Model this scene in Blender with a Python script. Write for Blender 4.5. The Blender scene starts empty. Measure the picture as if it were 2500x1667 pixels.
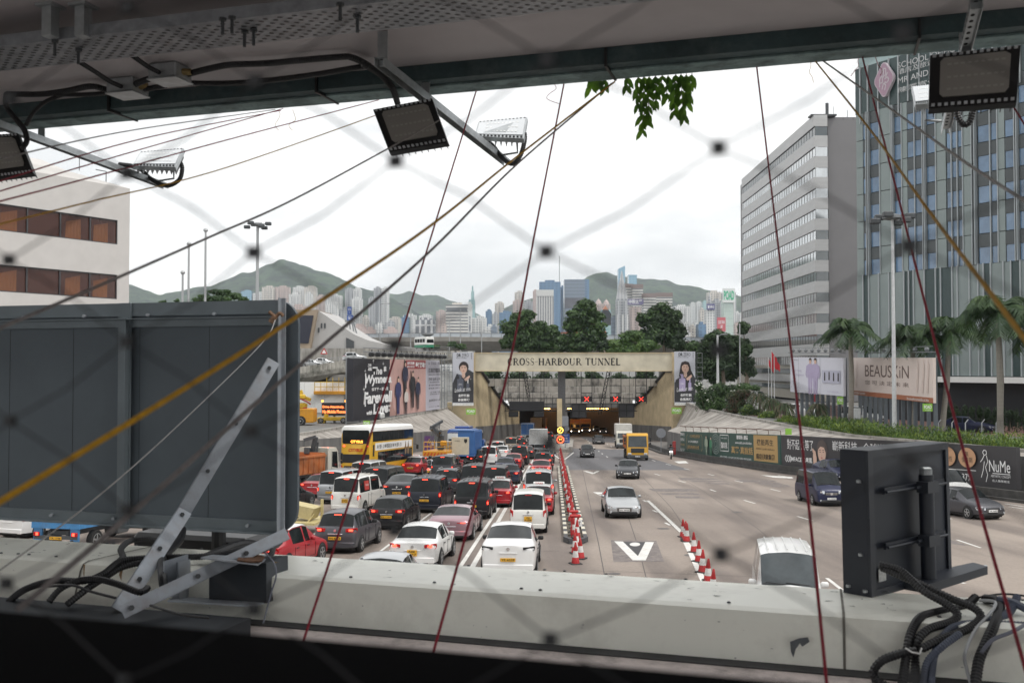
import bpy,bmesh,math,random
from mathutils import Vector,Matrix,noise
R=math.radians
S=bpy.context.scene
COL=S.collection
rnd=random.Random(7)
# ---------------- camera ----------------
F=2431.0;CZ=7.2;PITCH=R(1.45)
cd=bpy.data.cameras.new('camera');cam=bpy.data.objects.new('camera',cd);COL.objects.link(cam)
cd.sensor_width=36;cd.lens=35.0;cd.clip_start=.05;cd.clip_end=60000
cam.location=(0,0,CZ);cam.rotation_euler=(R(90)+PITCH,0,0)
cd.dof.use_dof=True;cd.dof.focus_distance=30;cd.dof.aperture_fstop=5.6
S.camera=cam
# ---------------- world and sun ----------------
S.view_settings.view_transform='Standard';S.view_settings.look='None'
S.view_settings.exposure=0.88;S.view_settings.gamma=1
SUN_EL,SUN_AZ=R(62),R(120)
w=bpy.data.worlds.new('World');S.world=w;w.use_nodes=True
nt=w.node_tree;nt.nodes.clear()
out=nt.nodes.new('ShaderNodeOutputWorld')
sky=nt.nodes.new('ShaderNodeTexSky');sky.sky_type='NISHITA';sky.sun_disc=False
sky.sun_elevation=SUN_EL;sky.sun_rotation=SUN_AZ
b1=nt.nodes.new('ShaderNodeBackground');b1.inputs[1].default_value=.12
nt.links.new(sky.outputs[0],b1.inputs[0])
b2=nt.nodes.new('ShaderNodeBackground');b2.inputs[1].default_value=.90
tc=nt.nodes.new('ShaderNodeTexCoord');mp=nt.nodes.new('ShaderNodeMapping');mp.inputs[3].default_value=(1,1,3.2)
n1=nt.nodes.new('ShaderNodeTexNoise');n1.inputs['Scale'].default_value=2.6;n1.inputs['Detail'].default_value=6;n1.inputs['Roughness'].default_value=.58
rp=nt.nodes.new('ShaderNodeValToRGB')
rp.color_ramp.elements[0].position=.40;rp.color_ramp.elements[0].color=(.63,.635,.63,1)
rp.color_ramp.elements[1].position=.64;rp.color_ramp.elements[1].color=(1.0,.99,.97,1)
nt.links.new(tc.outputs['Generated'],mp.inputs[0]);nt.links.new(mp.outputs[0],n1.inputs['Vector']);nt.links.new(n1.outputs['Fac'],rp.inputs[0]);nt.links.new(rp.outputs[0],b2.inputs[0])
mx=nt.nodes.new('ShaderNodeMixShader');mx.inputs[0].default_value=.96
nt.links.new(b1.outputs[0],mx.inputs[1]);nt.links.new(b2.outputs[0],mx.inputs[2]);nt.links.new(mx.outputs[0],out.inputs[0])
sl=bpy.data.lights.new('sun','SUN');sl.energy=1.0;sl.angle=R(14);sl.color=(1,.965,.91)
so=bpy.data.objects.new('sun',sl);COL.objects.link(so)
so.rotation_euler=(R(90)-SUN_EL,0,R(180)-SUN_AZ)
S.cycles.use_denoising=True;S.cycles.max_bounces=8;S.cycles.diffuse_bounces=3;S.cycles.glossy_bounces=3
S.cycles.transparent_max_bounces=12;S.cycles.volume_bounces=0
# ---------------- pixel (2500x1667 photo) to place ----------------
def ray(px,py):
 x=(px-1250)/F;y=-(py-833.5)/F
 c,s=math.cos(PITCH),math.sin(PITCH)
 return Vector((x,c-y*s,s+y*c))
def P(px,py,D):
 r=ray(px,py);return Vector((0,0,CZ))+r*(D/r.y)
def ZG(y):return -.042*(y-35)
def G(px,py):
 r=ray(px,py);k=(CZ-1.47)/(-r.z-.042*r.y)
 v=Vector((0,0,CZ))+r*k;return v
def PZ(px,py,z):
 r=ray(px,py);return Vector((0,0,CZ))+r*((z-CZ)/r.z)
BR=Vector((.956,-.293,0));BN=Vector((.293,.956,0))
def B(a,b,z):return BR*a+BN*b+Vector((0,0,CZ+z))
def BP(px,py,b):
 r=ray(px,py);return Vector((0,0,CZ))+r*(b/r.dot(BN))
def BZ(px,py,z):
 r=ray(px,py);return Vector((0,0,CZ))+r*(z/r.z)
# ---------------- materials ----------------
MATS={}
def nmat(name):
 m=bpy.data.materials.new(name);m.use_nodes=True
 return m,m.node_tree,m.node_tree.nodes['Principled BSDF']
def M(name,col=None,rough=.6,metal=0,var=.12,scale=4,bump=0,bscale=None,emit=0,coat=0,spec=.5,coord='Object',stretch=None,trans=0,dirt=None,dscale=1.5,damt=.5):
 if name in MATS:return MATS[name]
 m,t,p=nmat(name);N=t.nodes;K=t.links
 c=tuple(col)+(1,)
 p.inputs['Roughness'].default_value=rough;p.inputs['Metallic'].default_value=metal
 p.inputs['Specular IOR Level'].default_value=spec
 if coat:p.inputs['Coat Weight'].default_value=coat;p.inputs['Coat Roughness'].default_value=.05
 if emit:
  p.inputs['Emission Color'].default_value=c;p.inputs['Emission Strength'].default_value=emit
  p.inputs['Base Color'].default_value=c
 elif var or dirt or bump:
  tc=N.new('ShaderNodeTexCoord');mp=N.new('ShaderNodeMapping')
  if stretch:mp.inputs[3].default_value=stretch
  K.new(tc.outputs[coord],mp.inputs[0])
  nz=N.new('ShaderNodeTexNoise');nz.inputs['Scale'].default_value=scale;nz.inputs['Detail'].default_value=8
  nz.inputs['Roughness'].default_value=.65
  K.new(mp.outputs[0],nz.inputs['Vector'])
  r=N.new('ShaderNodeValToRGB');e=r.color_ramp.elements
  e[0].position=.3;e[1].position=.7
  e[0].color=tuple(max(0,v*(1-var)) for v in col)+(1,);e[1].color=tuple(min(1,v*(1+var)) for v in col)+(1,)
  K.new(nz.outputs['Fac'],r.inputs[0]);src=r.outputs[0]
  if dirt:
   n2=N.new('ShaderNodeTexNoise');n2.inputs['Scale'].default_value=dscale;n2.inputs['Detail'].default_value=10;n2.inputs['Roughness'].default_value=.7
   K.new(mp.outputs[0],n2.inputs['Vector'])
   r2=N.new('ShaderNodeValToRGB');r2.color_ramp.elements[0].position=.48;r2.color_ramp.elements[1].position=.72
   r2.color_ramp.elements[0].color=(0,0,0,1);r2.color_ramp.elements[1].color=(damt,)*3+(1,)
   K.new(n2.outputs['Fac'],r2.inputs[0])
   mxx=N.new('ShaderNodeMixRGB');K.new(r2.outputs[0],mxx.inputs[0]);K.new(src,mxx.inputs[1]);mxx.inputs[2].default_value=tuple(dirt)+(1,)
   src=mxx.outputs[0]
  K.new(src,p.inputs['Base Color'])
  if bump:
   bn=N.new('ShaderNodeTexNoise');bn.inputs['Scale'].default_value=bscale or scale*6;bn.inputs['Detail'].default_value=6
   K.new(mp.outputs[0],bn.inputs['Vector'])
   b=N.new('ShaderNodeBump');b.inputs['Strength'].default_value=bump;b.inputs['Distance'].default_value=.02
   K.new(bn.outputs['Fac'],b.inputs['Height']);K.new(b.outputs[0],p.inputs['Normal'])
 else :p.inputs['Base Color'].default_value=c
 MATS[name]=m;return m
# ---------------- mesh builder ----------------
class MB:
 def __init__(s):s.v=[];s.f=[];s.mi=[]
 def add(s,vs,fs,mi=0):
  o=len(s.v);s.v+=[tuple(v) for v in vs];s.f+=[tuple(o+i for i in f) for f in fs];s.mi+=[mi]*len(fs);return s
 def box(s,c,d,rz=0,mi=0,rot=None):
  m=rot if rot is not None else Matrix.Rotation(rz,3,'Z')
  hx,hy,hz=d[0]/2,d[1]/2,d[2]/2;c=Vector(c)
  vs=[c+m@Vector((x,y,z)) for z in (-hz,hz) for x,y in ((-hx,-hy),(hx,-hy),(hx,hy),(-hx,hy))]
  return s.add(vs,[(3,2,1,0),(4,5,6,7),(0,1,5,4),(1,2,6,5),(2,3,7,6),(3,0,4,7)],mi)
 def bbox(s,c,d,b=.02,rz=0,mi=0,rot=None):
  """box with chamfered vertical and horizontal edges"""
  m=rot if rot is not None else Matrix.Rotation(rz,3,'Z');c=Vector(c)
  hx,hy,hz=d[0]/2,d[1]/2,d[2]/2;b=min(b,hx*.9,hy*.9,hz*.9)
  rings=[]
  for z,k in ((-hz,b),(-hz+b,0),(hz-b,0),(hz,b)):
   x,y=hx-k,hy-k;q=b if k==0 else b*.3
   rings.append([(-x+q,-y),(x-q,-y),(x,-y+q),(x,y-q),(x-q,y),(-x+q,y),(-x,y-q),(-x,-y+q)])
   rings[-1]=[(X,Y,z) for X,Y in rings[-1]]
  vs=[c+m@Vector(p) for r in rings for p in r];fs=[tuple(range(7,-1,-1)),tuple(range(24,32))]
  for k in range(3):
   for i in range(8):
    j=(i+1)%8;fs.append((k*8+i,k*8+j,k*8+8+j,k*8+8+i))
  return s.add(vs,fs,mi)
 def beam(s,p,q,w,h,up=(0,0,1),mi=0):
  p,q=Vector(p),Vector(q);d=(q-p);L=d.length;d.normalize();u=Vector(up)
  x=d.cross(u)
  if x.length<1e-4:x=d.cross(Vector((0,1,0)))
  x.normalize();z=x.cross(d)
  m=Matrix((x,d,z)).transposed()
  return s.box((p+q)/2,(w,L,h),mi=mi,rot=m)
 def tube(s,pts,r,n=8,mi=0,cap=True,radii=None,flat=1):
  pts=[Vector(p) for p in pts];rings=[];prev=None
  for i,p in enumerate(pts):
   d=(pts[min(i+1,len(pts)-1)]-pts[max(i-1,0)]).normalized()
   if prev is None:
    x=d.cross(Vector((0,0,1)))
    if x.length<1e-3:x=d.cross(Vector((0,1,0)))
   else :x=prev-d*prev.dot(d)
   x.normalize();prev=x;y=d.cross(x);rr=radii[i] if radii else r
   rings.append([p+(x*math.cos(2*math.pi*k/n)+y*flat*math.sin(2*math.pi*k/n))*rr for k in range(n)])
  vs=[v for g in rings for v in g];fs=[]
  for i in range(len(rings)-1):
   for k in range(n):
    j=(k+1)%n;fs.append((i*n+k,i*n+j,i*n+n+j,i*n+n+k))
  if cap:fs+=[tuple(range(n-1,-1,-1)),tuple(range((len(rings)-1)*n,len(rings)*n))]
  return s.add(vs,fs,mi)
 def cyl(s,c,r,h,axis='z',n=16,mi=0,r2=None):
  c=Vector(c);a={'x':Vector((1,0,0)),'y':Vector((0,1,0)),'z':Vector((0,0,1))}[axis]
  return s.tube([c-a*h/2,c+a*h/2],r,n,mi,radii=[r,r if r2 is None else r2])
 def lathe(s,c,prof,n=16,mi=0):
  c=Vector(c);vs=[];fs=[]
  for r,z in prof:
   for k in range(n):vs.append(c+Vector((r*math.cos(2*math.pi*k/n),r*math.sin(2*math.pi*k/n),z)))
  for i in range(len(prof)-1):
   for k in range(n):
    j=(k+1)%n;fs.append((i*n+k,i*n+j,i*n+n+j,i*n+n+k))
  fs+=[tuple(range(n-1,-1,-1)),tuple(range((len(prof)-1)*n,len(prof)*n))]
  return s.add(vs,fs,mi)
 def prism(s,poly,d,mi=0):
  """poly: list of 3-D points, extruded by vector d"""
  d=Vector(d);n=len(poly);vs=[Vector(p) for p in poly]+[Vector(p)+d for p in poly]
  fs=[tuple(range(n-1,-1,-1)),tuple(range(n,2*n))]+[(i,(i+1)%n,n+(i+1)%n,n+i) for i in range(n)]
  return s.add(vs,fs,mi)
 def quad(s,a,b,c,d,mi=0):return s.add([a,b,c,d],[(0,1,2,3)],mi)
 def mesh(s,name,mats,origin=(0,0,0),smooth=None):
  me=bpy.data.meshes.new(name);o=Vector(origin)
  me.from_pydata([tuple(Vector(v)-o) for v in s.v],[],s.f)
  for m in (mats if isinstance(mats,(list,tuple)) else [mats]):me.materials.append(m)
  if any(s.mi):me.polygons.foreach_set('material_index',s.mi)
  bm=bmesh.new();bm.from_mesh(me);bmesh.ops.recalc_face_normals(bm,faces=bm.faces);bm.to_mesh(me);bm.free()
  if smooth:
   me.polygons.foreach_set('use_smooth',[True]*len(me.polygons));me.set_sharp_from_angle(angle=R(smooth))
  me.update();return me
 def obj(s,name,mats,parent=None,origin=(0,0,0),smooth=None):
  """a part of parent (vertices in the parent's own space, or in world space minus origin)"""
  me=s.mesh(name,mats,origin,smooth);o=bpy.data.objects.new(name,me);COL.objects.link(o)
  if parent:o.parent=parent
  else :o.location=origin
  return o
def tag(o,label=None,cat=None,group=None,kind=None):
 if label:o['label']=label
 if cat:o['category']=cat
 if group:o['group']=group
 if kind:o['kind']=kind
 return o
def thing(name,label,cat,loc=(0,0,0),rz=0,group=None):
 o=bpy.data.objects.new(name,None);COL.objects.link(o);o.location=loc;o.rotation_euler=(0,0,rz);o.empty_display_size=.2
 return tag(o,label,cat,group)
def put(name,me,parent,loc=None,rot=None):
 o=bpy.data.objects.new(name,me);COL.objects.link(o);o.parent=parent
 if loc is not None:o.location=loc
 if rot is not None:o.rotation_euler=rot
 return o
def copy_tree(o,parent=None):
 c=o.copy();COL.objects.link(c)
 if parent:c.parent=parent
 for ch in list(o.children):copy_tree(ch,c)
 return c
# ---------------- lettering ----------------
TXT={}
def tmesh(s,mat,w=None,h=None,bold=0,shear=0,ext=.01):
 """lettering as a mesh centred on 0 in the XY plane, fitted to width w and/or height h"""
 k=(s,mat.name,w,h,bold,shear)
 if k in TXT:return TXT[k]
 c=bpy.data.curves.new('lettering','FONT');c.body=s;c.align_x='CENTER';c.offset=bold;c.shear=shear;c.resolution_u=3
 o=bpy.data.objects.new('lettering',c);me=bpy.data.meshes.new_from_object(o)
 bpy.data.objects.remove(o);bpy.data.curves.remove(c)
 if len(me.vertices):
  xs=[v.co.x for v in me.vertices];ys=[v.co.y for v in me.vertices]
  x0,x1,y0,y1=min(xs),max(xs),min(ys),max(ys)
  fx=w/(x1-x0) if w else None;fy=h/(y1-y0) if h else None
  if fx is None:fx=fy
  if fy is None:fy=fx
  for v in me.vertices:v.co=((v.co.x-(x0+x1)/2)*fx,(v.co.y-(y0+y1)/2)*fy,0)
 me.materials.clear();me.materials.append(mat);me.name='lettering'
 TXT[k]=me;return me
def board_matrix(o,xdir,up=(0,0,1)):
 x=Vector(xdir).normalized();u=Vector(up);n=x.cross(u).normalized();u=n.cross(x)
 m=Matrix((x,u,n)).transposed().to_4x4();m.translation=Vector(o);return m
class Face:
 """a flat printed face: local x to the right, y up, stacked layers a few mm apart, seen from the side of +n"""
 def __init__(s,root,origin,xdir,w,h,up=(0,0,1),step=.012):
  s.root=root;s.w=w;s.h=h;s.m=board_matrix(origin,xdir,up);s.k=1;s.step=step
 def _put(s,me,name,x=0,y=0,rz=0,label=None):
  o=bpy.data.objects.new(name,me);COL.objects.link(o);o.parent=s.root
  m=s.m@Matrix.Translation((x,y,s.step*s.k))@Matrix.Rotation(rz,4,'Z');s.k+=1
  o.matrix_parent_inverse=Matrix.Identity(4)
  rm=Matrix.LocRotScale(s.root.location,s.root.rotation_euler,None)
  o.matrix_local=rm.inverted()@m
  return o
 def text(s,t,u,v,w=None,h=None,mat=None,bold=0,rz=0,shear=0,name='lettering'):
  return s._put(tmesh(t,mat,w and w*s.w,h and h*s.h,bold,shear),name,(u-.5)*s.w,(v-.5)*s.h,rz)
 def poly(s,pts,mat,name='printed_shape'):
  mb=MB();mb.add([((u-.5)*s.w,(v-.5)*s.h,0) for u,v in pts],[tuple(range(len(pts)))])
  return s._put(mb.mesh(name,mat),name)
 def polys(s,plist,mat,name='printed_shape'):
  mb=MB()
  for pts in plist:mb.add([((u-.5)*s.w,(v-.5)*s.h,0) for u,v in pts],[tuple(range(len(pts)))])
  return s._put(mb.mesh(name,mat),name)
 def rect(s,u0,v0,u1,v1,mat,name='printed_panel'):
  return s.poly([(u0,v0),(u1,v0),(u1,v1),(u0,v1)],mat,name)
 def oval(s,u,v,ru,rv,mat,name='printed_shape',n=20,a0=0,a1=360):
  full=a1-a0>=360
  return s.poly([(u+ru*math.cos(R(a0+(a1-a0)*i/(n if full else n-1))),v+rv*math.sin(R(a0+(a1-a0)*i/(n if full else n-1)))) for i in range(n)],mat,name)
 def stroke(s,lines,wd,mat,name='printed_line'):
  """lines: list of polylines in u,v; wd in metres"""
  mb=MB()
  for pl in lines:
   q=[Vector(((u-.5)*s.w,(v-.5)*s.h,0)) for u,v in pl]
   for i in range(len(q)-1):
    d=(q[i+1]-q[i]);n_=Vector((-d.y,d.x,0)).normalized()*wd/2
    mb.add([q[i]-n_,q[i+1]-n_,q[i+1]+n_,q[i]+n_],[(0,1,2,3)])
  return s._put(mb.mesh(name,mat),name)
WHITE=M('white_paint',(.78,.78,.76),.5,var=.04)
BLACK=M('black_plastic',(.012,.012,.013),.45,var=0)
GREYM=M('galvanised_steel',(.42,.44,.45),.45,.7,var=.2,scale=14)
DGREY=M('dark_grey_paint',(.06,.065,.07),.5,var=.1)
# ---------------- vehicles ----------------
def paint(name,col,metal=0.0,rough=.32):dk=max(col)<.1;return M('paint_'+name,col,rough+.05*dk,metal,var=.03,scale=2,coat=.18 if dk else .55,spec=.35 if dk else .5)
PNT=dict(white=paint('white',(.72,.72,.71)),pearl=paint('pearl',(.66,.655,.62)),black=paint('black',(.010,.010,.012)),grey=paint('grey',(.085,.085,.095),.4),dgrey=paint('dgrey',(.04,.042,.048),.3),silver=paint('silver',(.42,.43,.44),.6),navy=paint('navy',(.012,.016,.05),.2),red=paint('red',(.36,.012,.02)),mauve=paint('mauve',(.33,.20,.23),.45),brown=paint('brown',(.24,.19,.14),.4),lsilver=paint('lsilver',(.52,.53,.53),.5),cream=paint('cream',(.62,.60,.52)),dblue=paint('dblue',(.02,.028,.05),.2),blue=paint('blue',(.04,.13,.38)),vnavy=paint('vnavy',(.014,.017,.027),.2))
GLASS=M('tinted_glass',(.010,.013,.014),.06,var=.5,scale=1.1,spec=.28)
GLASSL=M('clear_dark_glass',(.045,.055,.06),.05,var=.3,scale=1.5,spec=.5)
TYRE=M('tyre_rubber',(.018,.018,.018),.85,var=.2);RIM=M('alloy_rim',(.45,.46,.47),.3,.7,var=0)
TRIM=M('black_trim',(.016,.016,.017),.6,var=0);CHROME=M('chrome',(.75,.76,.78),.15,1,var=0)
TAIL=M('tail_lamp_lens',(.45,.008,.010),.2,var=0);BRAKE=M('lit_brake_lamp',(1,.06,.03),emit=2.6)
AMBER=M('lit_amber_lamp',(1,.32,.04),emit=3);HEAD=M('headlamp_lens',(.62,.65,.68),.08,.3,var=0);HLIT=M('lit_headlamp',(1,.97,.88),emit=6)
YPL=M('yellow_plate',(.68,.36,.02),.5,var=0);WPL=M('white_plate',(.75,.75,.74),.5,var=0);INK=M('black_lettering',(.01,.01,.01),.6,var=0)
WINK=M('white_lettering',(.8,.8,.8),.6,var=0);TAXIR=M('taxi_red_lettering',(.5,.02,.02),.6,var=0)
def car_shell(key,L,Wd,H,zb,st,belt,xr=.70,glass=(),tumble=1.0):
 """st: stations (y, width factor, z deck/roof, z belt). glass: set of (i, kind) strips between station i and i+1"""
 rings=[]
 for (y,wf,zt,zl) in st:
  w_=Wd/2*wf;cabin=zt-zl>.12
  hi=zl+.01 if not cabin else zt
  xe=w_*(xr if cabin else .82);k=.035 if cabin else .012
  z5=zt-(.06 if cabin else .0)
  pts=[(w_*.80,zb),(w_*.955,zb+.07),(w_*1.0,zb+(zl-zb)*.45),(w_*.985,zl-.09),(w_*.955,zl if cabin else zl-.01),(xe,z5),(xe*.72,zt-.005 if cabin else zt+.012),(0,zt+k)]
  rings.append((y,pts))
 vs=[];fs=[];mi=[];n=8;N2=2*n-1
 for y,pts in rings:
  row=[(-x,y,z) for x,z in pts]+[(x,y,z) for x,z in reversed(pts[:-1])]
  bow=0
  vs+=row
 gl=dict(glass)
 for i in range(len(rings)-1):
  for k in range(N2-1):
   a=i*N2+k;fs.append((a,a+1,a+N2+1,a+N2))
   seg=k if k<n-1 else N2-2-k
   m=0;g=gl.get(i)
   if g:
    if g in ('f','r') and seg in (5,6):m=1 if g=='f' else 2
    if g in ('s','fs','rs') and seg==4:m=3
    if g in ('fs',) and seg in (5,6):m=1
    if g in ('rs',) and seg in (5,6):m=2
   if seg in (0,):m=4
   mi.append(m)
 for e,i in ((0,0),(1,len(rings)-1)):
  b=i*N2
  for k in range(n-1):
   q=(b+k,b+k+1,b+N2-2-k,b+N2-1-k)
   if k==n-2:q=(b+k,b+k+1,b+N2-1-k)
   fs.append(q if e==0 else tuple(reversed(q)));mi.append(4 if k==0 else 0)
 for i in range(len(rings)-1):
  fs.append((i*N2,(i+1)*N2,(i+2)*N2-1,(i+1)*N2-1));mi.append(4)
 me=bpy.data.meshes.new('shell');me.from_pydata(vs,[],fs)
 for q in range(5):me.materials.append(None)
 me.polygons.foreach_set('material_index',mi)
 bm=bmesh.new();bm.from_mesh(me);bmesh.ops.recalc_face_normals(bm,faces=bm.faces)
 cl=bm.edges.layers.float.get('crease_edge') or bm.edges.layers.float.new('crease_edge')
 for ed in bm.edges:
  ms={f.material_index for f in ed.link_faces}
  if len(ms)>1:ed[cl]=.85
  elif any(len(set(round(v.co.y,3) for v in ed.verts))==1 and abs(ed.verts[0].co.y-yy)<1e-3 for yy in (rings[0][0],rings[-1][0])) and any(abs(f.normal.y)>.95 for f in ed.link_faces):ed[cl]=.45
 vl=bm.verts.layers.float.get('crease_vert') or bm.verts.layers.float.new('crease_vert')
 for v in bm.verts:
  ms={f.material_index for f in v.link_faces}
  if ms&{1,2,3} and len(ms)>1:v[vl]=.62
 bm.to_mesh(me);bm.free()
 o=bpy.data.objects.new('shell',me);COL.objects.link(o)
 md=o.modifiers.new('s','SUBSURF');md.levels=2;md.render_levels=2
 bpy.context.view_layer.update()
 ev=o.evaluated_get(bpy.context.evaluated_depsgraph_get());m2=bpy.data.meshes.new_from_object(ev)
 bpy.data.objects.remove(o);bpy.data.meshes.remove(me)
 bm0=bmesh.new();bm0.from_mesh(m2);res={}
 names={0:'body',1:'windscreen',2:'rear_window',3:'side_windows',4:'sill'}
 for q,nm in names.items():
  bm=bm0.copy();bm.faces.ensure_lookup_table()
  dele=[f for f in bm.faces if f.material_index!=q]
  bmesh.ops.delete(bm,geom=dele,context='FACES')
  if not bm.faces:bm.free();continue
  for f in bm.faces:f.material_index=0;f.smooth=True
  if q==3:
   for side,nm2 in ((-1,'side_window'),(1,'side_window_r')):
    b2=bm.copy();bmesh.ops.delete(b2,geom=[f for f in b2.faces if f.calc_center_median().x*side<0],context='FACES')
    mm=bpy.data.meshes.new('side_window');b2.to_mesh(mm);b2.free();res[nm2]=mm
   bm.free();continue
  mm=bpy.data.meshes.new(nm);bm.to_mesh(mm);bm.free()
  mm.set_sharp_from_angle(angle=R(38));res[nm]=mm
 bm0.free();bpy.data.meshes.remove(m2)
 return res
WH={}
def wheel_meshes(r,w_):
 k=(r,w_)
 if k in WH:return WH[k]
 t=MB();t.lathe((0,0,0),[(r*.66,-w_/2+.01),(r*.9,-w_/2),(r,-w_/2+.03),(r,w_/2-.03),(r*.9,w_/2),(r*.66,w_/2-.01)],24)
 for i in range(len(t.v)):x,y,z=t.v[i];t.v[i]=(z,x,y)
 rm=MB()
 rm.lathe((0,0,0),[(r*.64,w_*.25),(r*.68,w_*.48),(r*.62,w_*.5),(r*.60,w_*.30),(r*.1,w_*.28)],24)
 for q in range(5):
  a=2*math.pi*q/5+.3
  rm.box((math.cos(a)*r*.34,math.sin(a)*r*.34,w_*.40),(r*.56,r*.17,.04),rz=a)
 rm.lathe((0,0,0),[(r*.16,w_*.3),(r*.16,w_*.46),(r*.1,w_*.5)],12)
 for i in range(len(rm.v)):x,y,z=rm.v[i];rm.v[i]=(z,x,y)
 WH[k]=(t.mesh('tyre',TYRE,smooth=40),rm.mesh('rim',RIM,smooth=40));return WH[k]
def add_wheels(root,ys,xw,r=.32,w_=.2,rimmat=None):
 tm,rm=wheel_meshes(r,w_)
 for y in ys:
  for sx in (1,-1):
   wo=put('wheel',tm,root,(sx*(xw-w_/2),y,r),(0,0,0 if sx>0 else math.pi))
   ro=put('rim',rm,wo)
   if rimmat:ro.material_slots[0].link='OBJECT';ro.material_slots[0].material=rimmat
def T_sedan(L=4.65,W=1.78,H=1.45,fast=False,deck=1.0):
 b=.92;dk=deck
 if fast:st=[(0.0,.86,dk-.06,dk-.2),(.12,.95,dk+.02,dk-.04),(.62,1.0,dk+.10,dk+.02),(1.62,1.0,H-.03,b+.04),(1.9,1,H,b+.03),(2.42,1,H,b+.02),(2.5,1,H,b+.02),(2.8,1,H-.03,b+.01),(3.45,1.0,b+.10,b),(L-.45,.97,b-.16,b-.2),(L-.12,.88,b-.24,b-.29),(L,.78,b-.34,b-.40)]
 else :st=[(0.0,.88,dk-.05,dk-.14),(.10,.95,dk,dk-.06),(.70,1.0,dk+.03,dk-.02),(1.35,1.0,H-.05,b+.03),(1.62,1,H,b+.02),(2.28,1,H+.01,b+.01),(2.36,1,H+.01,b+.01),(2.75,1,H-.03,b),(3.45,1.0,b+.07,b-.02),(L-.5,.97,b-.08,b-.14),(L-.12,.88,b-.2,b-.26),(L,.8,b-.32,b-.38)]
 return dict(L=L,W=W,H=H,zb=.2,st=st,gl={2:'r',3:'s',4:'s',6:'s',7:'f'},wb=(.95,L-.9),r=.33,tail=dk-.14,hz=.64)
def T_hatch(L=4.2,W=1.76,H=1.48,belt=.95,nose=.85,rake=.42):
 st=[(0.0,.88,.70,.62),(.05,.95,belt,belt-.06),(.14,.97,belt+.05,belt-.02),(rake+.1,.98,H-.05,belt),(.78,1,H,belt),(1.75,1,H+.02,belt-.01),(1.83,1,H+.02,belt-.01),(2.35,1,H-.02,belt-.02),(3.1,1,belt+.08,belt-.04),(L-.45,.97,nose+.05,nose-.02),(L-.1,.88,nose-.1,nose-.16),(L,.8,nose-.25,nose-.3)]
 return dict(L=L,W=W,H=H,zb=.2,st=st,gl={2:'r',3:'s',4:'s',6:'s',7:'f'},wb=(.78,L-.85),r=.32,tail=belt-.06,hz=.64)
def T_mpv(L=4.85,W=1.85,H=1.9,belt=1.08):
 st=[(0.0,.92,.7,.6),(.04,.97,belt,belt-.06),(.08,.98,belt+.04,belt-.02),(.24,.98,H-.06,belt),(.5,1,H,belt),(1.7,1,H+.02,belt),(1.8,1,H+.02,belt),(2.95,1,H,belt-.02),(3.9,1,belt+.07,belt-.06),(L-.4,.97,.98,.92),(L-.08,.9,.86,.8),(L,.84,.72,.66)]
 return dict(L=L,W=W,H=H,zb=.2,st=st,gl={2:'r',3:'s',4:'s',6:'s',7:'f'},wb=(.85,L-.9),r=.34,tail=belt-.1,hz=.74,xr=.80)
def T_van(L=4.7,W=1.7,H=1.98,belt=1.12):
 st=[(0.0,.94,.6,.5),(.03,.98,belt,belt-.06),(.07,.99,belt+.03,belt-.02),(.22,.99,H-.06,belt),(.45,1,H,belt),(1.9,1,H+.02,belt),(2.02,1,H+.02,belt),(3.5,1,H-.03,belt-.02),(L-.42,1,belt+.09,belt-.05),(L-.14,.97,1.0,.95),(L-.03,.93,.86,.8),(L,.9,.7,.64)]
 return dict(L=L,W=W,H=H,zb=.2,st=st,gl={2:'r',3:'s',4:'s',6:'s',7:'f'},wb=(.95,L-1.0),r=.32,tail=belt-.25,hz=.82,xr=.83)
TYPES=dict(sedan=T_sedan(),taxi=T_sedan(4.69,1.695,1.52,deck=1.02),coupe=T_sedan(4.96,1.97,1.38,fast=True,deck=.95),suvcoupe=T_sedan(4.75,1.92,1.62,fast=True,deck=1.14),bigsedan=T_sedan(4.9,1.86,1.47,deck=1.04),hatch=T_hatch(),mini=T_hatch(3.57,1.63,1.49,.95,.86,.3),mpvhatch=T_hatch(4.27,1.78,1.6,1.0,.92,.3),suv=T_hatch(4.6,1.84,1.66,1.05,.98,.36),mpv=T_mpv(),serena=T_mpv(4.77,1.70,1.86,1.04),h1=T_mpv(5.1,1.92,1.93,1.1),van=T_van(),widevan=T_van(4.84,1.88,1.98,1.12))
SH={};PT={}
def shell(ty):
 if ty in SH:return SH[ty]
 t=TYPES[ty];SH[ty]=car_shell(ty,t['L'],t['W'],t['H'],t['zb'],t['st'],None,t.get('xr',.74),t['gl']);return SH[ty]
def wmat(o,m):
 if len(o.data.materials)==0 or o.data.materials[0] is None:
  if len(o.data.materials)==0:o.data.materials.append(m)
  o.material_slots[0].link='OBJECT';o.material_slots[0].material=m
 else :o.material_slots[0].link='OBJECT';o.material_slots[0].material=m
def plate(root,txt,y,z,back,square=False,col=None):
 w_,h_=(.36,.22) if square else (.52,.12)
 mb=MB();mb.bbox((0,0,0),(w_,.02,h_),.006)
 p=mb.obj('number_plate',col or (YPL if back else WPL),root);p.location=(0,y,z)
 t=put('plate_lettering',tmesh(txt,INK,w_*.86,h_*(.78 if square else .62),.012),p,(0,-.013 if back else .013,0),(R(90),0,0 if back else math.pi))
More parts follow.
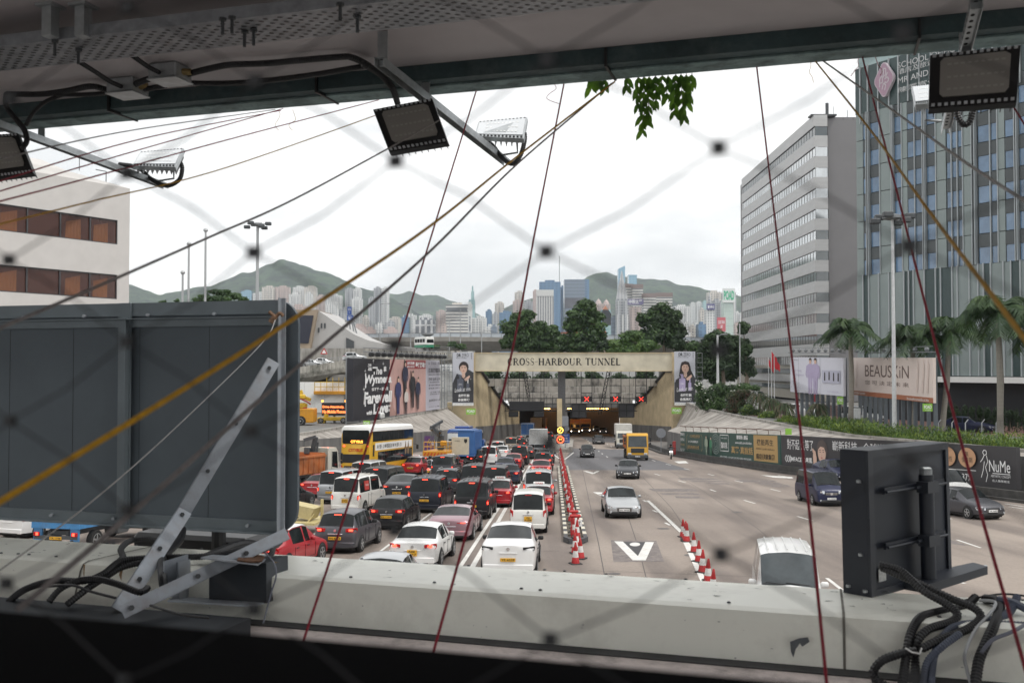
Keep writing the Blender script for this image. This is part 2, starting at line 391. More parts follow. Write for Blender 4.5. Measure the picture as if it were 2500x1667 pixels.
def car(ty,color,label,pos,hdg,see='rear',plate_txt=None,lit=True,group=None,name=None,cat=None,square=False,roofc=None,amber=False,far=False,glassm=None,headlit=False):
 """pos: ground point of the near end; hdg degrees (compass-like, 0 = straight away from the camera, + to the right); see: which end faces the camera"""
 t=TYPES[ty];sh=shell(ty);L,Wd,H=t['L'],t['W'],t['H']
 h=R(hdg);d=Vector((math.sin(h),math.cos(h),0))
 p=Vector(pos);org=p if see=='rear' else p-d*L
 org=Vector((org.x,org.y,ZG(org.y) if abs(p.z-ZG(p.y))<.05 else p.z))
 nm=name or {'taxi':'taxi','van':'van','widevan':'van','h1':'van','mpv':'people_carrier','serena':'people_carrier'}.get(ty,'car')
 root=thing(nm,label,cat or {'taxi':'taxi','van':'van','people_carrier':'minivan','car':'car'}[nm],org,-h,group)
 sl_=abs(p.z-ZG(p.y))<.05
 if sl_:root.rotation_euler=(-math.atan(.042)*math.cos(h),0,-h)
 pm=PNT[color];two=roofc
 b=put('body',sh['body'],root);wmat(b,pm)
 s=put('sill',sh['sill'],root);wmat(s,TRIM)
 if (ty,'ub') not in PT:mb=MB();mb.box((0,L/2,.21),(Wd*.8,L*.9,.18));PT[(ty,'ub')]=mb.mesh('underbody_shade_block',TRIM)  # dark box added beneath each car to deepen its contact shadow
 put('underbody_shade_block',PT[(ty,'ub')],root)
 gm=glassm or GLASS
 for k in ('windscreen','rear_window','side_window','side_window_r'):
  if k in sh:o=put(k.replace('_r','') if k=='side_window_r' else k,sh[k],root);wmat(o,gm)
 if 'taxi'==ty or roofc:
  st=t['st'];mb=MB();cab=[q for q in st if q[2]-q[3]>.3 and q[2]>H-.12]
  rows=[]
  for (y,wf,zt,zl) in cab:
   w_=Wd/2*wf*t.get('xr',.74)
   rows.append([(-w_*1.0,y,zt-.03),(-w_*.72,y,zt+.012),(0,y,zt+.032),(w_*.72,y,zt+.012),(w_*1.0,y,zt-.03)])
  for i in range(len(rows)-1):
   for k in range(4):mb.quad(rows[i][k],rows[i][k+1],rows[i+1][k+1],rows[i+1][k])
  mb.obj('roof',PNT[roofc or 'lsilver'],root,smooth=60)
 add_wheels(root,t['wb'],Wd/2+.022,t['r'],.21,)
 if far:
  pass
 hz=t['hz'];tz=t['tail']
 van=ty in ('van','widevan','h1','mpv','serena')
 key=(ty,'wellring')
 if key not in PT:
  mb=MB()
  mb.cyl((0,0,0),t['r']*1.15,.12,'x',22)
  PT[key]=mb.mesh('wheel_arch',TRIM,smooth=40)
 for y in t['wb']:
  for sx in (1,-1):put('wheel_arch',PT[key],root,(sx*(Wd/2-.062),y,t['r']+.01))
 my=next(q[0] for q in reversed(t['st']) if q[2]-q[3]>.3)+.05;mz=t['st'][7][3]+.06
 key=(ty,'mirror')
 if key not in PT:
  mb=MB();mb.bbox((.09,0,.02),(.2,.1,.15),.035);mb.box((-.03,0,-.03),(.1,.05,.03));PT[key]=mb.mesh('mirror',None,smooth=50)
 for sx in (1,-1):
  o=put('mirror',PT[key],root,(sx*(Wd/2*.97),my,mz),(0,0,0 if sx>0 else math.pi));wmat(o,pm if color in ('white','red','silver','navy') and ty!='suvcoupe' else TRIM)
 if see=='rear':
  if van:lw,lh,lx=.13,.36 if ty!='mpv' else .22,Wd/2*.90
  elif ty in ('coupe',):lw,lh,lx=.5,.05,Wd/2*.62
  elif ty=='suvcoupe':lw,lh,lx=.38,.13,Wd/2*.74
  else :lw,lh,lx=.40,.18,Wd/2*.72
  tm=BRAKE if lit else TAIL
  for sx in (1,-1):
   mb=MB();q=1 if van else .55
   xo=sx*(lx+lw/2);xi=sx*(lx-lw/2);yb=.0 if van else -.012
   pts=[(xi,yb-.012,tz-lh*.35),(xo,yb+.055,tz-lh*.5),(xo+sx*.01,yb+.25,tz-lh*.25),(xo+sx*.01,yb+.25,tz+lh*.35),(xo,yb+.055,tz+lh*.5),(xi,yb-.012,tz+lh*.3)]
   mb.prism(pts,(-sx*.03,.09,0))
   la=mb.obj('tail_lamp',TAIL if not (ty=='suvcoupe' and not lit) else TRIM,root)
   if lit:
    m2=MB();m2.bbox(((xi+xo)/2,yb+.012,tz),(lw*.42,.05,lh*.42),.015);m2.obj('lamp_bulb',AMBER if amber else BRAKE,la)
  if lit or van:
   zt=[q for q in t['st'] if q[2]-q[3]>.2][0];zz=zt[2]-.07
   mb=MB();mb.bbox((0,zt[0]-.03 if not ty in ('coupe','suvcoupe','sedan','bigsedan','taxi') else zt[0]-.10,zz+.02 if ty not in ('coupe','suvcoupe','sedan','bigsedan','taxi') else zz-.02),(.30,.04,.035),.01);mb.obj('brake_lamp',BRAKE if lit else TAIL,root)
  mb=MB();mb.bbox((0,.015,.36),(Wd*.90,.09,.24),.05);bo=mb.obj('rear_bumper',pm if color not in ('dgrey',) else TRIM,root,smooth=40)
  mb=MB();mb.bbox((0,.02,.25),(Wd*.66,.12,.08),.02);mb.obj('bumper_insert',TRIM,bo)
  mb=MB();mb.bbox((0,-.012,tz-.16 if not van else .88),(.62 if not van else .5,.03,.035),.01);mb.obj('boot_handle',CHROME if color not in ('white',) else pm,root)
  if plate_txt:plate(root,plate_txt,-.045,.62 if not van else .70,True,square)
  mb=MB();mb.cyl((0,-.02,tz-.02 if not van else 1.0),.055,.02,'y',14);mb.obj('badge',CHROME,root)
  if not ty in ('taxi','coupe'):
   ry=t['st'][3][0]
   mb=MB();mb.tube([(-.05,.09,tz+.13),(.1,.12,tz+.17),(.28,.14,tz+.18)],.008,5)
   if ty in ('hatch','mpvhatch','suv','van','widevan','h1','mpv','serena','mini'):mb.obj('wiper',TRIM,root)
 else :
  nz=t['st'][-1][2];fw=Wd*.9
  if van and ty=='van':nz=.86
  gy=L-.03;hl_z=nz-.02
  mb=MB();mb.bbox((0,gy,nz-.12),(Wd*(.42 if not van else .5),.1,.2 if not van else .14),.03);go=mb.obj('grille',TRIM,root)
  mb=MB()
  for q in (-.05,0,.05):mb.box((0,gy+.055,nz-.12+q),(Wd*.40,.012,.016))
  mb.obj('grille_bars',CHROME,go)
  mb=MB();mb.cyl((0,gy+.065,nz-.12),.075,.02,'y',18);mb.obj('badge',CHROME,root)
  lw,lh=(.36,.14) if not van else (.40,.2)
  if ty=='mini':lw,lh=.2,.2
  for sx in (1,-1):
   xi,xo=sx*(Wd/2*.48),sx*(Wd/2*.90)
   z0=nz-.04
   pts=[(xi,L-.04,z0-lh*.4),(xo,L-.20,z0-lh*.35),(xo+sx*.01,L-.34,z0+lh*.45),(xo,L-.24,z0+lh*.75),(xi,L-.06,z0+lh*.4)]
   mb=MB();mb.prism(pts,(0,.075,.01));la=mb.obj('headlamp',HEAD,root)
   if headlit or True:
    m2=MB();m2.cyl(((xi*.45+xo*.55),L-.045,z0+.02),.055,.06,'y',12);m2.obj('lamp_bulb',HLIT if headlit else CHROME,la)
  mb=MB();mb.bbox((0,L-.01,.30),(Wd*.74,.1,.16),.04);mb.obj('lower_intake',TRIM,root)
  for sx in (1,-1):
   mb=MB();mb.cyl((sx*Wd*.37,L-.02,.36),.05,.06,'y',12);mb.obj('fog_lamp',HEAD,root)
  if plate_txt:plate(root,plate_txt,L+.05,.46,False,square)
  cw=t['st'][8]
  mb=MB();mb.tube([(-.5,cw[0]+.02,cw[2]+.05),(.1,cw[0]-.05,cw[2]+.09)],.012,5);mb.tube([(.1,cw[0]+.02,cw[2]+.05),(.6,cw[0]-.05,cw[2]+.08)],.012,5);mb.obj('wiper',TRIM,root)
 key=(ty,'seam')
 if key not in PT:
  bz=t['st'][5][3]
  for sx in (1,-1):
   mb=MB();ys=(t['wb'][0]+.52,t['st'][5][0]+.04,t['st'][8][0]-.25)
   pts=[(ys[0],bz-.1),(ys[0],.36),(ys[1],.36),(ys[1],bz-.1),(ys[1],.36),(ys[2],.36),(ys[2],bz-.1)]
   mb.tube([(sx*(Wd/2*.992),y,z) for y,z in pts],.010,4)
   PT[(ty,'seam',sx)]=mb.mesh('door_seam',TRIM)
  PT[key]=1;mb=MB();mb.bbox((0,0,0),(.035,.19,.03),.01);PT[(ty,'handle')]=mb.mesh('door_handle',TRIM)
 bz=t['st'][5][3]
 for sx in (1,-1):
  if (pos[0]>0)==(sx>0):continue
  put('door_seam',PT[(ty,'seam',sx)],root)
  for y in (t['wb'][0]+.66,t['st'][5][0]+.22):
   o=put('door_handle',PT[(ty,'handle')],root,(sx*(Wd/2*1.0),y+.06,bz-.14));wmat(o,pm if color not in ('white','red') else TRIM)
 if ty=='taxi':
  mb=MB();mb.bbox((0,2.0,H+.09),(.62,.14,.14),.03);sg=mb.obj('roof_sign',WHITE,root)
  put('sign_lettering',tmesh('TAXI',TAXIR,.42,.09,.01),sg,(0,1.92,H+.09),(R(90),0,0))
  put('sign_lettering',tmesh('TAXI',TAXIR,.42,.09,.01),sg,(0,2.08,H+.09),(R(90),0,math.pi))
 if ty=='suv':
  mb=MB()
  for sx in (1,-1):mb.tube([(sx*.58,.7,H+.02),(sx*.58,1.0,H+.06),(sx*.58,2.2,H+.06),(sx*.58,2.5,H)],.02,6)
  mb.obj('roof_rails',GREYM,root)
 if ty in ('widevan','h1','van'):
  mb=MB()
  for x in (-.5,-.25,0,.25,.5):mb.box((x,2.0,H+.042-abs(x)*.05),(.035,2.7,.02))
  mb.obj('roof_ribs',pm,root)
 return root
# ---------------- lorries, buses, motorbikes ----------------
def vroot(name,label,cat,pos,hdg,group=None,slope=True):
 h=R(hdg);p=Vector(pos);r=thing(name,label,cat,p,-h,group)
 if slope:r.rotation_euler=(-math.atan(.042)*math.cos(h),0,-h)
 return r
def twheels(root,ys,xw,r=.5,w_=.3,dirty=False):
 add_wheels(root,ys,xw,r,w_,M('dusty_rim',(.22,.20,.17),.8,var=.3) if dirty else GREYM)
def cab_front(root,col,y0,y1,Wd,H,zb=.5,name='cab',grille='black',plate_t=None):
 """forward-control cab between y0 (back) and y1 (front)"""
 mb=MB()
 pr=[(y0,zb),(y1-.02,zb),(y1,zb+.5),(y1-.02,1.45),(y1-.22,H-.25),(y1-.5,H),(y0,H)]
 hw=Wd/2
 mb.prism([(-hw+.06,y,z) for y,z in pr],(Wd-.12,0,0));
 mb.prism([(-hw,y+(.0 if y==y0 else -.07),z if z in (zb,) else z-.05) for y,z in pr],(Wd,0,0))
 c=mb.obj(name,col,root,smooth=35)
 g=MB();z0,z1=1.5,H-.3
 g.prism([(-hw+.14,y1-.035+.03,z0),(hw-.14,y1-.035+.03,z0),(hw-.2,y1-.22+.035,z1),(-hw+.2,y1-.22+.035,z1)],(0,-.03,0));g.obj('windscreen',GLASSL,root)
 for sx in (1,-1):
  g=MB();yb=max(y0+.3,y1-1.25)
  g.prism([(sx*(hw+.006),yb,z0+.02),(sx*(hw+.006),y1-.25,z0-.12),(sx*(hw+.006),y1-.42,z1),(sx*(hw+.006),yb,z1)],(-sx*.01,0,0));g.obj('side_window',GLASS,root)
  d=MB();d.tube([(sx*(hw+.004),yb-.08,z1+.05),(sx*(hw+.004),yb-.08,zb+.25),(sx*(hw+.004),y1-.2,zb+.25),(sx*(hw+.004),y1-.2,z0-.15)],.012,4);d.obj('door_seam',TRIM,root)
  m=MB();m.tube([(sx*(hw-.02),y1-.2,z1-.15),(sx*(hw+.2),y1-.1,z1-.12)],.018,6);m.bbox((sx*(hw+.22),y1-.1,z1-.38),(.2,.09,.5),.04);m.bbox((sx*(hw+.22),y1-.1,z1-.8),(.2,.09,.22),.04);m.obj('mirror',TRIM,root)
  l=MB();l.bbox((sx*(hw-.3),y1+.01,zb+.2),(.4,.08,.2),.03);la=l.obj('headlamp',HEAD,root)
  l2=MB();l2.cyl((sx*(hw-.32),y1+.05,zb+.2),.07,.03,'y',12);l2.obj('lamp_bulb',CHROME,la)
 gm=MB();gm.bbox((0,y1+.0,1.12),(Wd*.62,.08,.5),.03);go=gm.obj('grille',TRIM,root)
 gb=MB();[gb.box((0,y1+.045,1.12+q),(Wd*.6,.015,.03)) for q in (-.16,-.05,.06,.17)];gb.obj('grille_bars',DGREY,go)
 bm_=MB();bm_.bbox((0,y1-.02,zb-.08),(Wd,.2,.34),.05);bo=bm_.obj('front_bumper',DGREY if grille=='black' else col,root)
 w=MB();w.tube([(-hw*.6,y1+.01,z0+.02),(.1,y1-.02,z0+.14)],.012,5);w.obj('wiper',TRIM,root)
 if plate_t:plate(root,plate_t,y1+.09,zb-.08,False)
 return c
def rear_lights(root,Wd,z,y=-.02,lit=True,sz=(.3,.14)):
 for sx in (1,-1):
  mb=MB();mb.bbox((sx*(Wd/2-.25),y,z),(sz[0],.06,sz[1]),.015);l=mb.obj('tail_lamp',TAIL,root)
  m2=MB();m2.bbox((sx*(Wd/2-.28),y-.03,z),(sz[0]*.4,.02,sz[1]*.7),.01);m2.obj('lamp_bulb',BRAKE if lit else AMBER,l)
def chassis(root,L,Wd,z=.75):
 mb=MB();mb.box((-.4,L/2,z),(.12,L-.3,.22));mb.box((.4,L/2,z),(.12,L-.3,.22))
 for y in (0.3,L*.35,L*.7):mb.box((0,y,z),(.9,.12,.16))
 mb.box((0,.03,z-.15),(Wd*.9,.08,.14));mb.bbox((-Wd*.38,L*.55,z-.1),(.4,1.1,.5),.08);mb.bbox((Wd*.38,L*.5,z-.1),(.35,.8,.45),.05)
 return mb.obj('chassis',DGREY,root)
def box_truck(label,pos,hdg,see,col,cabcol,L,Wd,H,cabH=2.5,sides=None,lit=True,plate_t=None,group=None):
 h=R(hdg);d=Vector((math.sin(h),math.cos(h),0));p=Vector(pos)
 if see=='front':p=p-d*L;p.z=ZG(p.y)
 r=vroot('box_lorry',label,'lorry',p,hdg,group)
 chassis(r,L,Wd);cab_front(r,cabcol,L-1.75,L,Wd-.1,cabH,.5,plate_t=plate_t)
 mb=MB();mb.bbox((0,(L-1.9)/2,(H+1.0)/2),(Wd,L-1.9,H-1.0),.05);bx=mb.obj('cargo_box',col,r)
 fr=MB()
 for sx in (1,-1):
  fr.box((sx*(Wd/2-.03),-.012,(H+1)/2),(.07,.03,H-1.05))
 fr.box((0,-.012,1.06),(Wd-.12,.028,.1));fr.box((0,-.012,H-.06),(Wd-.12,.028,.08));fr.box((0,-.012,(H+1)/2),(.03,.02,H-1.2));fr.obj('door_frame',GREYM,bx)
 rear_lights(r,Wd,.8,lit=lit);twheels(r,(.9 if L<7 else 1.6,L-1.1),Wd/2-.02,.44,.3)
 mb=MB();mb.box((0,-.03,.55),(Wd*.85,.06,.1));mb.obj('rear_guard',GREYM,r)
 return r
def tipper(label,pos,hdg,see,bedc,cabc,L=7.6,Wd=2.45,bedH=2.4,cabH=2.9,crane=False,plate_t=None,wheels=None):
 h=R(hdg);d=Vector((math.sin(h),math.cos(h),0));p=Vector(pos)
 if see=='front':p=p-d*L;p.z=ZG(p.y)
 r=vroot('tipper_lorry',label,'tipper truck',p,hdg)
 chassis(r,L,Wd);cab_front(r,cabc,L-1.9,L,Wd-.1,cabH,.55,plate_t=plate_t)
 bl=L-2.5
 mb=MB();z0,z1=1.25,bedH
 hw=Wd/2
 for sx in (1,-1):
  mb.prism([(sx*(hw-.06),.0,z0),(sx*(hw-.06),bl,z0),(sx*hw,bl,z1+.15),(sx*hw,-.08,z1)],(-sx*.06,0,0))
  for k in range(7):mb.box((sx*(hw+.0),.15+k*(bl-.3)/6,(z0+z1)/2),(.09,.12,z1-z0))
  mb.box((sx*(hw+.01),bl/2,z1+.0),(.12,bl+.1,.12))
 mb.box((0,-.02,(z0+z1)/2),(Wd-.1,.07,z1-z0));mb.box((0,bl,(z0+z1)/2+.1),(Wd-.1,.07,z1-z0+.2));mb.box((0,bl/2,z0),(Wd-.14,bl,.1))
 for x in (-.7,0,.7):mb.box((x,-.07,(z0+z1)/2),(.1,.08,z1-z0))
 mb.obj('tipper_bed',bedc,r)
 twheels(r,wheels or (1.1,2.3,L-1.3),hw,.5,.32,True);rear_lights(r,Wd,.95)
 for sx in (1,-1):
  mb=MB();mb.prism([(sx*(hw-.02),.45,1.02),(sx*(hw-.02),.6,1.14),(sx*(hw-.02),2.8,1.14),(sx*(hw-.02),2.95,1.02)],(-sx*.3,0,.0));mb.obj('mudguard',TRIM,r)
 if crane:
  mb=MB();c0=Vector((0,L-2.2,1.1))
  mb.bbox(c0+Vector((0,0,.7)),(.5,.35,1.6),.05);mb.beam(c0+Vector((0,0,1.4)),c0+Vector((.35,-.1,2.6)),.22,.28);mb.beam(c0+Vector((.35,-.1,2.6)),c0+Vector((-.5,-.3,2.35)),.2,.24)
  mb.tube([c0+Vector((.3,.1,1.2)),c0+Vector((.4,.15,2.2))],.08,8);mb.bbox(c0+Vector((-.2,-.35,1.6)),(.4,.3,.5),.05)
  mb.obj('loader_crane',DGREY,r)
 return r
def rider(root,y,hs,jacket,helmet,legs,bag=None):
 """one skinned figure astride, hips at (0,y,hs), facing +y"""
 me=bpy.data.meshes.new('rider');J=[(0,y,hs),(0,y+.04,hs+.22),(0,y+.10,hs+.46),(0,y+.12,hs+.58),(0,y+.13,hs+.70)]
 rad=[.17,.16,.17,.06,.11];E=[(0,1),(1,2),(2,3),(3,4)]
 for sx in (1,-1):
  b=len(J);J+=[(sx*.19,y+.10,hs+.47),(sx*.30,y+.28,hs+.26),(sx*.30,y+.55,hs+.27),(sx*.30,y+.62,hs+.27)];rad+=[.075,.05,.038,.04]
  E+=[(2,b),(b,b+1),(b+1,b+2),(b+2,b+3)]
  b=len(J);J+=[(sx*.13,y+.02,hs-.03),(sx*.24,y+.42,hs-.05),(sx*.22,y+.28,hs-.45),(sx*.22,y+.42,hs-.50)];rad+=[.11,.08,.055,.045]
  E+=[(0,b),(b,b+1),(b+1,b+2),(b+2,b+3)]
 me.from_pydata(J,E,[]);o=bpy.data.objects.new('person',me);COL.objects.link(o)
 sk=o.modifiers.new('s','SKIN');sk.use_smooth_shade=True;o.modifiers.new('u','SUBSURF').levels=1
 for i,v in enumerate(me.skin_vertices[0].data):v.radius=(rad[i],rad[i]);v.use_root=(i==0)
 bpy.context.view_layer.update()
 m2=bpy.data.meshes.new_from_object(o.evaluated_get(bpy.context.evaluated_depsgraph_get()));bpy.data.objects.remove(o)
 for m in (jacket,legs,M('skin',(.42,.26,.19),.6,var=.05)):m2.materials.append(m)
 for f in m2.polygons:
  c=f.center;f.material_index=1 if c.z<hs+.08 else (2 if (c.z>hs+.52 or c.y>y+.58) else 0);f.use_smooth=True
 return m2,helmet,bag
def motorbike(label,plabel,pos,hdg,see,bodyc,jacket,helmet,bag=None,lamp=None):
 h=R(hdg);d=Vector((math.sin(h),math.cos(h),0));p=Vector(pos);L=1.95
 if see=='front':p=p-d*L;p.z=ZG(p.y)
 r=vroot('scooter',label,'motorbike',p,hdg)
 mb=MB()
 mb.prism([(-.14,.15,.62),(-.14,.95,.66),(-.14,1.05,.38),(-.14,1.4,.36),(-.14,1.55,.95),(-.14,1.72,.82),(-.14,1.62,.35),(-.14,1.2,.22),(-.14,.5,.26),(-.14,.1,.45)],(.28,0,0))
 mb.bbox((0,1.6,.72),(.42,.14,.5),.06);mb.bbox((0,.3,.55),(.34,.5,.26),.08);mb.obj('body',bodyc,r,smooth=40)
 mb=MB();mb.bbox((0,.55,.74),(.30,.85,.14),.05);mb.obj('seat',TRIM,r)
 mb=MB();mb.tube([(-.36,1.38,1.06),(-.2,1.5,1.02),(.2,1.5,1.02),(.36,1.38,1.06)],.02,6);mb.tube([(0,1.5,1.0),(0,1.7,.3)],.04,6);mb.obj('handlebar',TRIM,r)
 mb=MB();mb.prism([(-.2,1.62,.95),(.2,1.62,.95),(.14,1.52,1.28),(-.14,1.52,1.28)],(0,-.012,0));mb.obj('windshield',GLASSL,r)
 for sx in (1,-1):
  mb=MB();mb.tube([(sx*.25,1.5,1.04),(sx*.34,1.46,1.22)],.01,5);mb.bbox((sx*.36,1.45,1.25),(.13,.03,.08),.02);mb.obj('mirror',TRIM,r)
 for y in (.3,1.65):
  tm,rm=wheel_meshes(.29,.13);wo=put('wheel',tm,r,(0,y,.29));put('rim',rm,wo)
 mb=MB();mb.bbox((0,1.68,.82),(.3,.06,.12),.03);mb.obj('headlamp',HLIT if see=='front' else HEAD,r)
 mb=MB();mb.bbox((0,.03,.62),(.22,.05,.09),.02);mb.obj('tail_lamp',BRAKE,r)
 mb=MB();mb.bbox((0,.0,.42),(.2,.02,.16),.005);mb.obj('number_plate',YPL,r)
 rm_=thing('person',plabel,'person',p,-h);rm_.rotation_euler=r.rotation_euler
 m2,he,bg=rider(rm_,.55,.86,jacket,helmet,DGREY);put('body',m2,rm_)
 mb=MB();y=.68;z=1.58
 mb.lathe((0,y,z),[(.05,-.15),(.12,-.12),(.145,-.02),(.14,.06),(.1,.125),(.04,.148)],16);ho=mb.obj('helmet',helmet,rm_,smooth=60)
 mb=MB();mb.bbox((0,y+.115,z-.01),(.2,.06,.1),.03);mb.obj('visor',GLASS,ho)
 if bag:mb=MB();mb.bbox((0,.47,1.18),(.3,.16,.42),.06);mb.bbox((0,.38,1.1),(.22,.08,.2),.03);mb.obj('backpack',bag,rm_)
 return r
def bus_shell(root,L,Wd,z0,z1,mat,b=.16,name='body',skirt=True):
 mb=MB();hw=Wd/2;vs=[];n=0
 prof=[(hw,z0),(hw,z1-.35),(hw-.05,z1-.15),(hw-.2,z1-.03),(hw-.5,z1)]
 ring=[(-x,z) for x,z in prof]+[(x,z) for x,z in reversed(prof)]
 N_=len(ring)
 for y,k,dz in ((0,.90,-.12),(.06,.97,-.04),(.25,1,0),(L-.4,1,0),(L-.12,.96,-.05),(L,.88,-.2)):
  vs+=[(x*k,y,z+(dz if z>z1-.5 else 0)) for x,z in ring]
 fs=[(i*N_+k,i*N_+(k+1)%N_,(i+1)*N_+(k+1)%N_,(i+1)*N_+k) for i in range(5) for k in range(N_)]
 fs+=[tuple(range(N_-1,-1,-1)),tuple(range(5*N_,6*N_))]
 mb.add(vs,fs);return mb.obj(name,mat,root,smooth=30)
def double_decker(pos,hdg):
 YB=M('bus_yellow',(.60,.34,.008),.35,var=.06,scale=2,coat=.4)
 r=vroot('double_decker_bus','yellow double-decker bus with white roof dome and black upper rear window','bus',pos,hdg)
 L,Wd,H=11.9,2.5,4.38;hw=Wd/2
 bus_shell(r,L,Wd,.3,H-.42,YB)
 ro=bus_shell(r,L-.0,Wd+.01,H-.46,H,WHITE,name='roof')
 def rearpanel(name,x0,x1,za,zb_,mat,y=-.02,par=None,rr=.12):
  mb=MB();pts=[]
  for cx,cz,a in ((x1-rr,zb_-rr,0),(x0+rr,zb_-rr,90),(x0+rr,za+rr,180),(x1-rr,za+rr,270)):
   for q in (0,30,60,90):pts.append((cx+rr*math.cos(R(a+q)),y,cz+rr*math.sin(R(a+q))))
  mb.prism(pts,(0,.05,0));return mb.obj(name,mat,par or r)
 uw=rearpanel('upper_rear_window',-hw+.14,hw-.14,2.95,4.02,GLASS)
 rearpanel('engine_grille',-hw+.1,hw-.1,1.45,2.12,TRIM,rr=.04)
 rearpanel('lower_vent',-hw+.3,hw-.3,.95,1.2,TRIM,rr=.03)
 put('route_display',tmesh('CITYBUS',AMBER,1.0,.2,.02),uw,(.1,-.05,3.12),(R(90),0,0))
 put('rear_lettering',tmesh('CITYBUS',M('bus_red_lettering',(.5,.03,.01),.5,var=0),1.2,.26,.03,.3),r,(.02,-.03,2.45),(R(90),0,0))
 for sx in (1,-1):
  mb=MB();mb.cyl((sx*(hw-.28),-.02,2.78),.07,.05,'y',12);mb.obj('upper_brake_lamp',BRAKE,r)
  mb=MB()
  for q in (0,.2):mb.cyl((sx*(hw-.12),-.0,.95+q),.07,.06,'y',12)
  mb.obj('tail_lamp',TAIL,r)
  mb=MB();mb.box((sx*(hw+.002),L/2+.1,3.5),(.02,L-.8,.78));g=mb.obj('upper_window_band',GLASS,r)
  for k in range(9):
   m2=MB();m2.box((sx*(hw+.016),.5+k*(L-1.1)/8,3.5),(.012,.06,.78));m2.obj('window_post',TRIM,g)
  mb=MB();mb.box((sx*(hw+.002),L/2+.6,1.78),(.02,L-2.4,.95));g=mb.obj('lower_window_band',GLASS,r)
  for k in range(7):
   m2=MB();m2.box((sx*(hw+.016),2.0+k*(L-3.2)/6,1.78),(.012,.06,.95));m2.obj('window_post',TRIM,g)
  mb=MB();mb.box((sx*(hw+.003),L/2+.2,2.68),(.03,L-1.8,.60));ad=mb.obj('advert_panel',WHITE,r)
  if sx>0:
   put('advert_lettering',tmesh('76K 元朗 ▸ 上水 ◉ 環迴皇后出城 ◉ 79K 元朗 ▸ 上水',INK,6.6,.36,.02),ad,(hw+.022,L/2-1.2,2.68),(R(90),0,R(90)))
   for k,yy in enumerate((L-2.6,L-1.9)):
    mb=MB();hh=[(0,-.55),(.22,-.5),(.26,.0),(.18,.3),(.05,.62),(-.08,.3),(-.2,0),(-.2,-.45)]
    mb.prism([(hw+.02,yy+u*(1 if k else -1),2.3+z) for u,z in hh],(.015,0,0));mb.obj('advert_figure',M('bronze_print',(.20,.13,.07),.5,var=.3,scale=9),ad)
   mb=MB();mb.box((hw+.01,.7,2.4),(.02,.35,.9));mb.obj('side_vent',TRIM,r)
   put('side_lettering',tmesh('CITYBUS',M('bus_red_lettering',(.5,.03,.01),.5,var=0),.9,.18,.02),r,(hw+.02,4.5,.8),(R(90),0,R(90)))
  mb=MB()
  for y in (2.9,4.0,L-2.3):mb.cyl((sx*(hw-.05),y,.52),.58,.13,'x',20)
  mb.obj('wheel_arch',TRIM,r)
  mb=MB();mb.tube([(sx*(hw-.1),L-.1,2.6),(sx*(hw+.3),L+.1,2.5)],.02,5);mb.bbox((sx*(hw+.3),L+.1,2.3),(.22,.1,.4),.04);mb.obj('mirror',TRIM,r)
 twheels(r,(2.9,4.0,L-2.3),hw+.03,.5,.3)
 mb=MB();mb.bbox((0,.0,.5),(Wd-.1,.14,.34),.04);mb.obj('rear_bumper',YB,r)
 plate(r,'WB 7306',-.09,.75,True)
 return r
def coach(pos,hdg):
 BL=M('coach_blue',(.02,.06,.24),.35,var=.05,coat=.4)
 r=vroot('coach','silver and blue coach with dark glass and a roof unit, behind the blue box lorry','coach',pos,hdg)
 L,Wd,H=11.5,2.5,3.45;hw=Wd/2
 bus_shell(r,L,Wd,.3,H-.25,PNT['lsilver']);bus_shell(r,L*.62,Wd+.01,H-.5,H,BL,name='roof')
 mb=MB();mb.bbox((0,4.2,H+.12),(1.7,3.2,.26),.1);mb.obj('air_unit',BL,r)
 mb=MB();mb.prism([(-hw+.15,-.02,1.75),(hw-.15,-.02,1.75),(hw-.2,.02,2.9),(-hw+.2,.02,2.9)],(0,.05,0));mb.obj('rear_window',GLASS,r)
 for sx in (1,-1):
  mb=MB();mb.box((sx*(hw+.002),L/2+.1,2.2),(.02,L-.7,1.15));g=mb.obj('window_band',GLASS,r)
  for k in range(7):
   m2=MB();m2.box((sx*(hw+.016),1+k*(L-2)/6,2.2),(.012,.06,1.15));m2.obj('window_post',TRIM,g)
 rear_lights(r,Wd,1.1);twheels(r,(2.6,L-2.5),hw+.02,.48,.3)
 return r
def minibus(pos,hdg):
 GR=M('minibus_green',(.03,.22,.12),.4,var=.05)
 r=vroot('minibus','white light bus with green skirt up on the flyover','minibus',pos,hdg,slope=False)
 L,Wd,H=6.5,2.05,2.75;hw=Wd/2
 bus_shell(r,L,Wd,.95,H,WHITE);bus_shell(r,L,Wd+.01,.3,1.0,GR,name='skirt')
 for sx in (1,-1):
  for k in range(4):m2=MB();m2.box((sx*(hw+.005),1+k*1.4,1.85),(.02,1.2,.8));m2.obj('side_window',GLASS,r)
 mb=MB();mb.prism([(-hw+.15,L-.02,1.35),(hw-.15,L-.02,1.35),(hw-.25,L-.06,2.35),(-hw+.25,L-.06,2.35)],(0,.05,0));mb.obj('windscreen',GLASS,r)
 mb=MB();mb.box((0,-.0,1.9),(1.5,.03,.8));mb.obj('rear_window',GLASS,r)
 twheels(r,(1.2,L-1.2),hw+.01,.36,.22);return r
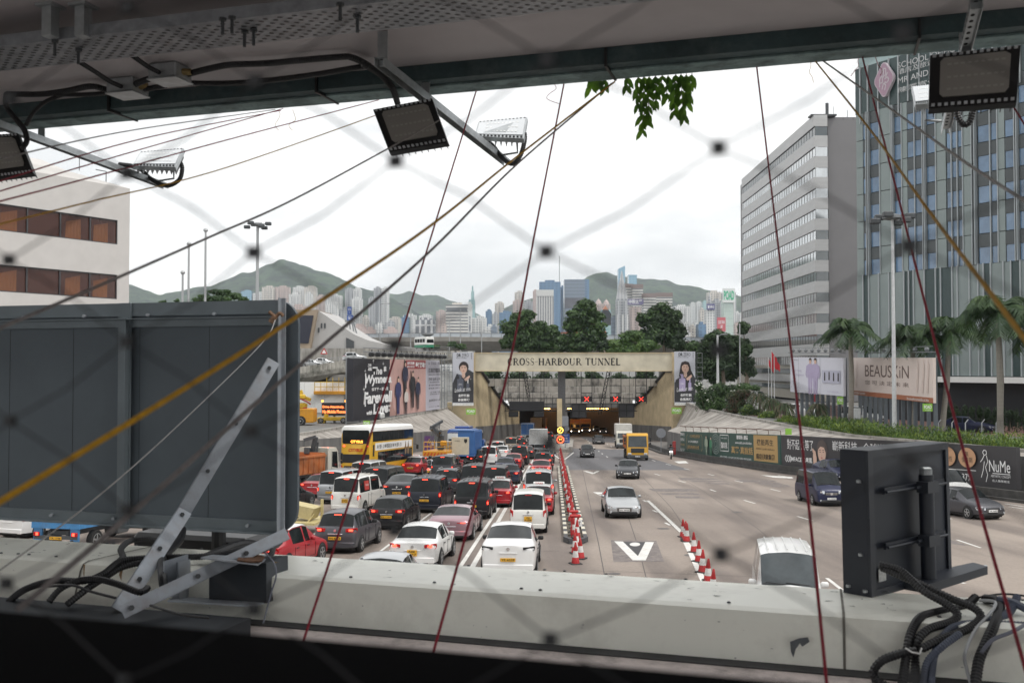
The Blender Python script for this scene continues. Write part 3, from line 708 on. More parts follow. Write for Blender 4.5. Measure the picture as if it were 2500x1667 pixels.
# ---------------- ground, road, trench ----------------
def road_mat():
 m,t,p=nmat('road_asphalt');N=t.nodes;K=t.links
 tc=N.new('ShaderNodeTexCoord')
 a=N.new('ShaderNodeTexNoise');a.inputs['Scale'].default_value=.07;a.inputs['Detail'].default_value=6
 mp=N.new('ShaderNodeMapping');mp.inputs['Rotation'].default_value=(0,0,R(2.5));mp.inputs['Scale'].default_value=(.55,.035,1)
 s=N.new('ShaderNodeTexNoise');s.inputs['Scale'].default_value=1;s.inputs['Detail'].default_value=3
 g=N.new('ShaderNodeTexNoise');g.inputs['Scale'].default_value=9;g.inputs['Detail'].default_value=8;g.inputs['Roughness'].default_value=.8
 K.new(tc.outputs['Object'],a.inputs['Vector']);K.new(tc.outputs['Object'],mp.inputs[0]);K.new(mp.outputs[0],s.inputs['Vector']);K.new(tc.outputs['Object'],g.inputs['Vector'])
 def ramp(x0,c0,x1,c1):
  r=N.new('ShaderNodeValToRGB');r.color_ramp.elements[0].position=x0;r.color_ramp.elements[0].color=c0+(1,);r.color_ramp.elements[1].position=x1;r.color_ramp.elements[1].color=c1+(1,);return r
 r1=ramp(.35,(.215,.178,.155),.7,(.335,.283,.245));K.new(a.outputs['Fac'],r1.inputs[0])
 r2=ramp(.38,(.52,.51,.53),.58,(1,1,1));K.new(s.outputs['Fac'],r2.inputs[0])
 r3=ramp(.3,(.74,.74,.74),.7,(1.14,1.13,1.1));K.new(g.outputs['Fac'],r3.inputs[0])
 m1=N.new('ShaderNodeMixRGB');m1.blend_type='MULTIPLY';m1.inputs[0].default_value=.75;K.new(r1.outputs[0],m1.inputs[1]);K.new(r2.outputs[0],m1.inputs[2])
 m2=N.new('ShaderNodeMixRGB');m2.blend_type='MULTIPLY';m2.inputs[0].default_value=1;K.new(m1.outputs[0],m2.inputs[1]);K.new(r3.outputs[0],m2.inputs[2])
 K.new(m2.outputs[0],p.inputs['Base Color']);p.inputs['Roughness'].default_value=.8
 b=N.new('ShaderNodeBump');b.inputs['Strength'].default_value=.3;b.inputs['Distance'].default_value=.01
 g2=N.new('ShaderNodeTexNoise');g2.inputs['Scale'].default_value=40;K.new(tc.outputs['Object'],g2.inputs['Vector']);K.new(g2.outputs['Fac'],b.inputs['Height']);K.new(b.outputs[0],p.inputs['Normal'])
 return m
ROAD=road_mat()
DASPH=M('dark_asphalt',(.115,.112,.118),.85,var=.18,scale=1.2,bump=.2,bscale=30)
LINE=M('road_paint',(.66,.65,.62),.7,var=.15,scale=3,dirt=(.30,.27,.24),dscale=6,damt=.7)
PATCH=M('worn_patch',(.15,.13,.125),.85,var=.3,scale=2,dirt=(.27,.23,.20),dscale=4,damt=.9)
def stain_mat(name,base,stain,sc=(1,1,.08),ns=1.3,lo=.45,hi=.68,rough=.85,amt=.75):
 m,t,p=nmat(name);N=t.nodes;K=t.links
 tc=N.new('ShaderNodeTexCoord');mp=N.new('ShaderNodeMapping');mp.inputs['Scale'].default_value=sc
 a=N.new('ShaderNodeTexNoise');a.inputs['Scale'].default_value=ns;a.inputs['Detail'].default_value=8;a.inputs['Roughness'].default_value=.7
 g=N.new('ShaderNodeTexNoise');g.inputs['Scale'].default_value=.6;g.inputs['Detail'].default_value=8
 K.new(tc.outputs['Object'],mp.inputs[0]);K.new(mp.outputs[0],a.inputs['Vector']);K.new(tc.outputs['Object'],g.inputs['Vector'])
 r=N.new('ShaderNodeValToRGB');e=r.color_ramp.elements;e[0].position=lo;e[1].position=hi;e[0].color=(0,0,0,1);e[1].color=(amt,)*3+(1,)
 K.new(a.outputs['Fac'],r.inputs[0])
 r2=N.new('ShaderNodeValToRGB');e=r2.color_ramp.elements;e[0].position=.3;e[1].position=.7
 e[0].color=tuple(v*.82 for v in base)+(1,);e[1].color=tuple(min(1,v*1.12) for v in base)+(1,);K.new(g.outputs['Fac'],r2.inputs[0])
 mx=N.new('ShaderNodeMixRGB');K.new(r.outputs[0],mx.inputs[0]);K.new(r2.outputs[0],mx.inputs[1]);mx.inputs[2].default_value=stain+(1,)
 K.new(mx.outputs[0],p.inputs['Base Color']);p.inputs['Roughness'].default_value=rough
 MATS[name]=m;return m
CONC=stain_mat('weathered_concrete',(.36,.34,.31),(.07,.065,.055))
SLOPEC=stain_mat('slope_concrete',(.40,.37,.335),(.13,.115,.10),sc=(.25,.9,.05),ns=1.6,lo=.42,hi=.62,amt=.8)
BEIGE=stain_mat('beige_portal_paint',(.56,.455,.29),(.24,.19,.12),sc=(1,1,.1),ns=.8,lo=.52,hi=.85,amt=.45)
BEIGEB=stain_mat('beige_beam_paint',(.60,.55,.43),(.35,.31,.24),sc=(.3,1,.3),ns=.5,lo=.52,hi=.85,amt=.4)
STRUT=stain_mat('black_stained_concrete',(.44,.41,.37),(.05,.05,.045),sc=(.6,1,.25),ns=.9,lo=.46,hi=.66,amt=.85)
GWALL=stain_mat('grey_wall',(.17,.165,.16),(.05,.05,.05),ns=.7)
PAVE=M('grey_ground',(.15,.148,.14),.9,var=.2,scale=.3)
Rb=[(27.6,168),(26,158),(21.8,140),(20.9,121),(22.8,105),(26.6,88),(33.6,66),(36.6,56),(41,40),(48,18)]
Rt=[(29.5,168),(28.6,158),(28,140),(28,121),(28.6,105),(30.2,88),(35,66),(38,56),(42.5,40),(50,18)]
Lb=[(-6.7,168),(-7.6,158),(-13,130),(-20,104),(-22.8,90),(-26.5,70),(-31,45),(-35,18)]
Lt=[(-11,168),(-11.9,158),(-16.5,130),(-21.2,104),(-23.8,90),(-27.5,70),(-32,45),(-36,18)]
def zt(y,base):return max(base,ZG(y)+2.75)
gm=MB()
Lp=[(x,y,zt(y,.2)) for x,y in Lt];Rp=[(x,y,zt(y,1.0)) for x,y in Rt]
for i in range(len(Lp)-1):gm.quad(Lp[i],Lp[i+1],(-400,Lp[i+1][1],max(.2,Lp[i+1][2])),(-400,Lp[i][1],.2))
for i in range(len(Rp)-1):gm.quad(Rp[i],Rp[i+1],(500,Rp[i+1][1],1.0),(500,Rp[i][1],1.0))
gm.quad((-400,168,.2),Lp[0],(-1,208,.2),(-400,208,.2));gm.quad(Rp[0],(500,168,1),(500,208,.5),(24.5,208,.5))
gm.quad((-9000,208,.2),(9000,208,.2),(9000,20000,0),(-9000,20000,0))
gm.quad((-9000,-300,.2),(-400,-300,.2),(-400,208,.2),(-9000,208,.2));gm.quad((500,-300,.2),(9000,-300,.2),(9000,208,.2),(500,208,.2))
gm.quad((-400,-300,3),(500,-300,3),(500,17,1.0),(-400,17,.2))
tag(gm.obj('ground',PAVE),kind='structure')
rm=MB()
ys=[18,40,66,88,121,158,180,208,340]
for i in range(len(ys)-1):
 a,b=ys[i],ys[i+1];rm.quad((-48,a,ZG(a)),(58,a,ZG(a)),(58,b,ZG(b)),(-48,b,ZG(b)))
tag(rm.obj('road',ROAD),kind='structure')
def zpix(z,pts):
 ox,oy,s=z;return [(ox+x*s,oy+y*s) for x,y in pts]
Z1=(700,1020,.24228);Z2=(1050,1020,.24228);Z3=(1350,1000,.27422);Z4=(1900,1050,.28694);ZB=(1080,840,.27211);ZC=(700,840,.21259);ZD=(1600,840,.21683);ZE=(2000,840,.28058)
def gpoly(mb,pts,lift=.006,z=None):
 q=[G(*p) for p in (zpix(z,pts) if z else pts)]
 mb.add([(v.x,v.y,v.z+lift) for v in q],[tuple(range(len(q)))])
def gline(mb,p,q,wd,lift=.008,z=None):
 a,b=[G(*k) for k in (zpix(z,[p,q]) if z else (p,q))];d=(b-a);d.z=0;d.normalize();n=Vector((-d.y,d.x,0))*wd/2;u=Vector((0,0,lift))
 mb.quad(a-n+u,b-n+u,b+n+u,a+n+u)
mb=MB();gpoly(mb,[(130,535),(680,537),(1225,536),(1030,478),(840,420),(840,360),(180,345),(110,430)],.004,Z3)
mb.quad((13.5,170,ZG(170)+.005),(20,170,ZG(170)+.005),(21,300,ZG(300)+.005),(14.5,300,ZG(300)+.005))
mb.quad((-4,118,ZG(118)+.004),(5.4,118,ZG(118)+.004),(8,200,ZG(200)+.004),(1.6,200,ZG(200)+.004));tag(mb.obj('dark_road_patch',DASPH),kind='structure')
mb=MB()
rd=.045
def lane(x0,y0,y1,wd=.14,dash=None,slope=rd):
 y=y0
 while y<y1:
  e=min(y1,y+(dash[0] if dash else 12));xa=x0+(y-35)*slope;xb=x0+(e-35)*slope
  mb.quad((xa-wd/2,y,ZG(y)+.009),(xa+wd/2,y,ZG(y)+.009),(xb+wd/2,e,ZG(e)+.009),(xb-wd/2,e,ZG(e)+.009));y=e+(dash[1] if dash else 0)
lane(-1.50,26,120,.2,slope=.0505);lane(-1.95,26,95,.16,slope=.052)
lane(-5.2,26,96,.18,slope=.058);lane(-5.6,26,75,.12,slope=.058)
lane(-9.4,30,70,.14,slope=.03);lane(-9.1,30,70,.1,slope=.03);lane(-14,30,80,.14,(2,4),.03)
tag(mb.obj('lane_line',LINE),kind='structure');mb=MB()
for a,b in (((845,808),(1145,1090)),((1180,1180),(1250,1330)),((1250,1330),(1345,1535))):gline(mb,a,b,.2,z=Z3)
for a,b in (((1150,1100),(1182,1182)),((1190,1175),(1235,1230))):gline(mb,a,b,.14,z=Z3)
for a,b in (((805,805),(832,820)),((890,895),(930,911)),((1000,1005),(1042,1028)),((903,570),(955,584)),((1380,573),(1438,585)),((1118,632),(1180,648)),((1620,630),(1690,646)),((1165,523),(1217,534)),((1005,483),(1050,492)),((880,448),(912,458)),((1938,706),(2025,726)),((1400,710),(1450,727)),((475,414),(488,424)),((435,388),(442,396)),((405,366),(412,373)),((300,262),(304,268)),((310,276),(315,282)),((322,292),(328,299)),((340,310),(346,318)),((362,332),(370,341)),((450,284),(458,292)),((480,302),(488,310)),((515,324),(524,332)),((370,434),(410,436)),((1700,805),(1800,834))):gline(mb,a,b,.13,z=Z3)
for a,b in (((1520,932),(1722,1000)),((415,1258),(545,1360)),((165,733),(290,770)),((1930,625),(2091,650)),((1960,650),(2091,668)),((0,383),(130,405)),((0,396),(110,412)),((1440,745),(1475,755)),((1540,1292),(1590,1304))):gline(mb,a,b,.13,z=Z4)
for a,b in (((0,395),(78,448)),((185,380),(105,442))):gline(mb,a,b,.18,z=Z3)
gpoly(mb,[(1080,460),(1180,456),(1208,476),(1120,478)],.009,Z3);gpoly(mb,[(1855,582),(2130,598),(2135,612),(1960,603)],.009,Z3)
for V in ([(545,1172),(622,1174),(757,1304),(826,1341),(710,1341)],[(826,1341),(757,1304),(823,1178),(900,1180)]):gpoly(mb,V,.012,Z3)
gpoly(mb,[(730+47*math.cos(k*.393),1200+17*math.sin(k*.393)) for k in range(16)],.016,Z3)
gpoly(mb,[(355,733),(455,735),(445,752),(400,752),(470,775),(465,785)],.010,Z3)
gpoly(mb,[(270,546),(300,546),(370,562),(352,572)],.01,Z3);gpoly(mb,[(415,546),(392,546),(352,564),(362,572)],.01,Z3)
tag(mb.obj('road_marking',LINE),kind='structure')
mb=MB();gpoly(mb,[(515,1160),(920,1166),(990,1350),(540,1355)],.005,Z3)
for V in ([(845,702),(1240,704),(1300,724),(1140,730),(900,726)],[(950,742),(1250,740),(1345,757),(980,757)],[(1085,768),(1290,770),(1355,790),(1100,786)],[(1110,605),(1420,610),(1500,624),(1150,628)],[(1200,632),(1500,632),(1580,643),(1240,643)],[(1350,650),(1560,652),(1580,664),(1400,662)],[(1620,625),(1960,630),(1990,640),(1680,645)],[(1810,650),(2000,650),(2060,664),(1850,664)],[(1910,670),(2090,670),(2120,685),(1960,685)]):gpoly(mb,V,.005,Z3)
gpoly(mb,[(1440,965),(1640,985),(1600,975),(1450,925)],.005,Z4)
tag(mb.obj('worn_road_patch',PATCH),kind='structure')
mb=MB();gpoly(mb,[(625,1176),(820,1178),(755,1302)],.009,Z3);tag(mb.obj('dark_road_triangle',M('black_road_paint',(.05,.048,.05),.8,var=.15)),kind='structure')
mb=MB()
for L_s in ([(1490,1480),(1462,1330),(1440,1230),(1425,1160),(1412,1115)],[(1600,1500),(1560,1340),(1520,1220)],[(1760,1480),(1700,1330),(1640,1240),(1570,1165)],[(2000,1420),(1850,1290),(1720,1200),(1620,1140)],[(1250,1420),(1272,1300),(1288,1210)],[(1060,1350),(1120,1270),(1165,1200)]):
 for a,b in zip(L_s,L_s[1:]):gline(mb,a,b,.035,.0045)
for (x0,y0,x1,y1) in ((1435,1392,2120,1418),(1428,1248,2200,1262),(1420,1180,1900,1186),(900,1345,1365,1345),(1050,1250,1340,1250)):gline(mb,(x0,y0),(x1,y1),.03,.0047)
tag(mb.obj('road_seam',M('tar_seam',(.085,.075,.07),.8,var=.2)),kind='structure')
mb=MB()
for px,py,rr_ in ((1690,1355,.32),(1620,1290,.3),(1480,1190,.3),(1800,1250,.3),(1133,1382,.3),(1500,1400,.22)):c_=G(px,py);mb.add([(c_.x+rr_*math.cos(k*.393),c_.y+rr_*math.sin(k*.393),ZG(c_.y+rr_*math.sin(k*.393))+.006) for k in range(16)],[tuple(range(16))])
tag(mb.obj('manhole_cover',M('manhole_iron',(.10,.09,.085),.6,.3,var=.2),None),'dark round iron covers let into the carriageway','manhole cover',kind='stuff')
def wallrun(name,base,top,side,label,zb):
 r=thing(name,label,'retaining wall',(base[0][0],base[0][1],ZG(base[0][1])))
 o=r.location.copy();w_=MB();s_=MB();cp=MB()
 for i in range(len(base)-1):
  (x0,y0),(x1,y1)=base[i],base[i+1];(u0,v0),(u1,v1)=top[i],top[i+1]
  a0,a1=Vector((x0,y0,ZG(y0)-.3)),Vector((x1,y1,ZG(y1)-.3));b0,b1=Vector((x0,y0,ZG(y0)+2.6)),Vector((x1,y1,ZG(y1)+2.6))
  w_.quad(a0,a1,b1,b0);t0,t1=Vector((u0,v0,zt(v0,zb)+.03)),Vector((u1,v1,zt(v1,zb)+.03));s_.quad(b0,b1,t1,t0)
  cp.beam(t0+Vector((0,0,.05)),t1+Vector((0,0,.05)),.35,.3)
 w_.obj('wall',GWALL,r,o);s_.obj('slope',SLOPEC,r,o);cp.obj('coping',CONC,r,o);return r
wallrun('retaining_wall',Rb,Rt,1,'stained concrete slope above the roadside billboards on the right of the portal',1.0)
wallrun('retaining_wall',Lb,Lt,-1,'stained concrete slope below the concert billboard on the left',.2)
mb=MB();kr=[(21.0,168),(19.6,150),(18.9,127),(20.8,108),(23.6,90),(29.6,67),(32,56),(36.5,40)]
for i in range(len(kr)-1):
 (x0,y0),(x1,y1)=kr[i],kr[i+1];p,q=Vector((x0,y0,ZG(y0))),Vector((x1,y1,ZG(y1)))
 j=min(i,len(Rb)-2);w0=Vector((Rb[i][0]+1,Rb[i][1],ZG(Rb[i][1])+.16));w1=Vector((Rb[i+1][0]+1,Rb[i+1][1],ZG(Rb[i+1][1])+.16))
 mb.quad(p+Vector((0,0,.15)),q+Vector((0,0,.15)),w1,w0)
tag(mb.obj('verge',M('dirty_verge',(.16,.15,.14),.9,var=.3,scale=1)),kind='structure')
mb=MB()
for i in range(len(kr)-1):
 (x0,y0),(x1,y1)=kr[i],kr[i+1];mb.beam((x0,y0,ZG(y0)+.08),(x1,y1,ZG(y1)+.08),.2,.22);mb.beam((x0+.55,y0,ZG(y0)+.35),(x1+.55,y1,ZG(y1)+.35),.3,.6)
tag(mb.obj('kerb_wall',M('dark_kerb',(.06,.058,.055),.85,var=.35,scale=2)),'low dark kerb wall running along the foot of the right-hand billboards','kerb wall')
# ---------------- median with painted kerbs ----------------
r=thing('median_kerb','long narrow median with kerb blocks painted black and white around bare soil','median',(2.7,42.5,ZG(42.5)))
o=r.location.copy();KW=M('kerb_white',(.62,.58,.48),.8,var=.2,scale=3,dirt=(.2,.18,.15),dscale=3);KB=M('kerb_black',(.07,.07,.075),.8,var=.3)
def med(y,off):return Vector((2.72+(y-42.5)*.0405+off,y,ZG(y)))
for off in (-.42,.42):
 mw,mk=MB(),MB();y=43.2;k=0
 while y<97:
  (mw if k%2 else mk).beam(med(y,off)+Vector((0,0,.1)),med(y+.92,off)+Vector((0,0,.1)),.17,.24+(.01 if k%2 else 0));y+=.92;k+=1
 mw.obj('white_kerb_block',KW,r,o)['kind']='stuff';mk.obj('black_kerb_block',KB,r,o)['kind']='stuff'
mb=MB();mb.beam(med(43.2,-.46)+Vector((0,0,.1)),med(42.4,-.2)+Vector((0,0,.1)),.16,.25);mb.beam(med(43.2,.46)+Vector((0,0,.1)),med(42.4,.2)+Vector((0,0,.1)),.16,.25);mb.obj('nose_kerb',KB,r,o)
mb=MB();mb.quad(med(42.5,-.4)+Vector((0,0,.1)),med(42.5,.4)+Vector((0,0,.1)),med(97,.4)+Vector((0,0,.1)),med(97,-.4)+Vector((0,0,.1)));mb.obj('soil',M('bare_soil',(.10,.085,.065),.95,var=.4,scale=6,bump=.6),r,o)
CR=M('cone_red',(.42,.018,.02),.55,var=.12,scale=6,dirt=(.12,.06,.05),dscale=5,damt=.5);CW=M('cone_white',(.66,.65,.63),.5,var=.1,scale=8,dirt=(.3,.27,.24),dscale=6);CK=M('cone_base',(.03,.03,.03),.8,var=.2)
def cone_proto(loc,label,group):
 c=thing('traffic_cone',label,'traffic cone',loc,0,group)
 m=MB();m.lathe((0,0,0),[(.155,.03),(.118,.26),(.11,.27),(.08,.49),(.085,.50),(.05,.70),(.032,.80),(.02,.81)],14);m.obj('cone_body',CR,c,smooth=40)
 m=MB();m.lathe((0,0,0),[(.118,.262),(.085,.50)],14);m.obj('white_sleeve',CW,c,smooth=40)
 m=MB();m.bbox((0,0,.02),(.42,.42,.05),.03);m.obj('base',CK,c);return c
c0=None;ncon=0
def cone(loc,label,group,s=1):
 global c0
 if c0 is None:c=c0=cone_proto(loc,label,group)
 else :c=copy_tree(c0);c.location=loc;c['label']=label;c['group']=group
 c.rotation_euler=(rnd.uniform(-.04,.04),rnd.uniform(-.05,.05),rnd.uniform(0,3));c.scale=(s,s,s)
gi='cones planted in a row along the median'
y=37.0;k=0
while y<128:
 off=.08*math.sin(k*1.7)+(.0 if y>43 else -.15*(43-y)/6+.12*(k%2))
 v=med(y,off);v.z+=.1 if 42.6<y<97 else 0
 if not 41.5<y<42.5:cone(v,'red and white traffic cone standing in the row along the narrow median',gi)
 y+=1.25+.25*math.sin(k)+(.35 if y>80 else 0);k+=1
gr_='cones on the curved white line at the right'
nr=['leftmost of the cones bunched at the top of the curved white line','middle cone of the bunch at the top of the curved white line','nearest cone of the bunch at the top of the curved white line','first cone after the bunch on the curved white line','second cone after the bunch on the curved white line','third cone after the bunch on the curved white line','tallest-looking cone on the curved white line, just above the duct','cone mostly hidden by the white duct at the end of the curved line']
for (px,py),lb in zip(((1668,1311),(1673,1317),(1676,1322),(1695,1348),(1706,1371),(1715,1397),(1728,1423),(1740,1452)),nr):v=G(px,py);cone(v,lb,gr_,1.0)
r=thing('warning_lamp_stand','red and white lamp stand with a small KT sign at the median tip','warning lamp',med(44,0)+Vector((0,0,.1)))
m=MB();m.box((-.15,0,.45),(.05,.05,.9));m.box((.15,0,.45),(.05,.05,.9));m.obj('frame',CR,r);m=MB();m.bbox((0,0,.92),(.5,.18,.14),.05);m.bbox((-.05,.1,1.1),(.42,.2,.12),.05);m.obj('lamp_bar',CR,r)
m=MB();m.box((.14,-.06,.62),(.32,.03,.3));sg=m.obj('sign_plate',WHITE,r);put('sign_lettering',tmesh('KT',INK,.2,.14,.02),sg,(.14,-.08,.62),(R(90),0,0))
m=MB();m.bbox((.28,-.9,.0),(.22,.22,.25),.08);m.obj('lamp_base',M('amber_plastic',(.6,.25,.06),.5),r)
# ---------------- tunnel portal ----------------
pr=thing('tunnel_portal','beige tunnel portal with CROSS~HARBOUR TUNNEL lettered across its beam','tunnel portal',(10,170,ZG(170)))
o=pr.location.copy();D0=170
mb=MB();mb.box((10.55,D0+.75,8.0),(33.6,1.5,3.0));mb.obj('lintel_beam',BEIGEB,pr,o)
mb=MB();mb.box((10.55,D0+.72,9.55),(34.4,1.7,.12));mb.box((10.55,D0+.72,6.46),(33.4,1.62,.12));mb.obj('beam_trim',BEIGE,pr,o)
for x0,x1,xs in ((-11.0,-6.25,-1),(27.35,30.5,1)):
 mb=MB();mb.box(((x0+x1)/2,D0+.6,-2.7),(x1-x0,2.0,7.6));mb.box((x1-.7 if xs<0 else x0+.7,D0+.55,5.35),(1.4,2.1,8.6));mb.obj('end_pier',BEIGE,pr,o)
def flare(p,q,prof,nm):
 """side wall from p to q; prof: (fraction, top z)"""
 p,q=Vector((p[0],p[1],0)),Vector((q[0],q[1],0));d=q-p;n_=Vector((-d.y,d.x,0)).normalized()*.6*(1 if p.x<q.x else -1)
 pts=[p+d*f+Vector((0,0,z)) for f,z in prof];low=[p+d*f+Vector((0,0,ZG((p+d*f).y)-.3)) for f,z in reversed(prof)]
 mb=MB();mb.prism(pts+low,n_);mb.obj(nm,BEIGE,pr,o)
 mb=MB();mb.tube([v+Vector((0,0,.05))-n_*.15 for v in pts],.28,8);mb.obj('edge_pipe',BLACK,pr,o)
 mb=MB();dd=[p+d*f-n_*.12 for f in (0,.3,.6,1)]
 for i in range(3):mb.beam(dd[i]+Vector((0,0,ZG(dd[i].y)+1.3)),dd[i+1]+Vector((0,0,ZG(dd[i+1].y)+1.3)),.12,2.7)
 mb.obj('grey_dado',GWALL,pr,o)
prof=[(0,6.4),(.14,6.4),(.24,5.0),(.36,3.4),(.48,1.8),(.6,.4),(.72,-.7),(.85,-1.05),(1,-1.1)]
flare((-6.6,D0),(1.5,203),prof,'left_flare_wall');flare((27.7,D0),(21.9,203),prof,'right_flare_wall')
for yy,z1,z0,n_ in ((180,5.0,3.7,0),(186,3.5,2.35,1),(191,2.15,1.2,2),(196,1.05,.0,3)):
 f=(yy-170)/33;mb=MB();xl,xr=-6.6+8.1*f,27.7-5.8*f
 mb.box(((xl+xr)/2,yy,(z1+z0)/2),(xr-xl+1,1.6,z1-z0));mb.obj('cross_strut',STRUT,pr,o)
 mb=MB();[mb.box((xl+1+k*(xr-xl-2)/9,yy-.82,(z0+z1)/2),(.05,.03,z1-z0)) for k in range(10)];mb.obj('joint_line',DGREY,pr,o)
mb=MB();mb.box((11.7,204,-.3),(22,1.5,1.75));mb.obj('headwall',GWALL,pr,o)
mb=MB();mb.box((10.3,207.3,-4),(2.0,8,6.6));mb.obj('centre_pier',GWALL,pr,o)
mb=MB();mb.box((8.6,D0+2.6,.3),(1.25,1.2,12.4));mb.obj('centre_column',M('grey_column',(.11,.11,.115),.7,var=.2),pr,o)
mb=MB();mb.box((8.15,D0+1.2,-2.0),(.85,.9,7.4));mb.obj('column_casing',BEIGE,pr,o)
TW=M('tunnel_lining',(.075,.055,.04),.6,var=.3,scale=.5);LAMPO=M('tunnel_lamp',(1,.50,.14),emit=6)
for x0,x1,nm in ((1.5,9.3,'left_tube'),(11.3,21.9,'right_tube')):
 mb=MB();a,b=203.4,335
 for (p,q) in (((x0,1),(x0,0)),((x1,0),(x1,1)),):
  mb.quad((p[0],a,ZG(a)-.1),(p[0],b,ZG(b)-.1),(p[0],b,ZG(b)+5.9),(p[0],a,ZG(a)+5.9))
 mb.quad((x0,a,ZG(a)+5.9),(x1,a,ZG(a)+5.9),(x1,b,ZG(b)+5.9),(x0,b,ZG(b)+5.9));mb.quad((x0,b,ZG(b)-.2),(x1,b,ZG(b)-.2),(x1,b,ZG(b)+5.9),(x0,b,ZG(b)+5.9))
 mb.obj(nm,TW,pr,o)
 for k in range(13):
  y=206+k*9
  for fx in (.22,.78):mb=MB();x=x0+(x1-x0)*fx;mb.box((x,y,ZG(y)+5.7),(.5,2.0,.1));mb.obj('tunnel_light',LAMPO,pr,o)
def serif(name,s):
 """strokes of a roman capital in a 0..w by 0..1 cell: returns (width, list of polygons)"""
 T,t,sf=.24,.11,.05
 P_=[]
 def v(x,y0=0,y1=1,w=T):P_.append([(x-w/2,y0),(x+w/2,y0),(x+w/2,y1),(x-w/2,y1)])
 def hs(x,y,w=.34):P_.append([(x-w/2,y),(x+w/2,y),(x+w/2,y+t),(x-w/2,y+t)])
 def bar(x0,x1,y,w=t):P_.append([(x0,y-w/2),(x1,y-w/2),(x1,y+w/2),(x0,y+w/2)])
 def diag(x0,y0,x1,y1,w):P_.append([(x0-w/2,y0),(x0+w/2,y0),(x1+w/2,y1),(x1-w/2,y1)])
 def arc(cx,cy,rx,ry,a0,a1,wx=T,wy=t,n=18):
  for i in range(n):
   q=[]
   for a in (a0+(a1-a0)*i/n,a0+(a1-a0)*(i+1)/n):
    c,s_=math.cos(R(a)),math.sin(R(a));q.append(((cx+rx*c,cy+ry*s_),(cx+(rx-wx)*c,cy+(ry-wy)*s_)))
   P_.append([q[0][0],q[1][0],q[1][1],q[0][1]])
 if s=='C':arc(.48,.5,.46,.52,48,312);bar(.74,.80,.80,.3);return .88,P_
 if s=='O':arc(.5,.5,.5,.52,0,360,n=28);return 1.0,P_
 if s=='S':arc(.34,.74,.28,.28,30,240,.1,.06);arc(.34,.27,.31,.29,-120,90,.12,.06);diag(.50,.36,.18,.62,.2);bar(.56,.60,.82,.26);bar(.04,.08,.18,.26);return .70,P_
 if s=='R':v(.2);hs(.2,0);hs(.2,1-t);arc(.45,.74,.34,.26,-90,90,.15,t);bar(.2,.46,.5);bar(.2,.46,.975);diag(.86,0,.5,.5,.17);hs(.88,0,.26);return .98,P_
 if s=='H':v(.2);v(.85);[hs(x,y) for x in (.2,.85) for y in (0,1-t)];bar(.2,.85,.52);return 1.05,P_
 if s=='A':diag(.12,0,.5,1,t);diag(.88,0,.5,1,T);bar(.25,.72,.36);hs(.13,0,.28);hs(.87,0,.34);return 1.0,P_
 if s=='B':v(.2);hs(.15,0,.24);hs(.15,1-t,.24);arc(.42,.76,.28,.24,-90,90,.14,t);arc(.44,.26,.34,.27,-90,90,.15,t);bar(.2,.44,.52);bar(.2,.44,.975);bar(.2,.46,.02);return .84,P_
 if s=='U':v(.2,.3,1);v(.84,.3,1,.07);hs(.2,1-t);hs(.84,1-t,.28);arc(.52,.32,.4,.34,180,360,.12,.07);return 1.05,P_
 if s=='T':v(.42);hs(.42,0);bar(.0,.84,.972);diag(.02,.78,.0,1,.05);diag(.82,.78,.84,1,.05);return .86,P_
 if s=='N':v(.17,w=.07);v(.88,w=.07);diag(.88,0,.17,1,T);hs(.15,0,.28);hs(.12,1-t,.24);hs(.88,1-t,.28);return 1.02,P_
 if s=='E':v(.2);hs(.15,0,.2);hs(.15,1-t,.2);bar(.2,.72,.028);bar(.2,.68,.972);bar(.2,.55,.52);diag(.74,.0,.72,.2,.05);diag(.70,.8,.68,1,.05);bar(.53,.57,.52,.2);return .80,P_
 if s=='L':v(.2);hs(.2,0);hs(.2,1-t);bar(.2,.72,.028);diag(.76,.0,.74,.22,.05);return .80,P_
 if s=='~':diag(.05,.44,.2,.52,.12);diag(.2,.5,.34,.46,.12);diag(.34,.46,.46,.54,.1);return .5,P_
 return .5,P_
xpix0,xpix1=1239,1516;XL,XR=(xpix0-1250)/F*D0,(xpix1-1250)/F*D0;hL=1.18;zL=7.2-(890.5-895)/F*D0-.05
line='CROSS~HARBOUR TUNNEL';tot=sum(serif('',c)[0]*.93+.10 if c!=' ' else .55 for c in line);sc=(XR-XL)/tot
x=XL
for c in line:
 if c==' ':x+=.55*sc;continue
 wc,ps=serif('',c);mb=MB()
 for k,q in enumerate(ps):mb.prism([(x+u*sc*.93,D0-.02-.0007*(k%9),zL+v_*hL) for u,v_ in q],(0,.02,0))
 mb.obj('letter',INK,pr,o);x+=(wc*.93+.10)*sc
FR=M('gantry_black',(.02,.02,.022),.6,var=0);REDX=M('lit_red_cross',(1,.05,.03),emit=5)
def pD(px,py,D):return P(px,py,D)
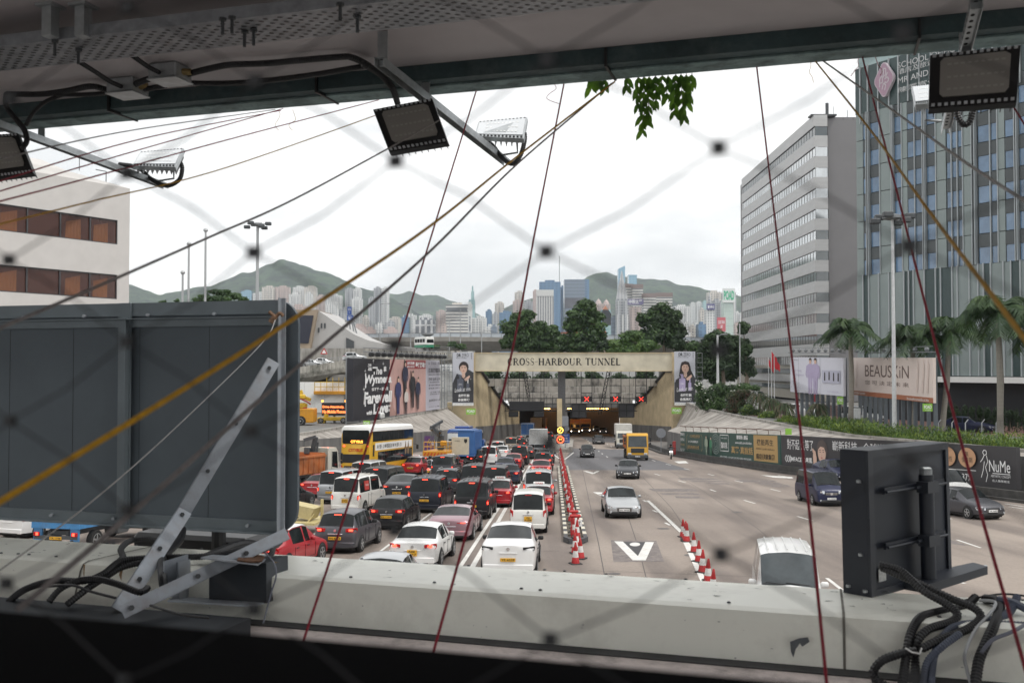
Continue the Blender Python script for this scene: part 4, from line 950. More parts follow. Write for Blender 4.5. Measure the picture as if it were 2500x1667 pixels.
for i,(a,b,top,bot) in enumerate((((1245),1343,235,515),(1505,1603,235,515),(1735,1832,235,515))):
 g_=thing('lane_signal',['red cross lane signal left of the three','red cross lane signal in the middle of the three','red cross lane signal right of the three'][i],'lane signal',pD(ZB[0]+(a+b)/2*ZB[2],974,172),0,'lane signals in the portal');og=g_.location.copy()
 mb=MB();xa,xb=ZB[0]+a*ZB[2],ZB[0]+b*ZB[2]
 for xx in (xa,xb):mb.beam(pD(xx,905,172),pD(xx,985,172),.12,.12,up=(0,1,0))
 for yy in (941,959):mb.beam(pD(xa,yy,172),pD(xb,yy,172),.1,.1)
 mb.obj('hanger_frame',FR,g_,og)
 mb=MB();cc=pD((xa+xb)/2,974,171.9);mb.bbox(cc,(1.95,.3,.92),.04);bx=mb.obj('signal_box',FR,g_,og)
 mb=MB();mb.beam(cc+Vector((-.36,-.18,-.34)),cc+Vector((.36,-.18,.34)),.03,.08,up=(0,1,0));mb.beam(cc+Vector((.36,-.2,-.34)),cc+Vector((-.36,-.2,.34)),.03,.08,up=(0,1,0));
 for k in range(len(mb.v)):pass
 mb.obj('red_cross',REDX,bx,og)
g_=thing('message_sign','blank black message board hung over the left tube','message sign',pD(1286,991,173));og=g_.location.copy()
mb=MB();mb.bbox(pD(1286,991,173),(6.1,.5,1.6),.05);mb.obj('board',FR,g_,og)
mb=MB()
for xx in (590,692,812,912):mb.beam(pD(ZB[0]+xx*ZB[2],905,173),pD(ZB[0]+xx*ZB[2],981,173),.1,.1,up=(0,1,0))
for yy in (930,958):mb.beam(pD(1241,yy,173),pD(1328,yy,173),.08,.08)
mb.obj('hanger_frame',FR,g_,og)
for xx in (638,868):mb=MB();mb.bbox(pD(ZB[0]+xx*ZB[2],1011,172.8),(1.7,.4,.95),.06);mb.obj('signal_box',FR,g_,og)
mb=MB();mb.beam(pD(1330,1003,173),pD(1440,1003,173),.1,.2);mb.obj('cross_bar',FR,g_,og)
for k,(x0,x1,lb) in enumerate(((1396,1431,'empty black sign frame over the left of the right tube'),(1511,1548,'empty black sign frame at the right wall of the portal'))):
 g_=thing('empty_sign',lb,'empty sign',pD((x0+x1)/2,1003,173.5),0,'dark sign frames in the portal');og=g_.location.copy()
 mb=MB()
 for xx in (x0,(x0+x1)/2,x1):mb.beam(pD(xx,985,173.4),pD(xx,1018,173.4),.16,.12,up=(0,1,0))
 for yy in (987,1002,1018):mb.beam(pD(x0,yy,173.3),pD(x1,yy,173.3),.12,.16)
 mb.obj('frame',FR,g_,og);mb=MB();mb.box(pD((x0+x1)/2,1002,173.6),((x1-x0)/F*173.5,.05,2.3));mb.obj('panel',M('dark_mesh_panel',(.06,.06,.065),.6,var=.1),g_,og)
for lb,a,b in (('black lattice mast leaning inside the left half of the portal',(737,243),(775,478)),('black lattice mast leaning inside the right half of the portal',(1492,240),(1412,630))):
 p,q=pD(*zpix(ZB,[a])[0],174),pD(*zpix(ZB,[b])[0],177);g_=thing('lattice_mast',lb,'mast',q,0,'lattice masts in the portal');og=q.copy();mb=MB()
 for dx in (-.25,.25):mb.beam(p+Vector((dx,0,0)),q+Vector((dx,0,0)),.1,.1)
 n_=14
 for k in range(n_):u,v_=p.lerp(q,k/n_),p.lerp(q,(k+1)/n_);s_=.25 if k%2 else -.25;mb.beam(u+Vector((s_,0,0)),v_+Vector((-s_,0,0)),.09,.09)
 mb.obj('lattice',FR,g_,og)
g_=thing('sign_gantry','fine black framework of rails and hangers across the portal behind the signals','gantry',pD(1400,1010,175));og=g_.location.copy();mb=MB()
for yy in (972,985,1003):mb.beam(pD(1232,yy,175),pD(1556,yy,175),.09,.12)
for k in range(23):xx=1234+k*14.4;mb.beam(pD(xx,966 if k%3 else 908,175.1),pD(xx,1004,175.1),.07,.07,up=(0,1,0))
mb.obj('framework',FR,g_,og)
r=thing('traffic_island','raised concrete island dividing the two tubes in front of the centre column','island',(6.5,131,ZG(131)));og=r.location.copy()
mb=MB()
isl=[(5.2,131),(7.9,131),(10.6,172),(10.6,206),(7.8,206),(7.0,172)]
mb.add([(x,y,ZG(y)-.1) for x,y in isl]+[(x,y,ZG(y)+.42) for x,y in isl],[(11,10,9,8,7,6)]+[(i,(i+1)%6,6+(i+1)%6,6+i) for i in range(6)]);mb.obj('plinth',CONC,r,og)
mb=MB();mb.box((5.6,134,ZG(134)+.6),(.5,6,.5),rz=-.04);mb.box((7.9,134,ZG(134)+.6),(.5,6,.5),rz=-.06);mb.obj('barrier_block',CONC,r,og)
YLED=M('lit_amber_sign',(1,.55,.08),emit=2.6);RLED=M('lit_red_sign',(1,.10,.04),emit=3);BLUE=M('sign_blue',(.03,.09,.34),.5,var=.05);SGREY=M('sign_grey',(.22,.23,.25),.6,var=.05)
def ring(face,u,v,ro,ri,mat,n=24):
 ps=[]
 for i in range(n):
  a,b=2*math.pi*i/n,2*math.pi*(i+1)/n;ps.append([(u+ro*math.cos(a)/face.w,v+ro*math.sin(a)/face.h),(u+ro*math.cos(b)/face.w,v+ro*math.sin(b)/face.h),(u+ri*math.cos(b)/face.w,v+ri*math.sin(b)/face.h),(u+ri*math.cos(a)/face.w,v+ri*math.sin(a)/face.h)])
 return face.polys(ps,mat,'lit_ring')
c=P(1368,1050,134);r=thing('led_sign','black square sign with lit amber circle and slash on the island','lit sign',c);mb=MB();mb.bbox(c+Vector((0,.08,0)),(.95,.14,.95),.03);mb.obj('housing',FR,r,c);f=Face(r,c,(1,0,0),.95,.95,step=.006);ring(f,.5,.5,.40,.31,YLED);f.stroke([[(.3,.3),(.68,.68)],[(.3,.3),(.3,.42)],[(.3,.3),(.42,.3)]],.08,YLED)
c=P(1368,1073,134);r=thing('led_sign','black square sign with lit red ring and small symbol, lower on the island','lit sign',c);mb=MB();mb.bbox(c+Vector((0,.08,0)),(1.05,.14,1.05),.03);mb.obj('housing',FR,r,c);f=Face(r,c,(1,0,0),1.05,1.05,step=.006);ring(f,.5,.5,.50,.36,RLED);f.text('T T',.5,.5,.35,.28,YLED,.02)
c=P(1381,1070,135);r=thing('blue_sign','blue information sign with white Chinese lines beside the lit signs','sign',c);mb=MB();mb.box(c+Vector((0,.04,0)),(1.05,.05,1.2));mb.obj('plate',BLUE,r,c);f=Face(r,c,(1,0,0),1.05,1.2,step=.006);f.text('RADAR',.5,.83,.7,.13,WINK);f.text('前面',.5,.53,.5,.2,WINK);f.text('道路收費',.5,.22,.8,.2,WINK)
c=P(1380,1028,136);r=thing('grey_sign','plain grey sign box above the blue sign','sign',c);mb=MB();mb.bbox(c,(.85,.2,1.35),.03);mb.obj('box',SGREY,r,c)
mb=MB();mb.box(c+Vector((0,.16,-2.2)),(.12,.12,4.6));mb.obj('post',SGREY,r,c)
c=P(1384,1046,136.4);r=thing('round_sign_back','round grey sign seen from behind, next to the island column','sign',c);mb=MB();mb.cyl(c,.33,.03,'y',20);mb.obj('disc',SGREY,r,c);mb=MB();mb.box(c+Vector((0,.05,-1.2)),(.07,.05,2.4));mb.obj('post',SGREY,r,c)
for (px,py,D,sz,lb) in ((1614,1057,128,.62,'round grey sign back on a thin pole left of the green billboard'),):
 c=P(px,py,D);r=thing('round_sign_back',lb,'sign',c);mb=MB();mb.cyl(c,sz,.03,'y',20);mb.obj('disc',SGREY,r,c);mb=MB();zz=ZG(D)+.15;mb.box((c.x,c.y+.05,(c.z+zz)/2),(.08,.06,c.z-zz));mb.obj('post',SGREY,r,c)
c=P(1646,1093,120);r=thing('red_cabinet','narrow red cabinet by the kerb behind the white scooter','cabinet',c);mb=MB();mb.bbox(c,(.36,.3,1.6),.03);mb.obj('body',M('cabinet_red',(.3,.03,.03),.5),r,c);mb=MB();mb.box(c+Vector((0,-.16,.1)),(.26,.02,1.1));mb.obj('door',M('cabinet_door',(.36,.05,.05),.5),r,c)
# ---------------- traffic ----------------
def gp(px,D):
 """ground point under photo column px at distance D"""
 return Vector(((px-1250)/F*D*1.0,D,ZG(D)))
TI='cars queueing into the tunnel';TO='cars leaving the tunnel'
def rear(ty,c,px,D,hdg,label,pl=None,**k):return car(ty,c,label,gp(px,D),hdg,'rear',pl,group=k.pop('group',TI),**k)
def front(ty,c,px,D,hdg,label,pl=None,**k):return car(ty,c,label,gp(px,D),hdg,'front',pl,group=k.pop('group',TO),**k)
rear('suvcoupe','white',1240,33.9,3.5,'white crossover with sloping rear glass and unlit tail lamps beside the cone row','YE 6539',lit=False)
rear('sedan','white',1007,35.5,6,'white sedan with square two-line yellow plate and lit brake lamps','AM\n1037',square=True)
rear('mpvhatch','grey',819,39.5,7.5,'grey tall hatchback with long yellow plate, beside the white-roofed taxi','PN 8573')
rear('taxi','red',622,34.2,13,'red taxi with white roof cut off by the grey sign back','TX 552',roofc='white',group='red taxis')
rear('sedan','silver',905,27.5,4,'silver sedan of which only the roof shows over the white duct',None)
rear('hatch','black',944,47.2,6.5,'black hatchback with round red tail lamps','DL 1154')
rear('coupe','mauve',1096,43.1,4.5,'low mauve sports sedan with a full-width light bar',None)
cv=rear('van','pearl',843,54.6,11,'cream white van with a red sticker on its side window','RB 4203',square=True)
mb=MB();mb.prism([(.795,.95,1.22),(.795,1.65,1.22),(.735,1.65,1.72),(.735,.95,1.72)],(.03,0,0));st_=mb.obj('window_sticker',M('sticker_red',(.45,.05,.04),.5,var=0),cv);put('sticker_lettering',tmesh('PLACARDS',WINK,.5,.09,.01),st_,(.805,1.3,1.5),(R(84),0,R(90)))
rear('van','silver',806,60,11,'silver grey van just behind the cream white van','LT 66')
rear('sedan','red',762,64,11,'dark red sedan half hidden by the silver van',None)
rear('bigsedan','black',650,55,13,'black sedan whose front wheel peeks out from behind the grey sign back',None)
rear('van','lsilver',880,70,11,'pale silver van close behind the double-decker bus',None)
rear('widevan','black',915,63.3,11,'black long van between the cream van and the bus',None)
rear('taxi','red',1002,86,9,'red taxi with silver roof beside the motorcyclist','VK 231',group='red taxis')
rear('suvcoupe','dgrey',969,60.6,7,'dark grey coupe crossover with a roof spoiler','TN 490')
rear('h1','vnavy',1036,54.8,5.5,'dark navy minibus van with a tall tail lamp at each corner','UL 8321')
rear('suv','dgrey',1087,66.5,5.5,'dark estate with silver roof rails',None)
rear('widevan','black',1151,51.6,4,'matt black van with tall tail lamps in the second lane','NB 22')
rear('taxi','red',1214,57.8,4,'red taxi partly hidden behind the matt black van',None,group='red taxis')
rear('h1','silver',1314,60.6,3,'silver van with curtained rear window and red tail lamps',None)
rear('taxi','red',1313,53.4,3,'red taxi wedged between the white people carrier and the silver van','TAXI',group='red taxis')
rear('serena','pearl',1289,45.7,3,'pearl white people carrier with two-line yellow plate','GJ\n6288',square=True,lit=False)
rear('suv','black',1325,92,3,'black off-roader ahead of the red sedan in the lane beside the cones',None)
rear('sedan','red',1320,82,3,'bright red sedan in the lane beside the cones',None)
rear('mpv','dgrey',1205,65.6,4,'black and silver people carrier with wide red lamps','TAXI')
rear('widevan','black',1156,66.2,5,'black van side by side with the wide-lamped people carrier',None)
rear('sedan','dblue',1240,75.5,4,'dark blue sedan right ahead of the wide-lamped people carrier',None)
rear('sedan','navy',1231,86.0,4,'navy sedan two ahead of the wide-lamped people carrier',None)
rear('sedan','red',1251,94,4,'crimson sedan behind the tall black van',None)
rear('van','black',1267,101,4,'tall black van with one long red lamp',None)
rear('mpv','white',1192,101,5,'white luxury people carrier beside the tall black van',None)
rear('sedan','white',1222,114,5,'white sedan just ahead of the luxury people carrier',None)
rear('suv','white',1214,123,5,'white estate car in front of the other white sedan',None)
rear('van','brown',1247,130,4,'brown van near the foot of the left portal wall',None)
rear('suv','black',1268,137,4,'small black car ahead of the brown van',None)
rear('sedan','dgrey',1284,113,4,'dark saloon right of the white sedans',None)
rear('suv','silver',1272,148,4,'silver car far ahead by the left portal wall',None)
rear('taxi','red',1091,88,7,'red taxi with silver roof beside the blue box lorry',None,group='red taxis')
rear('mpv','dgrey',1079,81,7,'dark people carrier just left of a red taxi, behind the motorcyclist',None)
rear('suv','black',1158,99,6,'black hatchback behind the blue box lorry',None)
rear('sedan','black',1332,104,3,'black sedan first in line behind the smoky box lorry',None)
rear('suv','black',1339,176,3,'far dark car with red lamps at the tunnel mouth',None)
front('bigsedan','silver',1523.5,52,181.5,'silver sedan with three-bar grille, nearest oncoming car right of the cones','EN 9938')
front('bigsedan','dgrey',1531,81,188,'charcoal sedan with bright headlamps ahead of the yellow tipper','PM 928')
front('mini','black',1434,116,182.5,'tiny black hatchback leaving the tunnel','JU 962')
front('bigsedan','black',1462,160,183,'small far black sedan leaving the tunnel','NV 8')
front('van','navy',2028,58.5,180,'navy blue van with chrome bumper near the dark lane-signal box','TJ 5921')
front('hatch','grey',2420,51.5,168,'grey five-door hatchback at the right edge of the road','YR 4493')
front('suvcoupe','navy',2068,79,172,'navy crossover beside the dark billboard, behind the navy van',None)
front('mpv','white',2350,61,176,'white luxury people carrier half hidden by the dark box',None)
front('van','white',1928,25.0,192,'white van with grooved roof entering the bottom of the view',None,glassm=GLASSL)
for px,D,lb in ((1455,246,'dim far car with headlamps inside the right tube'),(1472,226,'far car with lit headlamps at the right tube mouth')):
 front('sedan','dgrey',px,D,183,lb,None,headlit=True)
# ---------------- heavy traffic ----------------
OR=M('tipper_orange',(.46,.15,.045),.6,var=.25,scale=3,dirt=(.2,.15,.11),damt=.6);YCAB=M('cab_yellow',(.62,.33,.02),.4,var=.06,coat=.3)
GRB=M('grey_box',(.40,.40,.39),.6,var=.15,dirt=(.15,.14,.13));BLB=M('blue_box',(.03,.11,.30),.5,var=.1);LGB=M('pale_grey_box',(.52,.51,.48),.6,var=.1)
ORY=M('machine_orange',(.58,.26,.015),.45,var=.1,dirt=(.15,.1,.05),damt=.4)
double_decker(gp(868,79),11)
coach(gp(1118,112),6.5)
tipper('dusty orange tipper lorry with cream cab and folded black crane',gp(672,67),15,'rear',OR,PNT['cream'],crane=True)
tipper('orange tipper lorry with yellow cab facing the camera',gp(1556,110),184,'front',OR,YCAB,L=8.4,bedH=2.6,cabH=3.0,plate_t='UR 1980',wheels=(1.3,2.5,7.0))
box_truck('white box lorry following the yellow-cab tipper',gp(1524,143),184,'front',LGB,PNT['cream'],8.0,2.4,3.5)
box_truck('grey box lorry with smoke-stained doors',gp(1313,131),3.5,'rear',GRB,PNT['white'],7.5,2.35,3.0)
box_truck('small blue box lorry with pale roof ahead of the grey box lorry',gp(1287,178),3,'rear',BLB,PNT['blue'],7,2.3,3.1)
box_truck('beige box lorry inside the left tube',gp(1308,222),3,'rear',LGB,PNT['cream'],8,2.4,3.6)
box_truck('brown box lorry deep inside the left tube',gp(1342,262),3,'rear',M('brown_box',(.3,.2,.1),.6),PNT['cream'],8,2.4,3.2)
for px,D,lb in ((1404,222,'left of the two orange lorries coming out of the right tube'),(1430,232,'right of the two orange lorries coming out of the right tube')):
 rr=box_truck(lb,gp(px,D),183,'front',ORY,YCAB,7.5,2.4,3.3,group='orange lorries in the tunnel mouth')
 for sx in (1,-1):mb=MB();mb.cyl((sx*.85,7.55,.72),.11,.06,'y',12);mb.obj('headlamp',HLIT,rr)
def flat_blue():
 r=vroot('flatbed_lorry','lorry carrying a blue container and a beige cabinet with a small crest','lorry',gp(1128,98),6.5)
 L,Wd=8.5,2.4;chassis(r,L,Wd);cab_front(r,PNT['blue'],L-1.7,L,Wd,2.5)
 mb=MB();mb.box((0,3.3,1.12),(Wd,6.6,.14));mb.obj('deck',BLB,r)
 mb=MB();mb.bbox((.35,2.9,2.35),(1.7,5,2.3),.04);mb.box((-.1,3.0,3.55),(2.5,5.3,.09));[mb.box((1.215,.8+k*.6,2.35),(.03,.1,2.2)) for k in range(8)];mb.obj('container',BLB,r)
 mb=MB();mb.bbox((-.2,.25,2.05),(1.7,.5,1.75),.03);cb=mb.obj('cabinet',M('beige_cabinet',(.50,.46,.36),.6,var=.1),r)
 put('cabinet_lettering',tmesh('PYPO',INK,.5,.13,.01),cb,(-.45,-.015,2.55),(R(90),0,0))
 mb=MB();mb.prism([(.2,-.01,2.75),(.5,-.01,2.75),(.5,-.01,2.5),(.35,-.01,2.32),(.2,-.01,2.5)],(0,-.012,0));mb.obj('crest',INK,cb)
 rear_lights(r,Wd,.85);twheels(r,(1.4,L-1.2),Wd/2,.44,.3)
flat_blue()
def crane_lorry():
 r=vroot('crane_lorry','orange works lorry with folded black lattice crane and yellow rails','lorry',gp(1062,96),8)
 L,Wd=7.5,2.4;chassis(r,L,Wd);cab_front(r,PNT['white'],L-1.7,L,Wd,2.4)
 mb=MB();mb.bbox((0,2.6,1.4),(Wd,5.4,.5),.04)
 mb.obj('deck',ORY,r)
 mb=MB();[mb.prism([(-1.1+k*.32,-.12,1.2),(-.98+k*.32,-.12,1.2),(-.82+k*.32,-.12,1.5),(-.94+k*.32,-.12,1.5)],(0,-.01,0)) for k in range(7)];mb.obj('warning_stripes',M('stripe_red',(.5,.04,.02),.5,var=0),r)
 mb=MB()
 for sx in (1,-1):
  for y in (.1,1.6,3.2,4.8):mb.tube([(sx*1.12,y,1.6),(sx*1.12,y,2.5)],.03,6)
  for z in (2.05,2.5):mb.tube([(sx*1.12,.1,z),(sx*1.12,4.8,z)],.03,6)
 for z in (2.05,2.5):mb.tube([(-1.12,.1,z),(1.12,.1,z)],.03,6)
 mb.obj('guard_rail',YCAB,r)
 mb=MB();mb.bbox((0,2.6,2.4),(.6,.6,1.5),.08);mb.beam((0,2.6,3.0),(-.5,.4,3.9),.3,.35);mb.beam((-.5,.4,3.9),(.3,1.8,4.5),.22,.25);mb.beam((-.1,2.2,3.2),(.5,.2,3.6),.18,.2)
 for k in range(5):mb.tube([(-.6+k*.18,.3,2.5),(-.2+k*.12,.8,4.2)],.05,6)
 mb.obj('crane_arm',DGREY,r);mb=MB();mb.bbox((.75,.4,2.4),(.6,.6,.5),.1);mb.obj('winch',ORY,r)
 rear_lights(r,Wd,.95);twheels(r,(1.4,L-1.2),Wd/2,.46,.3)
crane_lorry()
motorbike('white and black scooter with a lit tail lamp between two queues','rider in a white shirt with black backpack and black helmet, seen from behind',gp(1046,84.5),8,'rear',PNT['white'],M('pale_shirt',(.45,.47,.52),.8),PNT['black'],DGREY)
motorbike('white scooter with lit headlamp on the open right lane','rider in dark clothes and dark helmet facing the camera',gp(1638,113),187,'front',PNT['white'],M('dark_jacket',(.02,.022,.03),.8),PNT['black'])
def blue_lorry():
 r=vroot('blue_flatbed','blue flatbed lorry with two red lamps glimpsed under the grey sign back','lorry',gp(140,39.5),10)
 L,Wd=6.5,2.1;chassis(r,L,Wd,.8);BF=M('flatbed_blue',(.05,.2,.42),.5,var=.2,dirt=(.12,.1,.08))
 mb=MB();mb.box((0,2.2,1.15),(Wd,4.5,.3));mb.box((-.8,.05,.8),(.35,.1,.62));mb.box((.8,.05,.8),(.35,.1,.62));mb.obj('deck',BF,r);cab_front(r,PNT['blue'],L-1.6,L,Wd,2.3)
 rear_lights(r,Wd+.05,.78,-.03,sz=(.26,.16));plate(r,'TR 1798',-.02,.62,True);twheels(r,(1.2,L-1.1),Wd/2,.42,.26)
blue_lorry()
rear('bigsedan','white',20,44,18,'white car whose tail shows under the left end of the grey sign back',None,lit=False,group=None)
def attenuator():
 r=thing('arrow_trailer','cream tilted tray on a small trailer, just right of the grey sign back','trailer',gp(742,46),R(-14))
 CR=M('cream_tray',(.48,.40,.20),.6,var=.15)
 mb=MB();mb.prism([(-.7,0,.85),(.3,0,.62),(.55,0,1.15),(-.7,0,1.35)],(0,.9,0));mb.obj('tray',CR,r)
 mb=MB();mb.box((.62,.7,.75),(.1,.12,1.5));mb.box((0,.7,.5),(1.5,2.2,.1));mb.tube([(-.6,.2,.55),(.2,-.2,.4),(.5,.1,.9)],.04,6);mb.obj('frame',M('cream_frame',(.5,.42,.2),.6,var=.2),r)
 tm,rm=wheel_meshes(.3,.2)
 for sx in (1,-1):wo=put('wheel',tm,r,(sx*.8,.9,.3),(0,0,0 if sx>0 else math.pi));put('rim',rm,wo)
attenuator()
# ---------------- billboards ----------------
SKIN=M('print_skin',(.62,.42,.33),.6,var=.04);HAIR=M('print_hair',(.03,.02,.018),.6,var=0);LIP=M('print_lips',(.45,.10,.10),.6,var=0)
POADG=M('sign_lime',(.25,.50,.06),.6,var=.05);STEEL=M('scaffold_grey',(.22,.23,.24),.5,.4,var=.1);RUST=M('rusty_steel',(.12,.06,.04),.8,var=.3)
def billboard(name,label,pl,ytl,ybl,Dl,pr_,ytr,ybr,Dr,mat,depth=.3,group=None,cat='billboard'):
 a,b=P(pl,ybl,Dl),P(pr_,ybr,Dr);c,d=P(pl,ytl,Dl),P(pr_,ytr,Dr)
 h=((c.z-a.z)+(d.z-b.z))/2;x=(b-a);w_=x.length;ctr=(a+b)/2+Vector((0,0,h/2))
 r=thing(name,label,cat,(a+b)/2,0,group);o=r.location.copy()
 f=Face(r,ctr,x,w_,h,step=.006)
 mb=MB();xx=x.normalized();n=xx.cross(Vector((0,0,1))).normalized();u=n.cross(xx)
 m=Matrix((xx,u,n)).transposed();mb.box(ctr-n*depth/2,(w_,h,depth),rot=m);mb.obj('panel',mat,r,o)
 f.n=n;f.c=ctr;f.x=xx;f.o=o
 return f
def portrait(f,u,v,s,hair=HAIR,cloth=None,long=False,skin=SKIN,ar=None):
 """a plain generic head and shoulders, s = head height as a fraction of the board's height"""
 k=f.h/f.w;H_=s
 def X(x):return u+x*H_*k
 def Y(y):return v+y*H_
 if cloth:f.poly([(X(-.95),Y(-1.9)),(X(-.9),Y(-1.15)),(X(-.3),Y(-.75)),(X(.3),Y(-.75)),(X(.9),Y(-1.15)),(X(.95),Y(-1.9))],cloth,'printed_clothes')
 if long:f.poly([(X(-.45),Y(.2)),(X(-.35),Y(.5)),(X(0),Y(.62)),(X(.35),Y(.5)),(X(.48),Y(.1)),(X(.62),Y(-.8)),(X(.35),Y(-.95)),(X(-.35),Y(-.8)),(X(-.6),Y(-.85))],hair,'printed_hair')
 else :f.oval(X(0.02),Y(.12),.46*H_*k,.52*H_,hair,'printed_hair')
 f.poly([(X(-.14),Y(-.4)),(X(-.16),Y(-.8)),(X(0),Y(-.95)),(X(.16),Y(-.8)),(X(.14),Y(-.4))],skin,'printed_neck')
 f.oval(X(0),Y(-.04),.33*H_*k,.45*H_,skin,'printed_face')
 f.poly([(X(-.36),Y(.1)),(X(-.3),Y(.42)),(X(.05),Y(.55)),(X(.36),Y(.3)),(X(.34),Y(.0)),(X(.2),Y(.26)),(X(-.1),Y(.3))],hair,'printed_fringe')
 f.polys([[(X(x-.07),Y(.03)),(X(x),Y(.06)),(X(x+.07),Y(.03)),(X(x),Y(-.0))] for x in (-.13,.14)]+[[(X(x-.09),Y(.13)),(X(x+.08),Y(.15)),(X(x+.08),Y(.12)),(X(x-.09),Y(.10))] for x in (-.13,.14)]+[[(X(-.02),Y(-.12)),(X(.05),Y(-.14)),(X(.0),Y(-.16))]],hair,'printed_eyes')
 f.poly([(X(-.1),Y(-.25)),(X(0),Y(-.225)),(X(.1),Y(-.25)),(X(0),Y(-.30))],LIP,'printed_mouth')
def figure(f,u,v,h,top,bottom,hair=HAIR,legs=True,dress=None):
 """plain standing or seated printed figure; v = feet, h = height fraction"""
 k=f.h/f.w*h
 def p(l):return [(u+x*k,v+y*h) for x,y in l]
 if bottom:f.polys([p([(-.10,0),(-.02,0),(-.0,.5),(-.13,.5)]),p([(.02,0),(.10,0),(.13,.5),(.0,.5)])],bottom,'printed_legs')
 f.poly(p([(-.13,.46),(-.19,.62),(-.21,.80),(-.06,.87),(.06,.87),(.21,.80),(.19,.62),(.13,.46)]),top,'printed_torso')
 f.polys([p([(-.22,.80),(-.27,.55),(-.18,.44),(-.15,.48),(-.20,.58),(-.15,.78)]),p([(.22,.80),(.27,.55),(.18,.44),(.15,.48),(.20,.58),(.15,.78)])],top,'printed_arms')
 f.poly(p([(x*.8,y) for x,y in [(-.06,.86),(-.085,.92),(-.06,.99),(0,1.01),(.06,.99),(.085,.92),(.06,.86)]]),SKIN,'printed_face')
 f.poly(p([(-.075,.93),(-.07,1.0),(0,1.035),(.07,1.0),(.075,.93),(.04,.965),(-.04,.97)]),hair,'printed_hair')
GREENB=M('board_green',(.035,.085,.07),.5,var=.05);GOLD=M('print_gold',(.46,.30,.12),.5,var=.04);CHAR=M('board_charcoal',(.045,.043,.046),.5,var=.04)
f=billboard('billboard','green roadside billboard with a gold panel at its right end',1662,1052,1107,121,1904,1063,1134,90.5,GREENB)
f.rect(.79,.05,.985,.97,GOLD);f.text('機能再生',.885,.72,.135,.22,INK,.012);f.text('ANKH | ankh wellness',.885,.48,.15,.09,INK);f.text('痛症健康集團',.885,.22,.15,.2,INK,.01)
f.text('環球華人實證',.69,.86,.105,.16,WINK,.02);f.text('www.ankh.com.hk/video',.70,.66,.15,.09,WINK,.01);f.text('真客·真說話',.685,.38,.20,.28,GOLD,.02);f.text('專業全面團隊·小組·名醫·生物力學師·運動科學師·營養師',.62,.07,.30,.08,WINK)
f.stroke([[(.475,.3),(.56,.3),(.56,.92),(.475,.92),(.475,.3)]],.07,WINK);f.text('ANKH WELLNESS',.517,.8,.06,.05,WINK);f.text('醫到我',.517,.52,.065,.24,WINK,.01)
f.text('RCS®療癒治療技術',.19,.82,.12,.15,GOLD);f.text('8-12小時在家睡眠治療',.17,.58,.12,.10,WINK,.01);f.text('獨家治療治療診治大獎',.17,.34,.14,.15,GOLD,.01)
f.stroke([[(.105,.9),(.09,.8),(.09,.3),(.1,.2)],[(.265,.9),(.28,.8),(.28,.3),(.265,.2)]],.05,GOLD)
for k,(t_,m_) in enumerate((('免費試用',WINK),('立即登記',WINK),('WhatsApp',GOLD),('5566-2178-14',WINK))):f.text(t_,.035,.88-k*.23,.055,.13,m_)
figure(f,.33,.02,.85,M('print_sage',(.30,.36,.28),.6,var=.05),M('print_sage2',(.22,.28,.22),.6,var=.05));figure(f,.385,.02,.80,M('print_green',(.04,.20,.10),.6,var=.05),M('print_green2',(.03,.13,.07),.6,var=.05))
rr=random.Random(3);f.stroke([[(.44+.045*math.cos(a)*q,.55+.40*math.sin(a)*q),(.44+.045*math.cos(a+.5)*q,.55+.40*math.sin(a+.5)*q)] for a in [i*.42 for i in range(15)] for q in (1,.78,.55,.3)],.05,M('print_net',(.36,.42,.40),.6,var=0))
mb=MB();n0=P(1670,1047,120.5);n1=P(1900,1058,91)
for k in range(11):
 q=n0.lerp(n1,k/10.);mb.tube([q+Vector((.3,0,-.6)),q+Vector((.2,0,.25)),q+Vector((-.5,-.25,.35))],.035,5);
mb.tube([n0+Vector((-.5,-.25,.35)),n1+Vector((-.5,-.25,.35))],.04,5);mb.obj('lamp_arms',RUST,f.root,f.o)
f=billboard('billboard','long charcoal roadside billboard with a short-haired portrait and NuMe lettering',1908,1063,1135,90,2484,1090,1195,64,CHAR)
f.text('對不起 久等了',.108,.72,.145,.34,WINK,.0);f.text('EMFACE',.083,.24,.065,.14,WINK,.02);f.text('心動肌',.15,.24,.048,.17,WINK,.03)
f.stroke([[(.022+k*.011,.24),(.03+k*.011,.35),(.038+k*.011,.24),(.03+k*.011,.13),(.022+k*.011,.24)] for k in range(3)],.06,WINK)
PB=M('print_brown_hair',(.09,.07,.065),.6,var=.05);portrait(f,.228,.52,.62,PB,M('print_peach',(.55,.40,.33),.6,var=0))
f.polys([[(.185,.0),(.20,.0),(.202,.35),(.196,.55),(.186,.6),(.182,.4)],[(.182,.5),(.178,.62),(.184,.64),(.19,.52)]],SKIN,'printed_hand')
f.text('嶄新科技',.345,.76,.12,.30,WINK,.0);f.text('全球嶄',.48,.76,.095,.28,WINK,.0);f.text('專業認證',.255,.16,.03,.06,WINK)
f.poly([(.29,.02),(.29,.2),(.31,.3),(.36,.3),(.36,.02)],M('print_orange',(.50,.26,.12),.5,var=0));f.text('專利',.315,.15,.03,.12,INK)
OC=M('print_copper',(.52,.30,.17),.5,var=0)
for u,t_ in ((.70,'無\n風險'),(.775,'無\n入侵性'),(.845,'無\n復原期')):f.oval(u,.68,.030,.25,OC);f.text(t_,u,.70,.036,.28,INK)
f.stroke([[(.70,.35),(.875,.37)]],.04,WINK);f.text('+200%',.755,.19,.052,.17,WINK);f.text('-37%',.84,.19,.04,.17,WINK)
